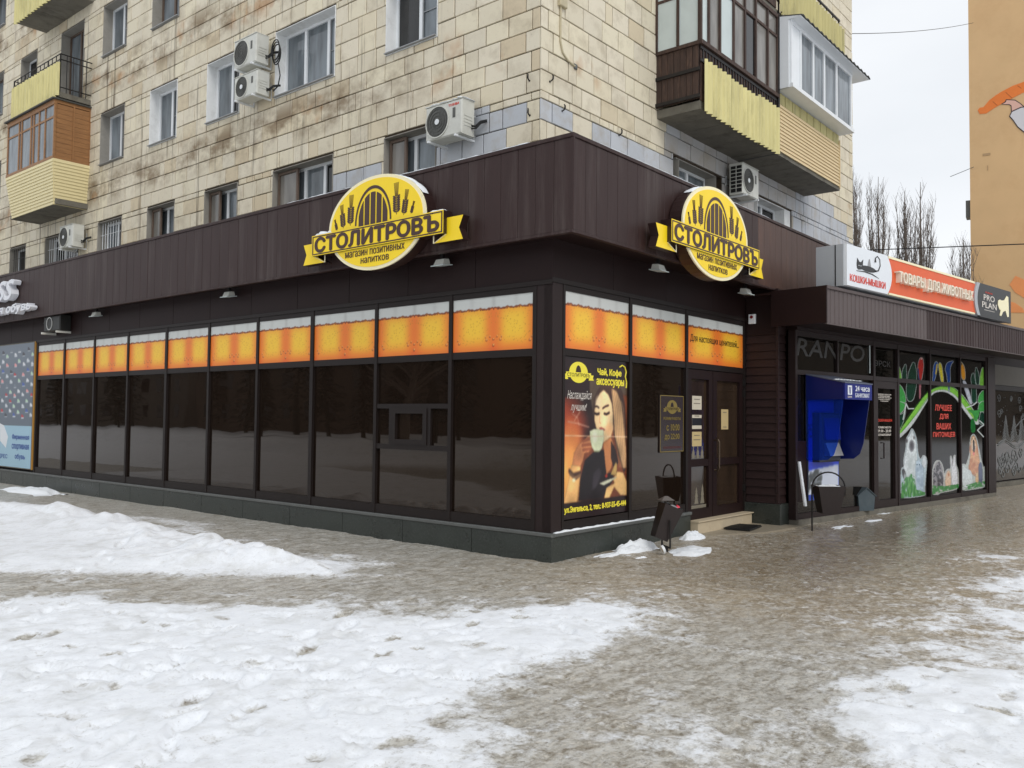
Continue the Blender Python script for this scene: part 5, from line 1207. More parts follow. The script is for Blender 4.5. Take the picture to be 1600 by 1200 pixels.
ac_unit(onL(17.2, 5.78), 'white air conditioner above the barred windows, under the cream sided balcony', w=0.76, h=0.56)
ac_unit(MR @ Matrix.Translation((8.02, 6.02, 0)), 'white air conditioner under the dark wooden balcony on the short wall', w=0.74, h=0.60)
t = thing('side_grille_cover', 'black latticed side of the air conditioner under the dark wooden balcony', 'grille', MR @ Matrix.Translation((8.0, 6.3, 0.3)))
mb = MB(); mb.box(8.012, 8.018, 6.06, 6.58, 0.17, 0.40); mb.build('dark_opening', m_black, t, MR)
mb = MB()
for k in range(1, 7): mb.box(8.002, 8.0115, 6.06+k*0.074, 6.072+k*0.074, 0.17, 0.40)
mb.box(8.001, 8.0118, 6.06, 6.58, 0.28, 0.29); mb.build('lattice', m_acw, t, MR)

# wall pipe with loop and hooks on the block
t = thing('wall_cable', 'cream painted cable with a fuse box running down the tiled wall at the corner', 'cable', MR @ Matrix.Translation((2.55, 7.8, 0)))
mb = MB(); mb.tube([(2.56, 9.4, 0.045), (2.56, 7.25, 0.045), (2.62, 7.10, 0.045), (2.75, 7.02, 0.045), (2.93, 6.99, 0.045)], 0.016, 8); mb.build('cable', m_pipe, t, MR)
MB().bbox(2.50, 2.68, 7.78, 7.92, 0.03, 0.09, 0.01).build('fuse_box', m_pipe, t, MR)
MB().bbox(2.92, 2.99, 6.95, 7.03, 0.03, 0.06, 0.01).build('end_cap', m_cap, t, MR)
hk = thing('wall_hook', 'rusty iron hook in the grey painted tiles, right of the block corner', 'hook', MR @ Matrix.Translation((2.63, 6.24, 0)), group='rusty iron hooks in the wall'); M = WM[hk.name]
mb = MB(); mb.tube([(0, -0.04, 0.0), (0, -0.035, 0.06), (0.01, 0.0, 0.09), (0.015, 0.06, 0.09), (0.0, 0.09, 0.08)], [0.014, 0.014, 0.016, 0.014, 0.01], 6); mb.prism(ell(0, -0.04, 0.022, 0.022, 10), 0.02, 0.036); mb.v = [(a*0.75, b*0.75, c*0.9) for a, b, c in mb.v]; mb.build('hook_iron', m_iron, hk, M)
index_children()
for Mx, lb in ((MR @ Matrix.Translation((4.2, 6.28, 0)), 'rusty iron hook above the right fascia, between corner and balcony'), (ML @ Matrix.Translation((-2.07, 6.08, 0)), 'rusty iron hook in the painted tiles, left of the block corner'),
               (ML @ Matrix.Translation((-2.08, 6.60, 0)), 'rusty iron hook on the cream tiles just above the painted patch'), (MR @ Matrix.Translation((2.33, 6.60, 0)), 'rusty iron hook high on the cream tiles, right side of the corner')):
    copy_tree(hk, Mx, label=lb)

# ================================================================== PET SHOP
pet = thing('pet_shop', 'low pet supply shop with brown ribbed canopy and animal pictures on its windows', 'shop', FP(0), (3.5, 0, 0))
P0 = FP(0)
MB().box(0.02, 8.3, -0.1, 0.085, -0.5, 0.03).build('base', m_conc, pet, P0)
MB().box(0.05, 8.25, 0.0, 3.4, -2.6, -0.25).build('body', m_brown2, pet, P0)
mb = MB()
for s_, t_ in ((0.03, 0.03), (2.64, 0.035), (3.59, 0.035), (4.98, 0.028), (6.46, 0.028), (7.86, 0.03)): mb.box(s_-t_, s_+t_, 0.085, 2.98, -0.12, 0.0)
ss = [0.03, 2.64, 3.59, 4.98, 6.46, 7.86]
for a, b in zip(ss[:-1], ss[1:]):
    a += 0.0351; b -= 0.0351
    mb.box(a, b, 2.30, 2.375, -0.12, -0.004); mb.box(a, b, 2.90, 2.98, -0.12, -0.004)
    if not (2.5 < a < 3.0): mb.box(a, b, 0.085, 0.17, -0.12, -0.004)
mb.box(1.34, 1.38, 2.376, 2.899, -0.11, -0.01); mb.box(1.34, 1.38, 0.1705, 2.299, -0.11, -0.01)
pf = mb.build('window_frame', m_column, pet, P0)
for a, b, v0, v1 in ((0.065, 1.34, 2.376, 2.899), (1.38, 2.605, 2.376, 2.899), (2.675, 3.555, 2.376, 2.899), (3.625, 4.95, 2.376, 2.899), (5.01, 6.43, 2.376, 2.899), (6.49, 7.83, 2.376, 2.899),
                     (0.065, 1.34, 0.171, 2.299), (1.38, 2.605, 0.171, 2.299), (3.625, 4.95, 0.171, 2.299), (5.01, 6.43, 0.171, 2.299), (6.49, 7.83, 0.171, 2.299)):
    MB().box(a, b, v0, v1, -0.06, -0.045).build('pane', g_pet, pf, P0)
MB().box(0.066, 0.42, 0.35, 1.28, -0.04, -0.01).build('lower_panel', m_brown2, pet, P0)
mb = MB(); mb.ring([(2.68, 0.09), (3.55, 0.09), (3.55, 2.295), (2.68, 2.295)], [(2.78, 0.22), (3.45, 0.22), (3.45, 2.17), (2.78, 2.17)], -0.1, -0.008); dr = mb.build('door', m_column, pet, P0)
MB().box(2.78, 3.45, 0.22, 2.17, -0.07, -0.055).build('pane', g_pet, dr, P0)
MB().tube([(2.87, 0.95, -0.01), (2.87, 0.95, 0.05), (2.87, 1.22, 0.05), (2.87, 1.22, -0.01)], 0.012, 7).build('door_handle', m_column, dr, P0)
MB().box(7.90, 8.32, 0.0, 3.0, -0.3, 0.02).build('pillar', m_column, pet, P0)
MB().box(0.02, 8.3, 2.981, 3.06, -0.3, 0.02).build('lintel', m_brown2, pet, P0)
mb = MB(); mb.bar((2.52, 2.42, -0.03), (2.52, 2.93, -0.03), 0.012); mb.build('white_tube_lamp', m_frost, pet, P0)
# faint letters on the upper glass; RANPO is a sign's reflection painted as flat print
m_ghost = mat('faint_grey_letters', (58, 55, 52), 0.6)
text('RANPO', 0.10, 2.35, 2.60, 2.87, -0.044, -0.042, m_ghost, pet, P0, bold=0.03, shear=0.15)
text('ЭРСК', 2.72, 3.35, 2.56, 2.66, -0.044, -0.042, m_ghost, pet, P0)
# canopy with ribbed sheets
can = MB(); can.box(-0.4, 13.5, 3.50, 3.53, -1.2, 0.69); can.build('canopy_roof', m_brown, pet, P0)
MB().box(-0.38, 13.5, 3.03, 3.06, 0.021, 0.69).build('canopy_soffit', m_brown2, pet, P0)
k = 0; s_ = -0.40
m_fad = mat('faded_ribbed_brown_sheet', (86, 74, 72), 0.5, 0.14, 3, 0.2, 30, stretch=(1, 1, 0.3), dirt=(66, 50, 48), dirt_amt=0.6, dscale=2)
while s_ < 13.4:
    mb = MB(); nn = 6; w_ = 1.16
    for j in range(9):
        a = s_+j*w_/9; q = w_/9
        mb.hexa([(a, 3.0, 0.70), (a+q*0.7, 3.0, 0.70), (a+q*0.7, 3.50, 0.70), (a, 3.50, 0.70), (a+q*0.08, 3.0, 0.711), (a+q*0.62, 3.0, 0.711), (a+q*0.62, 3.50, 0.711), (a+q*0.08, 3.50, 0.711)])
        mb.box(a+q*0.7, a+q, 3.0, 3.50, 0.70, 0.704)
    mb.build('ribbed_sheet', m_fad if s_ < 2 else m_brown, pet, P0, recalc=False); s_ += w_+0.003
mb = MB(); mb.box(-0.41, 13.5, 3.50, 3.545, 0.66, 0.735); mb.box(-0.41, 13.5, 2.985, 3.0, 0.69, 0.725); mb.build('canopy_trim', m_fad, pet, P0)
MB().box(-0.43, -0.401, 3.0, 3.54, -0.16, 0.73).build('canopy_end', m_brown2, pet, P0)
# door texts
def small(s__, u0, u1, v0, v1, m, par, w=-0.054): text(s__, u0, u1, v0, v1, w, w+0.003, m, par, P0, bold=0.03, res=1)
for i, (s__, hw) in enumerate((('УВАЖАЕМЫЕ ПОКУПАТЕЛИ', 0.27), ('в нашем магазине', 0.22), ('ДЛЯ ВАШИХ ПИТОМЦЕВ', 0.28), ('корма и товары', 0.22), ('скидки', 0.15))): small(s__, 3.12-hw, 3.12+hw, 2.06-i*0.030, 2.08-i*0.030, m_pw, dr)
small('КОШКИ-МЫШКИ', 2.82, 3.42, 1.59, 1.635, m_sign_red, dr); small('РЕЖИМ РАБОТЫ', 2.86, 3.38, 1.47, 1.505, m_pw, dr); small('09.00 - 20.00', 2.86, 3.38, 1.40, 1.45, m_pw, dr); small('БЕЗ ВЫХОДНЫХ', 2.86, 3.38, 1.335, 1.375, m_pw, dr)

# window pictures -------------------------------------------------
def gm(x, y):
    px = 1380+x/4.8; s_ = float(np.interp(px, [1405, 1454, 1502, 1541.5, 1552], [3.625, 4.98, 6.46, 7.86, 8.25]))
    yt = 258+0.0977*(x-120); yb = 1180-0.122*(x-120); return s_, 2.33-(y-yt)/(yb-yt)*2.21
m_l1 = mat('leaf_green', (84, 168, 86), 0.4, 0.15, 3); m_l2 = mat('leaf_dark_green', (26, 66, 50), 0.4, 0.15, 3); m_l3 = mat('leaf_light_green', (140, 204, 84), 0.4, 0.12, 3)
m_ow = mat('sticker_outline', (214, 220, 218), 0.4); m_petw = mat('animal_white', (210, 218, 222), 0.5, 0.12, 14); m_petg = mat('animal_grey', (128, 124, 122), 0.5, 0.5, 22); m_petb = mat('animal_dark', (52, 48, 50), 0.5); m_pets = mat('animal_sand', (214, 158, 116), 0.5, 0.2, 10)
m_par = {'red': mat('parrot_red', (196, 48, 44), 0.4), 'blue': mat('parrot_blue', (30, 74, 148), 0.4), 'yel': mat('parrot_yellow', (226, 210, 60), 0.4), 'or': mat('parrot_orange', (232, 158, 48), 0.4)}
m_grassp = mat('printed_grass', (64, 130, 72), 0.5, 0.5, 30)
def petprint():
    nx, ny = 250, 380; P = Print(nx, ny, (15, 13, 12)); P.r, P.rk, P.g = 0.30, 4, 0.16
    px_ = lambda L_: [((x-118)/660.0, 1-(y-60)/1125.0) for x, y in L_]
    def smooth(p, n=2):
        for _ in range(n): p = [q for a, b in zip(p, p[1:]+p[:1]) for q in ((a[0]*0.78+b[0]*0.22, a[1]*0.78+b[1]*0.22), (a[0]*0.22+b[0]*0.78, a[1]*0.22+b[1]*0.78))]
        return p
    def shape(L_, col, out=0, sm=2):
        q = px_(smooth(L_, sm))
        if out:
            m = (P.blur(P.mask(q), out) > 0.06).astype(float); m = P.blur(m, 1)[..., None]; P.c = P.c*(1-m)+np.array((208, 214, 212.))*m
        P.poly(q, col, 1)
    def spots(L_, n, col, rx, ry, seed, a=0.8):
        q = px_(L_); m = P.mask(q); r = np.random.default_rng(seed); xs = [p[0] for p in q]; ys = [p[1] for p in q]; c0 = P.c.copy()
        for _ in range(n): P.blob(r.uniform(min(xs), max(xs)), r.uniform(min(ys), max(ys)), rx*r.uniform(0.6, 1.4), ry*r.uniform(0.6, 1.4), col, a, 0.7)
        P.c = c0*(1-m[..., None])+P.c*m[..., None]
    def ln(L_, w, col, a=1.0): P.line(px_(L_), w, col, a, 1.6)
    LG, DG, BG, SL = (70, 160, 78), (22, 62, 46), (136, 204, 78), (204, 210, 208)
    # leaves and branch
    for L_, c in (([(122, 250), (118, 120), (142, 170), (154, 250)], BG), ([(150, 250), (158, 180), (183, 120), (188, 200), (184, 258)], DG), ([(192, 265), (205, 190), (243, 100), (264, 190), (262, 300), (240, 400), (212, 418), (190, 400), (184, 330)], DG),
                  ([(120, 420), (120, 278), (150, 300), (176, 360), (184, 430)], LG), ([(120, 505), (120, 412), (182, 430), (165, 480), (140, 505)], LG), ([(122, 650), (120, 515), (158, 510), (182, 470), (165, 560)], DG),
                  ([(738, 300), (745, 220), (765, 160), (776, 190), (776, 308), (752, 312)], BG), ([(712, 295), (706, 210), (714, 155), (738, 230), (736, 300)], DG), ([(680, 300), (674, 240), (695, 195), (712, 300), (716, 420), (700, 440), (676, 425)], DG),
                  ([(722, 440), (735, 370), (776, 330), (776, 430)], LG), ([(725, 500), (732, 440), (776, 415), (776, 505)], LG), ([(730, 580), (745, 500), (776, 510), (776, 600), (750, 600)], DG)): shape(L_, c, 2)
    shape([(118, 712), (118, 650), (240, 490), (350, 345), (440, 298), (530, 300), (600, 350), (680, 460), (730, 560), (735, 600), (700, 600), (620, 490), (560, 395), (480, 345), (400, 350), (350, 410), (230, 600)], SL, 0)
    shape([(118, 660), (240, 478), (348, 342), (440, 302), (530, 304), (598, 355), (676, 465), (722, 560), (712, 585), (640, 480), (566, 375), (480, 328), (400, 335), (340, 395), (210, 580), (118, 680)], BG, 0)
    ln([(118, 640), (240, 470), (350, 340), (440, 306), (530, 308), (600, 362), (690, 500)], 0.004, (60, 130, 50), 0.6); ln([(150, 640), (270, 500), (352, 392)], 0.005, (60, 130, 50), 0.5)
    for L_ in ([(182, 430), (200, 470), (240, 470)], [(160, 550), (182, 440)], [(716, 430), (690, 450), (640, 470)], [(738, 570), (772, 600), (745, 615), (720, 640), (765, 690)]): ln(L_, 0.006, SL)
    shape([(640, 480), (700, 492), (745, 480), (725, 560), (700, 578), (690, 520)], LG, 0); shape([(668, 560), (690, 545), (706, 600), (705, 660), (668, 660)], (30, 110, 50), 0)
    # parrots
    shape([(272, 180), (280, 110), (300, 80), (316, 100), (318, 170), (300, 262), (286, 262)], (198, 46, 42), 2); shape([(280, 250), (300, 250), (296, 395), (280, 402)], (176, 110, 120), 0); ln([(276, 170), (284, 250)], 0.006, (40, 60, 110)); P.blob(*px_([(302, 95)])[0], 0.012, 0.006, (240, 236, 230))
    shape([(394, 150), (412, 114), (428, 132), (418, 190), (396, 274), (386, 270)], (28, 76, 156), 2); ln([(420, 140), (410, 210)], 0.006, (226, 190, 50)); shape([(430, 150), (440, 122), (457, 150), (470, 282), (452, 282)], (232, 214, 62), 2)
    shape([(480, 180), (494, 130), (520, 118), (550, 114), (520, 150), (520, 250), (510, 375), (500, 282), (492, 205)], (26, 66, 140), 2); shape([(598, 165), (592, 130), (606, 122), (630, 165), (636, 255), (610, 258)], (236, 160, 46), 2); P.blob(*px_([(604, 140)])[0], 0.015, 0.012, (60, 56, 60)); shape([(606, 262), (640, 262), (690, 445), (662, 448)], (200, 204, 214), 0)
    # white dog and cats
    shape([(140, 1100), (142, 915), (166, 912), (160, 860), (182, 760), (178, 700), (205, 660), (226, 610), (260, 690), (270, 820), (290, 860), (312, 815), (342, 850), (330, 960), (318, 1095), (326, 1125), (150, 1145)], (176, 196, 204), 2)
    shape([(160, 1060), (162, 870), (186, 765), (182, 705), (208, 665), (226, 618), (254, 700), (264, 830), (258, 1060)], (222, 230, 232)); P.blob(*px_([(222, 750)])[0], 0.035, 0.045, (48, 44, 50), 0.95, 0.8); P.blob(*px_([(185, 712)])[0], 0.018, 0.02, (60, 56, 60), 0.9); P.blob(*px_([(240, 690)])[0], 0.014, 0.016, (90, 84, 86), 0.8)
    shape([(148, 960), (150, 920), (170, 925), (186, 1000), (170, 1020)], (52, 50, 52)); shape([(248, 1110), (246, 850), (262, 868), (280, 836), (292, 880), (315, 910), (312, 1110)], (186, 206, 220)); spots([(250, 880), (312, 900), (312, 1100), (250, 1100)], 30, (140, 158, 176), 0.02, 0.02, 1, 0.5)
    for x_ in (262, 280): P.blob(*px_([(x_, 892)])[0], 0.009, 0.006, (40, 70, 90))
    shape([(296, 890), (308, 822), (334, 830), (340, 885), (322, 930)], (206, 214, 218)); spots([(165, 800), (255, 800), (258, 1050), (162, 1050)], 40, (176, 186, 186), 0.02, 0.025, 2, 0.45)
    spots([(140, 1140), (146, 1030), (180, 980), (206, 950), (240, 980), (256, 1080), (325, 1100), (322, 1122), (150, 1142)], 120, (58, 128, 60), 0.018, 0.02, 3, 0.9); spots([(140, 1140), (150, 1040), (206, 970), (250, 1060), (322, 1110), (150, 1142)], 60, (110, 176, 96), 0.006, 0.022, 4, 0.8)
    # hedgehog, guinea pig, rabbit
    shape([(374, 1118), (380, 930), (400, 870), (430, 858), (456, 900), (468, 980), (480, 940), (500, 925), (518, 935), (512, 825), (524, 835), (533, 880), (544, 822), (556, 826), (554, 890), (578, 940), (582, 1070), (512, 1092), (430, 1104), (426, 1118)], (190, 190, 184), 2)
    shape([(382, 1060), (386, 940), (404, 882), (430, 868), (452, 905), (462, 1000), (456, 1065)], (146, 142, 146)); spots([(384, 1060), (388, 930), (430, 866), (460, 1000), (456, 1060)], 90, (46, 44, 50), 0.012, 0.012, 5, 0.8)
    shape([(472, 1060), (474, 985), (490, 940), (512, 940), (522, 1000), (515, 1065)], (224, 190, 160)); P.blob(*px_([(500, 970)])[0], 0.016, 0.016, (176, 110, 70), 0.9); shape([(524, 1060), (522, 930), (515, 832), (526, 842), (534, 890), (545, 830), (554, 832), (552, 890), (570, 940), (574, 1060)], (220, 220, 224)); P.blob(*px_([(530, 880)])[0], 0.010, 0.03, (120, 112, 116), 0.8)
    spots([(376, 1118), (376, 1050), (470, 1055), (578, 1040), (578, 1070), (512, 1086), (425, 1104)], 110, (54, 126, 60), 0.016, 0.012, 6, 0.9)
    # sandy dog with open mouth and small pets
    shape([(598, 1070), (596, 905), (612, 888), (632, 905), (645, 870), (662, 810), (664, 700), (688, 662), (714, 700), (732, 800), (744, 860), (762, 930), (778, 905), (780, 1050), (765, 1068), (640, 1088), (610, 1086)], (188, 196, 190), 2)
    shape([(648, 960), (668, 800), (668, 705), (688, 670), (710, 705), (726, 800), (738, 900), (722, 1010), (700, 970)], (218, 160, 116)); shape([(672, 720), (688, 675), (706, 720), (708, 780), (690, 800), (672, 780)], (238, 206, 176)); shape([(682, 775), (684, 712), (696, 712), (700, 790), (690, 818)], (36, 26, 28)); P.blob(*px_([(690, 815)])[0], 0.012, 0.016, (226, 110, 110))
    for x_ in (680, 700): P.blob(*px_([(x_, 705)])[0], 0.006, 0.005, (30, 22, 20))
    P.blob(*px_([(664, 780)])[0], 0.012, 0.035, (176, 104, 66), 0.8); P.blob(*px_([(716, 790)])[0], 0.012, 0.035, (176, 104, 66), 0.8); spots([(650, 850), (730, 850), (720, 1000), (650, 960)], 30, (176, 108, 74), 0.014, 0.02, 8, 0.5)
    shape([(602, 1062), (604, 908), (614, 895), (640, 930), (672, 940), (690, 1050), (640, 1072)], (214, 222, 222)); shape([(724, 1050), (722, 900), (745, 870), (756, 930), (754, 1050)], (74, 84, 116)); shape([(700, 1040), (702, 960), (722, 950), (724, 1040)], (220, 180, 130))
    spots([(600, 1082), (600, 1060), (700, 1030), (778, 1020), (764, 1062), (640, 1084)], 80, (54, 126, 60), 0.014, 0.010, 9, 0.9)
    X = 118+P.X*660; Y = 60+(1-P.Y)*1125; pxs = 1380+X/4.8
    S_ = np.interp(pxs, [1404.6, 1454, 1502, 1541.5, 1552], [3.62, 4.98, 6.46, 7.86, 8.2]); yt = 258+0.0977*(X-120); yb = 1180-0.122*(X-120); Z_ = 2.33-(Y-yt)/(yb-yt)*2.21
    S_ = np.clip(S_, 3.62, 7.84); Z_ = np.clip(Z_, 0.165, 2.905)
    m = print_mat('printed_window_film', 0.08); m.node_tree.nodes['Principled BSDF'].inputs['Specular IOR Level'].default_value = 0.22; co = np.stack([S_, Z_, np.full(S_.shape, -0.0435)], -1).reshape(-1, 3); i_ = np.arange(nx*ny).reshape(ny, nx); q = np.stack([i_[:-1, :-1], i_[:-1, 1:], i_[1:, 1:], i_[1:, :-1]], -1).reshape(-1, 4)
    me = grid_mesh('window_film', co, q); at = me.color_attributes.new('print', 'FLOAT_COLOR', 'POINT'); x = np.clip(P.c, 0, 255)/255.0; x = np.where(x <= 0.04045, x/12.92, ((x+0.055)/1.055)**2.4)
    at.data.foreach_set('color', np.concatenate([x, np.ones((ny, nx, 1))], -1).ravel()); me.materials.append(m)
    o = bpy.data.objects.new('window_film', me); link(o, None, P0); props(o, 'printed window film with green branch, parrots, white dog, rabbit and sandy dog on black', 'window picture')
petprint()
t = thing('window_lettering', 'red words about the best for your pets on the middle pet shop window', 'lettering', P0 @ Matrix.Translation((5.7, 1.4, 0)))
for s__, y0, y1, x0, x1 in (('ЛУЧШЕЕ', 440, 494, 402, 528), ('ДЛЯ', 508, 562, 436, 500), ('ВАШИХ', 578, 634, 412, 522), ('ПИТОМЦЕВ', 644, 698, 386, 552)):
    a, b = gm(x0, (y0+y1)/2), gm(x1, (y0+y1)/2); zt, zb = gm((x0+x1)/2, y0)[1], gm((x0+x1)/2, y1)[1]
    text(s__, a[0], b[0], zb+0.015, zt-0.015, -0.043, -0.040, m_sign_red, t, P0, bold=0.05, res=2)

# ---- the pet shop sign box
t = thing('pet_shop_sign', 'long illuminated sign box in white, orange and black above the pet shop canopy', 'sign', FP(0.55) @ Matrix.Translation((3.4, 3.56, 0))); M = P0
MB().bbox(0.04, 6.85, 3.585, 4.205, 0.32, 0.76, 0.01).build('sign_box', m_greymetal, t, M)
MB().box(0.034, 0.0395, 3.59, 4.20, 0.62, 0.635).build('seam', m_iron, t, M)
arc = lambda x0, bul, y0, y1, n=12: [(x0+bul*(1-((2*i/n)-1)**2), y0+(y1-y0)*i/n) for i in range(n+1)]
MB().prism([(0.05, 4.20), (0.05, 3.59)]+arc(1.38, 0.16, 3.59, 4.20), 0.76, 0.80).build('white_panel', m_white, t, M)
MB().prism([(1.30, 3.62), (5.10, 3.62), (5.10, 4.165), (1.30, 4.165)], 0.76, 0.785).build('orange_panel', m_orange, t, M)
mb = MB(); mb.box(1.44, 5.0, 3.590, 3.6195, 0.76, 0.798); mb.box(1.44, 5.0, 4.1655, 4.20, 0.76, 0.798); mb.build('frame_strip', m_ivory, t, M)
MB().prism([(x, y) for x, y in arc(5.10, -0.14, 3.59, 4.20)]+[(x, y) for x, y in arc(5.24, -0.14, 3.59, 4.20)][::-1], 0.7602, 0.81).build('divider', m_greymetal, t, M)
MB().prism([(x, y) for x, y in arc(5.245, -0.14, 3.57, 4.205)]+[(6.88, 4.205), (6.88, 3.57)], 0.7601, 0.805).build('black_panel', m_signblk, t, M)
text('ТОВАРЫ ДЛЯ ЖИВОТНЫХ', 1.66, 4.74, 3.775, 3.985, 0.785, 0.87, m_cremeletter, t, M, bold=0.012, name='raised_letters')
text('КОШКИ-МЫШКИ', 0.14, 1.30, 3.66, 3.765, 0.80, 0.806, m_sign_red, t, M, bold=0.02)
# reclining cat emblem
def curve_tube(pts, r, m, name): MB().tube(pts, r, 6).build(name, m, t, M)
MB().prism(ell(0.72, 3.905, 0.26, 0.045, 20), 0.80, 0.804).build('cat_body', m_signblk, t, M)
MB().prism([(0.36, 3.88), (0.40, 3.86), (0.50, 3.87), (0.54, 3.92), (0.56, 4.03), (0.49, 3.98), (0.44, 3.98), (0.37, 4.03), (0.35, 3.94)], 0.80, 0.805).build('cat_head', m_signblk, t, M)
mb = MB(); mb.prism([(0.395, 3.925), (0.43, 3.915), (0.43, 3.93)], 0.805, 0.807); mb.prism([(0.47, 3.915), (0.505, 3.925), (0.47, 3.93)], 0.805, 0.807); mb.build('cat_eyes', m_white, t, M, kind='stuff')
MB().prism([(0.70, 3.94), (0.82, 3.94), (0.80, 4.00), (0.78, 4.06), (0.75, 4.06), (0.72, 4.0)], 0.80, 0.8035).build('mouse', mat('sign_grey', (150, 150, 152), 0.5), t, M)
curve_tube([(0.96, 3.90, 0.803), (1.06, 3.92, 0.803), (1.12, 4.0, 0.803), (1.11, 4.10, 0.803), (1.03, 4.14, 0.803), (0.96, 4.10, 0.803), (0.95, 4.04, 0.803)], [0.014, 0.011, 0.009, 0.008, 0.008, 0.01, 0.02], m_signblk, 'cat_tail')
curve_tube([(0.34, 3.835, 0.803), (0.60, 3.85, 0.803), (0.85, 3.84, 0.803), (1.08, 3.80, 0.803)], [0.004, 0.009, 0.009, 0.003], m_signblk, 'underline')
text('PRO', 5.42, 5.98, 3.90, 4.01, 0.805, 0.810, m_pw, t, M, bold=0.0); text('PLAN', 5.34, 6.08, 3.76, 3.87, 0.805, 0.810, m_pw, t, M, bold=0.0)
text('PURINA', 5.52, 5.88, 4.04, 4.07, 0.805, 0.808, m_sign_red, t, M, res=2); MB().box(5.45, 5.98, 3.715, 3.722, 0.805, 0.807).build('line', m_pw, t, M)
MB().prism([(6.15, 3.88), (6.22, 3.80), (6.30, 3.78), (6.24, 3.68), (6.32, 3.67), (6.42, 3.76), (6.56, 3.80), (6.66, 3.68), (6.74, 3.69), (6.74, 3.90), (6.72, 4.08), (6.64, 4.10), (6.50, 4.0), (6.36, 3.98), (6.26, 3.99), (6.17, 3.96)], 0.805, 0.812).build('dog_picture', m_ivory, t, M)

# ---- cash machine under its blue hood
t = thing('cash_machine', 'blue hooded cash machine with a 24 hour sign beside the brown pillar', 'cash machine', P0 @ Matrix.Translation((0.8, 0.3, 0))); M = P0
m_bluesheet = bpy.data.materials.new('blue_acrylic'); m_bluesheet.use_nodes = True; _b = m_bluesheet.node_tree.nodes['Principled BSDF']
_b.inputs['Base Color'].default_value = (*lin((70, 120, 245)), 1); _b.inputs['Roughness'].default_value = 0.03; _b.inputs['Transmission Weight'].default_value = 0.9; _b.inputs['IOR'].default_value = 1.05
P = Print(70, 140, (24, 58, 206))
P.poly([(0, 0), (1, 0), (1, 0.28), (0, 0.24)], (206, 212, 226), 3); P.poly([(0, 0), (1, 0), (1, 0.05), (0, 0.05)], (28, 62, 170), 0)
r = np.random.default_rng(3)
for _ in range(90): P.blob(r.uniform(-0.02, 0.42), r.uniform(0.06, 0.24), 0.06, 0.02, (70, 74, 74), 0.7)
for _ in range(40): P.blob(r.uniform(0, 0.5), r.uniform(0.5, 0.62), 0.08, 0.015, (12, 32, 110), 0.7)
P.poly([(0, 0.80), (1, 0.80), (1, 1), (0, 1)], (14, 28, 120), 3)
obj('printed_board', P.mesh(0.36, 1.32, 0.36, 2.28, 0.012, PRINT), t, M)
MB().box(0.35, 1.33, 0.35, 2.29, -0.03, 0.01).build('back_board', m_atmgrey, t, M)
mb = MB(); mb.bbox(0.48, 1.12, 0.95, 1.72, 0.014, 0.16, 0.03); mb.build('machine', m_atmgrey, t, M)
MB().hexa([(0.56, 1.30, 0.155), (1.04, 1.30, 0.155), (1.04, 1.64, 0.155), (0.56, 1.64, 0.155), (0.56, 1.30, 0.20), (1.04, 1.30, 0.20), (1.04, 1.64, 0.165), (0.56, 1.64, 0.165)]).build('screen', m_blue, t, M)
MB().hexa([(0.58, 1.05, 0.155), (1.0, 1.05, 0.155), (1.0, 1.25, 0.155), (0.58, 1.25, 0.155), (0.58, 1.05, 0.26), (1.0, 1.05, 0.26), (1.0, 1.25, 0.18), (0.58, 1.25, 0.18)]).build('keypad', m_steel, t, M)
side = [(0.0, 2.30), (0.60, 2.16), (0.60, 1.93), (0.50, 1.25), (0.44, 1.08), (0.34, 1.0), (0.0, 0.98)]
for s0, nm in ((0.325, m_bluesheet), (1.165, m_navy)):
    SFm = P0 @ Matrix(((0, 0, 1, s0), (0, 1, 0, 0), (-1, 0, 0, 0.0), (0, 0, 0, 1)))
    MB().prism([(-w, v) for w, v in side], 0.0, 0.012).build('side_panel', nm, t, SFm)
for s0 in (0.312, 1.179):
    SFm = P0 @ Matrix(((0, 0, 1, s0), (0, 1, 0, 0), (-1, 0, 0, 0.0), (0, 0, 0, 1)))
    MB().prism([(0, 2.302), (-0.605, 2.162), (-0.605, 1.92), (0, 1.92)], 0.0, 0.012).build('hood_side', m_navy, t, SFm)
MB().box(0.312, 1.191, 1.92, 2.162, 0.606, 0.63).build('hood_front', m_blue, t, M)
MB().hexa([(0.30, 2.163, 0.64), (1.20, 2.163, 0.64), (1.20, 2.303, 0.0), (0.30, 2.303, 0.0), (0.30, 2.178, 0.64), (1.20, 2.178, 0.64), (1.20, 2.318, 0.0), (0.30, 2.318, 0.0)]).build('hood_roof', mat('hood_roof_grey', (92, 98, 116), 0.4), t, M)
MB().box(0.40, 0.53, 1.99, 2.13, 0.63, 0.633).build('logo_plate', m_white, t, M); mb = MB(); mb.prism([(0.43, 2.11), (0.45, 2.11), (0.465, 2.02), (0.48, 2.11), (0.50, 2.11), (0.475, 2.0), (0.455, 2.0)], 0.633, 0.635); mb.build('logo', m_blue, t, M)
text('БАНК', 0.40, 0.53, 1.945, 1.972, 0.63, 0.633, m_pw, t, M, res=2); text('24 часа', 0.64, 1.10, 2.05, 2.13, 0.63, 0.634, m_white, t, M, bold=0.02); text('БАНКОМАТ', 0.64, 1.10, 1.955, 2.02, 0.63, 0.634, m_white, t, M)
snow_strip([(0.36+0.8*i/16, 2.215+0.01*(i % 2), 0.45) for i in range(17)], 0.10, 0.012, P0, 'dusting of snow on the sloping roof of the blue cash machine hood', seed=20)

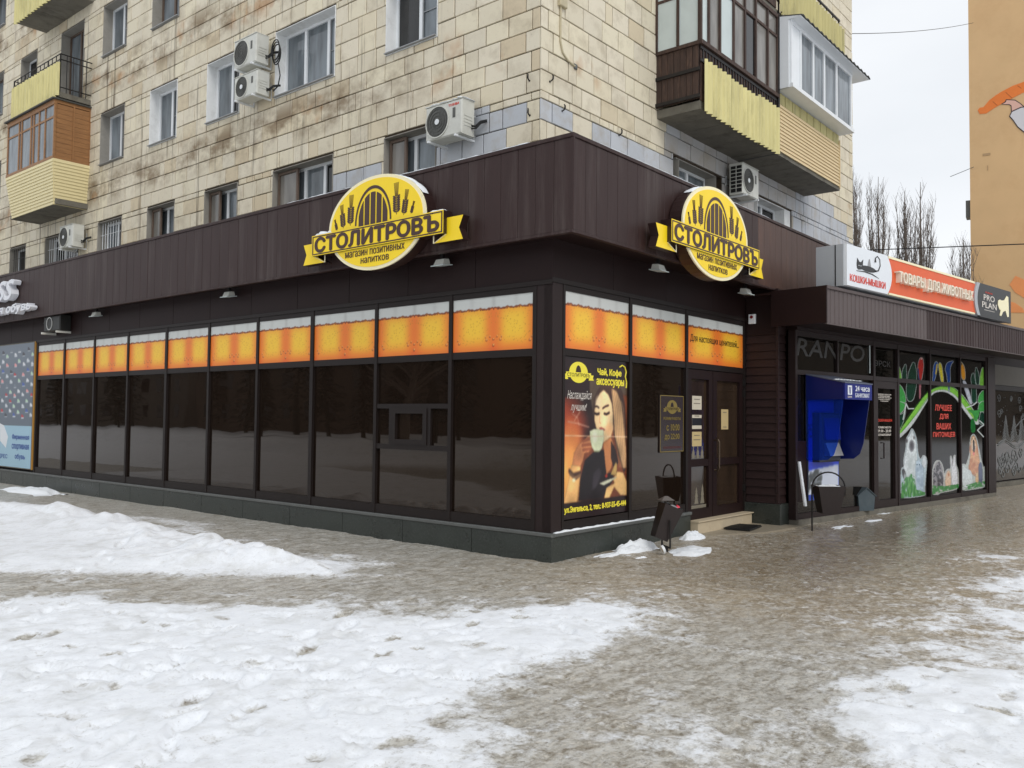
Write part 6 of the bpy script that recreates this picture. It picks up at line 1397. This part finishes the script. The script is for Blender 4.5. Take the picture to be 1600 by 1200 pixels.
# ---- neighbouring frontage beyond the pet shop
P1 = FP(-0.9)
t = thing('far_shop_front', 'recessed shop front with white frosty ornaments painted on black glass at the far right', 'shop', P1 @ Matrix.Translation((11, 0, 0)))
MB().box(8.35, 16.5, 0.12, 3.5, -1.5, -0.05).build('wall', m_brown2, t, P1); MB().box(8.35, 16.5, -0.1, 0.12, -0.5, 0.05).build('base', m_conc, t, P1)
MB().box(8.35, 16.5, 2.52, 3.02, -0.05, 0.0).build('pale_band', mat('grey_beige_band', (92, 86, 76), 0.6, 0.08, 4), t, P1)
MB().box(8.4, 16.5, 0.16, 2.38, -0.05, 0.0).build('black_glass', g_shop, t, P1); MB().box(8.4, 16.5, 2.39, 2.51, -0.05, 0.02).build('frame', m_frame, t, P1)
m_orn = mat('white_ornament_paint', (122, 124, 124), 0.6, 0.3, 12); r = random.Random(6)
mb = MB()
def swirl(x, y, s_, d, turns=1.4, th=0.012):
    pts = [(x+d*s_*(1-k/18)*math.cos(a), y+s_*(1-k/18)*math.sin(a), 0.004) for k, a in enumerate([turns*2*math.pi*j/16 for j in range(17)])]; mb.tube(pts, th, 4)
for k in range(34): swirl(r.uniform(11.2, 14.6), r.uniform(0.3, 0.95), r.uniform(0.08, 0.2), r.choice((-1, 1)))
for k in range(14): swirl(r.uniform(11.2, 14.6), r.uniform(1.75, 2.2), r.uniform(0.06, 0.14), r.choice((-1, 1)), th=0.009)
for tx in (11.75, 12.35, 12.9):
    for k in range(16):
        f = k/15; hw = 0.34*(1-f)+0.03; y = 1.12+0.6*f
        for q in (-1, 1): mb.tube([(tx, y+0.05, 0.004), (tx+q*hw*r.uniform(0.7, 1), y-0.03, 0.004)], 0.010, 4)
for yy in (1.02, 1.07): mb.tube([(11.2+j*0.25, yy+0.09*math.sin(j*0.9), 0.004) for j in range(15)], 0.016, 4)
mb.tube([(12.4, 1.45, 0.004), (12.8, 1.62, 0.004), (13.2, 1.72, 0.004), (13.8, 1.6, 0.004), (14.4, 1.5, 0.004)], 0.014, 4)
for k in range(60): x, y = r.uniform(11.2, 14.6), r.uniform(1.2, 2.3); mb.tube([(x, y, 0.004), (x+0.02, y+0.012, 0.004)], 0.009, 4)
mb.build('frost_ornament', m_orn, t, P1, kind='stuff')

# ================================================================== SMALL THINGS ON THE PAVEMENT
def gz(x, y):
    j = min(np.searchsorted(gy, y), len(gy)-1); i = min(np.searchsorted(gx, x), len(gx)-1); return float(H[j, i])
# tilted litter bin with a little hood in front of the shop corner
bx, by = 1.62, -0.52; z0 = gz(bx, by)
Bm = Matrix.Translation((bx, by, z0-0.01)) @ Matrix.Rotation(math.radians(-38), 4, 'Z')
t = thing('litter_bin', 'dark brown tipped litter bin under a small hood beside the dark stone plinth', 'litter bin', Bm); M = Bm
Tl = Matrix.Translation((0, 0, 0.40)) @ Matrix.Rotation(math.radians(22), 4, 'Y') @ Matrix.Translation((0, 0, -0.25))
TM = M @ Tl
mb = MB(); b0, b1, hh = 0.085, 0.125, 0.42
oo = lambda b, z, dy=0.9: [(-b, -b*dy, z), (b, -b*dy, z), (b, b*dy, z), (-b, b*dy, z)]
vs = oo(b0, 0)+oo(b1, hh)+oo(b1-0.008, hh)+oo(b0-0.006, 0.03)
mb.add(vs, [(3, 2, 1, 0), (0, 1, 5, 4), (1, 2, 6, 5), (2, 3, 7, 6), (3, 0, 4, 7), (4, 5, 9, 8), (5, 6, 10, 9), (6, 7, 11, 10), (7, 4, 8, 11), (8, 9, 13, 12), (9, 10, 14, 13), (10, 11, 15, 14), (11, 8, 12, 15), (12, 13, 14, 15)])
mb.build('bucket', m_binblk, t, TM)
mb = MB()
mb.bar((0, 0.128, 0.07), (0, 0.128, 0.40), 0.011, 0, 6); mb.bar((0, -0.128, 0.07), (0, -0.128, 0.40), 0.011, 0, 6); mb.bar((0.02, 0.0, 0.40), (0.02, 0.0, 0.64), 0.009, 0, 6)
mb.bar((0, -0.128, 0.07), (0, 0.128, 0.07), 0.012, 0, 6)
for y in (-0.03, 0.04): mb.bar((0, y, -0.05), (0, y, 0.075), 0.014, 0, 6)
mb.build('stand', m_iron, t, M)
mb = MB(); mb.add([(-0.085, -0.07, 0.63), (0.085, -0.07, 0.63), (0.085, 0.07, 0.63), (-0.085, 0.07, 0.63), (-0.02, 0, 0.68), (0.02, 0, 0.68)], [(3, 2, 1, 0), (0, 1, 5, 4), (1, 2, 5), (2, 3, 4, 5), (3, 0, 4)]); mb.build('hood', mat('bin_hood', (96, 90, 86), 0.5, 0.2, 10), t, M)
litt = thing('litter', 'crumpled grey wrapper and pink scrap lying in the tipped litter bin', 'litter', TM @ Matrix.Translation((0, 0, 0.40)))
r = random.Random(2); mb = MB()
vs = [(-0.115+0.046*i, -0.10+0.05*j, 0.40+r.uniform(0, 0.045)) for j in range(5) for i in range(6)]; mb.add(vs, [(j*6+i, j*6+i+1, (j+1)*6+i+1, (j+1)*6+i) for j in range(4) for i in range(5)]); mb.build('wrapper', mat('crumpled_foil', (150, 152, 154), 0.35, 0.3, 30), litt, TM)
MB().hexa([(0.06, -0.03, 0.43), (0.105, -0.03, 0.43), (0.11, 0.01, 0.44), (0.06, 0.01, 0.44), (0.065, -0.03, 0.455), (0.10, -0.025, 0.45), (0.10, 0.01, 0.46), (0.065, 0.01, 0.465)]).build('pink_scrap', mat('pink_plastic', (236, 70, 90), 0.5), litt, TM)
c_ = Matrix.Translation((1.40, -0.62, gz(1.40, -0.62)+0.02)) @ Matrix.Rotation(math.radians(50), 4, 'Z')
t = thing('paper_cup', 'round pale lid lying on the snow at the foot of the tipped bin', 'cup lid', c_)
MB().prism(ell(0, 0.04, 0.05, 0.05, 20), -0.01, 0.01).build('lid', m_paper, t, c_ @ Matrix.Rotation(math.radians(70), 4, 'X')); MB().ring(ell(0, 0.04, 0.053, 0.053, 20), ell(0, 0.04, 0.044, 0.044, 20), -0.014, 0.016).build('rim', m_pvc, t, c_ @ Matrix.Rotation(math.radians(70), 4, 'X'))

# hanging basket planter on a hooped pole
bx, by = 4.80, -1.10; z0 = gz(bx, by)
dx, dy = 0.64, -0.77      # across the view
Bm = frame((bx, by, z0), (dx, dy, 0), (-0.77, -0.64, 0))
t = thing('hanging_basket', 'dark square planter full of snow hanging from a hooped pole by the blue cash machine', 'planter', Bm); M = Bm
mb = MB(); pts = [(0, -0.05, 0), (0, 0.62, 0)]+[(0.24-0.24*math.cos(a), 0.62+0.23*math.sin(a), 0) for a in [math.pi*k/14 for k in range(1, 15)]]+[(0.48, 0.52, 0), (0.36, 0.525, 0)]
mb.tube(pts, 0.012, 8); mb.build('hooped_pole', m_iron, t, M)
mb = MB(); A_, B_ = 0.235, 0.19
def sq(cx, h, z, d): return [(cx-h, z, -d), (cx+h, z, -d), (cx+h, z, d), (cx-h, z, d)]
vs = sq(0.235, 0.12, 0.26, 0.12)+sq(0.235, 0.195, 0.655, 0.17)+sq(0.235, 0.185, 0.655, 0.16)+sq(0.235, 0.175, 0.62, 0.15)
mb.add(vs, [(0, 1, 2, 3), (0, 4, 5, 1), (1, 5, 6, 2), (2, 6, 7, 3), (3, 7, 4, 0), (4, 8, 9, 5), (5, 9, 10, 6), (6, 10, 11, 7), (7, 11, 8, 4), (8, 12, 13, 9), (9, 13, 14, 10), (10, 14, 15, 11), (11, 15, 12, 8), (12, 13, 14, 15)])
mb.build('planter_box', m_binblk, t, M)
MB().tube([(0.0, 0.64, 0), (0.04, 0.645, 0)], 0.01, 6).build('hanger', m_iron, t, M)
r = random.Random(4); n = 9; mb = MB(); vs = [(0.06+0.35*i/(n-1), 0.625+0.05*r.random()*(0.4 if i in (0, n-1) or j in (0, n-1) else 1), -0.15+0.30*j/(n-1)) for j in range(n) for i in range(n)]
mb.add(vs, [(j*n+i, j*n+i+1, (j+1)*n+i+1, (j+1)*n+i) for j in range(n-1) for i in range(n-1)])
mb.build('snow_patch', m_snow, None, M, smooth=True, label='snow filling the top of the hanging planter', cat='snow')

# grey blue litter bin with sloping lid
bx, by = 7.44, -0.96; z0 = gz(bx, by)
Bm = frame((bx, by, z0), (0.80, -0.60, 0), (-0.60, -0.80, 0))
t = thing('litter_bin', 'grey blue metal litter bin with pitched lid in front of the pet shop door', 'litter bin', Bm); M = Bm
MB().prism([(-0.15, 0.085), (0.13, 0.085), (0.15, 0.33), (0.0, 0.45), (-0.17, 0.33)], -0.13, 0.13).build('casing', m_binblue, t, M)
MB().prism([(-0.185, 0.325), (-0.005, 0.462), (0.17, 0.322), (0.17, 0.336), (-0.005, 0.478), (-0.185, 0.339)], -0.145, 0.145).build('lid', m_binblue, t, M)
MB().box(0.151, 0.19, 0.25, 0.30, -0.08, 0.08).build('rim', m_iron, t, M)
for x in (-0.05, 0.06): MB().bar((x, -0.03, 0), (x, 0.09, 0), 0.012, 0, 6).build('leg', m_iron, t, M)
# white board leaning at the pillar and door mat
t = thing('leaning_board', 'narrow white board leaning against the brown wall left of the cash machine', 'board', P0 @ Matrix.Translation((0.07, 0.3, 0.06)))
MB().hexa([(0.05, 0.30, 0.10), (0.11, 0.30, 0.10), (0.07, 0.97, 0.02), (0.02, 0.97, 0.02), (0.05, 0.30, 0.125), (0.11, 0.30, 0.125), (0.07, 0.97, 0.045), (0.02, 0.97, 0.045)]).build('board', m_white, t, P0)
Mm = Matrix.Translation((4.18, -0.32, 0)) @ Matrix.Rotation(math.radians(8), 4, 'Z')
t = thing('door_mat', 'black ridged rubber door mat with a little snow, in front of the entrance step', 'door mat', Mm)
mb = MB(); mb.box(-0.30, 0.30, -0.19, 0.19, 0.03, 0.045); mb.build('mat_base', m_black, t, Mm)
mb = MB()
for k in range(14): mb.box(-0.29+k*0.043, -0.27+k*0.043, -0.18, 0.18, 0.045, 0.053)
mb.build('ridges', m_black, t, Mm, kind='stuff')
# concrete apron before the step
mb = MB(); mb.add([(3.12, -0.10, 0.022), (5.0, -0.12, 0.022), (5.15, -0.85, 0.018), (4.0, -0.72, 0.018), (3.25, -0.30, 0.018), (3.12, -0.10, -0.05), (5.0, -0.12, -0.05), (5.15, -0.85, -0.05), (4.0, -0.72, -0.05), (3.25, -0.30, -0.05)], [(0, 4, 3, 2, 1), (0, 1, 6, 5), (1, 2, 7, 6), (2, 3, 8, 7), (3, 4, 9, 8), (4, 0, 5, 9)])
mb.build('entrance_apron', mat('pale_wet_concrete', (150, 140, 122), 0.45, 0.15, 6, 0.2, 40, dirt=(110, 100, 84), dirt_amt=0.5), None, ID, kind='structure')
# snow heaps by the plinth
def heap(cx, cy, rx, ry, h, label, seed, rot=0.0):
    n = 40; r = np.linspace(-1.15, 1.15, n); X, Y = np.meshgrid(r, r); d = np.hypot(X, Y)
    hz = np.clip(1-d**2, 0, 1)**0.8; nz = 0.5*vnoise(X+seed*3+9, Y+9, 0.5, seed)+0.3*vnoise(X+9, Y+9, 0.2, seed+1)+0.2*vnoise(X+9, Y+9, 0.1, seed+2)
    edge = 0.35*(vnoise(X+9, Y+9, 0.35, seed+3)-0.5)
    Z = h*np.clip(hz+edge, 0, 1)**0.8*(0.35+1.1*nz)-0.012
    c, s_ = math.cos(rot), math.sin(rot); XX = cx+rx*X*c-ry*Y*s_; YY = cy+rx*X*s_+ry*Y*c
    base = np.array([[gz(a, b) for a, b in zip(ra, rb)] for ra, rb in zip(XX, YY)])
    YY = np.minimum(YY, np.where((XX < 3.2) & (cy < 1), -0.058, 99)); XX = np.minimum(XX, -0.04) if cy > 1 else XX; co = np.stack([XX, YY, base+Z-0.004], -1).reshape(-1, 3); i = np.arange(n*n).reshape(n, n); q = np.stack([i[:-1, :-1], i[:-1, 1:], i[1:, 1:], i[1:, :-1]], -1).reshape(-1, 4)
    me = grid_mesh('snow_heap', co, q); me.materials.append(m_snow); me.polygons.foreach_set('use_smooth', [True]*len(me.polygons))
    obj('snow_heap', me, None, ID, label=label, cat='snow heap')
heap(1.42, -0.22, 0.42, 0.16, 0.13, 'low smooth snow heap against the plinth left of the tipped bin', 31)
heap(1.85, -0.72, 0.50, 0.28, 0.05, 'flat patch of crusty snow around the foot of the tipped bin', 35, 0.2)
heap(2.85, -0.22, 0.28, 0.15, 0.10, 'small broken snow heap at the left end of the entrance step', 40)
heap(0.85, -0.20, 0.35, 0.10, 0.03, 'thin snow remains along the plinth under the coffee poster', 44)
heap(5.6, -1.25, 0.62, 0.13, 0.02, 'thin frozen snow crust under the hanging planter', 48, -0.15)
heap(6.7, -1.35, 0.5, 0.10, 0.02, 'thin frozen snow crust between planter and grey blue bin', 52, -0.15)
heap(8.0, -1.15, 0.35, 0.08, 0.018, 'thin snow crust right of the grey blue bin', 56, -0.15)
heap(-0.42, 12.9, 0.35, 1.1, 0.12, 'lumpy snow heap against the plinth under the sneaker poster', 60)
heap(1.0, -0.55, 0.16, 0.05, 0.03, 'small flat chunk of snow between shop corner and bin', 64)

# ================================================================== FAR THINGS
# ochre building with a mural on its blind wall
dirc = Vector((_F[0], _F[1], 0)).normalized(); rgt = Vector((_R0[0], _R0[1], 0)).normalized()
o0 = Vector((CAM[0], CAM[1], 0))+dirc*46+rgt*(719.5/FPX*46)
_a = math.radians(31); ou = rgt*math.cos(_a)-dirc*math.sin(_a); ow = Vector((ou.y, -ou.x, 0)); OM = frame((o0.x, o0.y, 0), ou, ow)
ob = thing('ochre_building', 'tall plain ochre building end wall with an orange baguette mural at the right edge', 'building', OM)
m_och = mat('ochre_render', (210, 174, 128), 0.85, 0.05, 0.6, 0.15, 20, dirt=(190, 148, 104), dirt_amt=0.35, dscale=0.7)
MB().box(0, 13, 0, 29, -12, 0).build('wall', m_och, ob, OM); MB().box(-0.1, 13.2, 29, 29.3, -12.2, 0.15).build('roof', m_conc, ob, OM)
MB().box(-0.22, -0.001, 12.6, 13.5, -0.9, -0.1).build('vent_box', m_grille, ob, OM)
kx = 29/FPX
def om(px, py):      # picture measurements on the wall, metres
    u = (px-1520.5)/33.35; return (u, 1.6+(659-py)*(46-0.515*u)/FPX)
def wallpoly(P_, m, name, w): MB().prism([om(*p) for p in P_], 0.0, w, 0).build(name, m, ob, OM)
m_mo = mat('mural_orange', (224, 122, 54), 0.8, 0.06, 2); m_mo2 = mat('mural_light_orange', (232, 150, 92), 0.8, 0.06, 2); m_mp = mat('mural_pink', (216, 172, 156), 0.8); m_mw = mat('mural_white', (206, 204, 206), 0.8); m_mk = mat('mural_outline', (60, 48, 52), 0.8)
wallpoly([(1534, 166), (1537, 162), (1543, 161), (1552, 150), (1562, 142), (1571, 136), (1589, 126), (1602, 121), (1625, 110), (1625, 128), (1602, 138), (1588, 146), (1575, 153), (1560, 162), (1547, 171), (1537, 172)], m_mo, 'mural_baguette', 0.02)
for a in ((1557, 152, 1564, 158), (1577, 137, 1587, 146), (1595, 126, 1601, 130)): wallpoly([(a[0], a[1]), (a[0]+1.2, a[1]-0.4), (a[2]+1, a[3]), (a[2], a[3]+0.6)], mat('mural_dark_orange', (176, 92, 44), 0.8), 'mural_line', 0.026)
wallpoly([(1570, 156), (1576, 152), (1578, 148), (1592, 148.5), (1600, 154), (1615, 168), (1604, 172), (1586, 171), (1585, 159), (1583, 157)], m_mk, 'mural_outline', 0.022); wallpoly([(1572.5, 155.8), (1577.5, 153), (1579, 149.5), (1591.5, 150), (1599, 155), (1612, 168), (1604, 171), (1587, 170), (1586.2, 158), (1583.5, 156)], m_mp, 'mural_hand', 0.026)
wallpoly([(1586, 167), (1600, 160), (1640, 156), (1640, 215), (1610, 206), (1595, 193), (1588, 182), (1582.5, 176)], m_mk, 'mural_outline', 0.030); wallpoly([(1587, 168.5), (1601, 161.5), (1640, 158), (1640, 213), (1611, 204.5), (1596, 192), (1589, 181), (1584, 175)], m_mw, 'mural_sleeve', 0.034)
wallpoly([(1580, 443), (1589, 429), (1600, 434), (1625, 452), (1625, 470), (1602, 464), (1588, 455)], m_mo2, 'mural_petal', 0.02); wallpoly([(1578, 469), (1588, 472), (1599, 480), (1602, 487), (1579, 487)], m_mo2, 'mural_petal', 0.02)
for (px, py, wd, hh_) in ((1541, 235.5, 12, 2), (1548, 254, 1.2, 8)):
    a, b = om(px, py), om(px+wd, py+hh_); MB().box(a[0], b[0], b[1], a[1], 0.0, 0.02).build('stain', mat('damp_stain', (176, 146, 110), 0.9, 0.2, 4), ob, OM)
# poplars
def poplar(x, y, h, seed, label, wid=1.0, n=150):
    r = random.Random(seed); t = thing('poplar_tree', label, 'tree', ID, (x, y, 0), 'bare poplars behind the shops')
    mb = MB(); pts = [(x+r.uniform(-0.05, 0.05), y+r.uniform(-0.05, 0.05), h*k/8) for k in range(9)]; mb.tube(pts, [0.17*(1-k/8.2)+0.006 for k in range(9)], 8); mb.build('trunk', m_bark, t, ID)
    mb = MB()
    stems = []
    for k in range(13):
        f = r.uniform(0.08, 0.45); a = r.uniform(0, 2*math.pi); L_ = h*(1-f)*r.uniform(0.6, 0.97); sp = wid*r.uniform(0.2, 1.15)
        q = [(x+sp*math.cos(a)*(s/5)**0.6+r.uniform(-0.05, 0.05), y+sp*math.sin(a)*(s/5)**0.6+r.uniform(-0.05, 0.05), h*f+L_*s/5) for s in range(6)]
        mb.tube(q, [0.055*(1-s/5.4)+0.004 for s in range(6)], 5); stems.append(q)
    stems.append(pts)
    for k in range(n*3):
        s_ = r.choice(stems); f = r.uniform(0.1, 0.97); i = int(f*(len(s_)-1)); g_ = f*(len(s_)-1)-i; p = [s_[i][j]*(1-g_)+s_[min(i+1, len(s_)-1)][j]*g_ for j in range(3)]
        a = r.uniform(0, 2*math.pi); L_ = r.uniform(0.4, 1.5)*(1.15-f*0.6); sp = L_*r.uniform(0.18, 0.42)
        q = [tuple(p), (p[0]+sp*0.6*math.cos(a), p[1]+sp*0.6*math.sin(a), p[2]+L_*0.45), (p[0]+sp*math.cos(a+0.3), p[1]+sp*math.sin(a+0.3), p[2]+L_)]
        mb.tube(q, [0.014, 0.009, 0.003], 3)
        for _ in range(3):
            u = r.uniform(0.2, 0.9); b = [q[1][j]*(1-u)+q[2][j]*u for j in range(3)]; a2 = r.uniform(0, 2*math.pi); l2 = r.uniform(0.2, 0.6); mb.tube([tuple(b), (b[0]+l2*0.4*math.cos(a2), b[1]+l2*0.4*math.sin(a2), b[2]+l2)], [0.006, 0.003], 3)
    mb.build('crown', m_bark, t, ID, recalc=False)
PT = [(38.25, 9.35, 14.6, 1, 'bare poplar half hidden behind the tiled block edge', 0.55), (39.0, 8.35, 14.4, 2, 'tall bare poplar with two thick tops, second from the block', 0.75),       (39.8, 7.25, 13.6, 4, 'bare poplar above the orange sign, left of the widest crown', 0.55), (40.35, 6.65, 14.1, 5, 'widest bare poplar crown above the orange sign', 0.75), (41.9, 4.95, 11.1, 6, 'slim bare poplar close to the ochre building', 0.7),
      (49.5, 7.0, 9.6, 7, 'distant small poplar low above the sign box', 1.0), (50.5, 5.9, 9.9, 8, 'distant small poplar left of the ochre building', 0.9)]
for (x, y, h, sd_, lb, wd) in PT: poplar(x, y, h, sd_, lb, wd, n=190)
# wires
def wire(p, q, r_, label, sag=0.15):
    t = MB(); n = 16; t.tube([(p[0]+(q[0]-p[0])*k/n, p[1]+(q[1]-p[1])*k/n, p[2]+(q[2]-p[2])*k/n-sag*4*(k/n)*(1-k/n)) for k in range(n+1)], r_, 5); t.build('overhead_wire', m_wire, None, ID, label=label, cat='wire')
def at(px, py, dist): v = _F+(px-800)/FPX*_R-(py-600)/FPX*_U; p = CAM+v*dist; return tuple(p)
wire(at(1325, 52.5, 30), at(1521, 35.6, 46), 0.012, 'upper thin wire from the tiled block to the ochre building')
wire(at(1350, 391, 24), at(1660, 379, 20), 0.014, 'thick dark wire crossing low behind the sign box', 0.0)
wire(at(1485, 276, 50), at(1521.5, 261, 46), 0.016, 'short wire fixed to the ochre building edge', 0.0)
# the other side of the yard, which the dark windows mirror
m_far1 = mat('far_grey_facade', (104, 98, 90), 0.85, 0.12, 0.8); m_far2 = mat('far_brown_facade', (92, 80, 70), 0.85, 0.12, 0.8); m_fir = mat('fir_needles', (30, 38, 30), 0.9, 0.4, 3)
def far_block(x0, y0, x1, y1, h, m, label):
    t = thing('apartment_building', label, 'building', ID, ((x0+x1)/2, (y0+y1)/2, 0)); MB().box(x0, x1, y0, y1, 0, h).build('wall', m, t, ID); MB().box(x0-0.3, x1+0.3, y0-0.3, y1+0.3, h, h+0.25).build('roof', m_snow, t, ID)
    for lv in range(int((h-1)/3)):
        ya = y0+1.5
        while ya < y1-2:
            if x0 < -20: MB().box(x1, x1+0.03, ya, ya+1.4, 1.2+lv*3, 2.7+lv*3).build('window', g_wind, t, ID)
            ya += 3.4
far_block(-52, -4, -40, 30, 6.5, m_far1, 'low grey building across the yard, mirrored in the dark windows'); far_block(-56, 38, -42, 80, 9, m_far2, 'brown building farther along the yard, mirrored in the dark windows')
far_block(-58, 86, -44, 190, 11, m_far1, 'farthest grey building along the yard, mirrored in the leftmost dark windows'); far_block(48, -58, 150, -46, 10, m_far1, 'long grey building along the street, mirrored in the pet shop windows')
far_block(2, -52, 40, -42, 7, m_far2, 'long brown building behind the viewer, mirrored in the door glass')
wood_mb = MB()
def fir(x, y, h, seed):
    r = random.Random(seed); mb = wood_mb; mb.tube([(x, y, 0), (x, y, h*0.95)], [0.2, 0.03], 6)
    for k in range(600):
        f = r.random()**0.8; z = 0.6+f*(h-0.7); R_ = (1-f)*h*0.24+0.15; a = r.uniform(0, 6.283); rr = R_*r.uniform(0.3, 1.0); s_ = r.uniform(0.15, 0.4)
        p = Vector((x+rr*math.cos(a), y+rr*math.sin(a), z)); u = Vector((math.cos(a), math.sin(a), -0.45))*s_*1.6; w = Vector((-math.sin(a), math.cos(a), 0.1))*s_*0.5
        mb.add([tuple(p-w), tuple(p+w), tuple(p+u)], [(0, 1, 2)])
r = random.Random(77); ft = []
for k in range(16): ft.append((-28-r.uniform(0, 9), -6+k*3.6+r.uniform(-1, 1), r.uniform(5, 8.5)))
for k in range(12): ft.append((-6+k*3.8+r.uniform(-1, 1), -30-r.uniform(0, 8), r.uniform(4.5, 8)))
for k in range(14): ft.append((-36-r.uniform(0, 8), 56+k*7+r.uniform(-2, 2), r.uniform(7, 10)))
for k in range(12): ft.append((42+k*7+r.uniform(-2, 2), -34-r.uniform(0, 8), r.uniform(6, 9)))
for k, (x, y, h) in enumerate(ft): fir(x, y, h, 100+k)
wood_mb.build('fir_wood', m_fir, None, ID, kind='stuff', label='dark mass of fir trees across the yard, mirrored in the shop windows', cat='wood', recalc=False)
bt = bpy.data.materials['poplar_bark']
BL = ['nearest', 'second', 'third', 'fourth', 'fifth', 'sixth']
for k, (x, y) in enumerate(((-18.5, 1.5), (-19, 6), (-21, 14), (-17, 21), (9, -18), (16, -20))):
    rr = random.Random(200+k); t = thing('bare_tree', BL[k]+' leafless yard tree, '+('mirrored in the long row of dark windows' if k < 4 else 'mirrored in the door side glass'), 'tree', ID, (x, y, 0), 'leafless trees across the yard')
    ln = rr.uniform(-1.2, 1.2); MB().tube([(x, y, 0), (x+ln*0.2, y+ln*0.2, 2), (x+ln*0.6, y+ln*0.8, 4.5), (x+ln, y+ln*1.2, 7.5)], [0.28, 0.22, 0.16, 0.05], 8).build('trunk', m_bark, t, ID)
    mb = MB()
    for j in range(40):
        z = rr.uniform(2.2, 7); a = rr.uniform(0, 6.28); L_ = rr.uniform(1, 3); b = (x+ln*z/7.5, y+ln*z/6.5, z); mb.tube([b, (b[0]+L_*0.5*math.cos(a), b[1]+L_*0.5*math.sin(a), z+L_*0.35), (b[0]+L_*math.cos(a), b[1]+L_*math.sin(a), z+L_*0.8)], [0.07, 0.04, 0.01], 4)
    mb.build('crown', m_bark, t, ID, recalc=False)
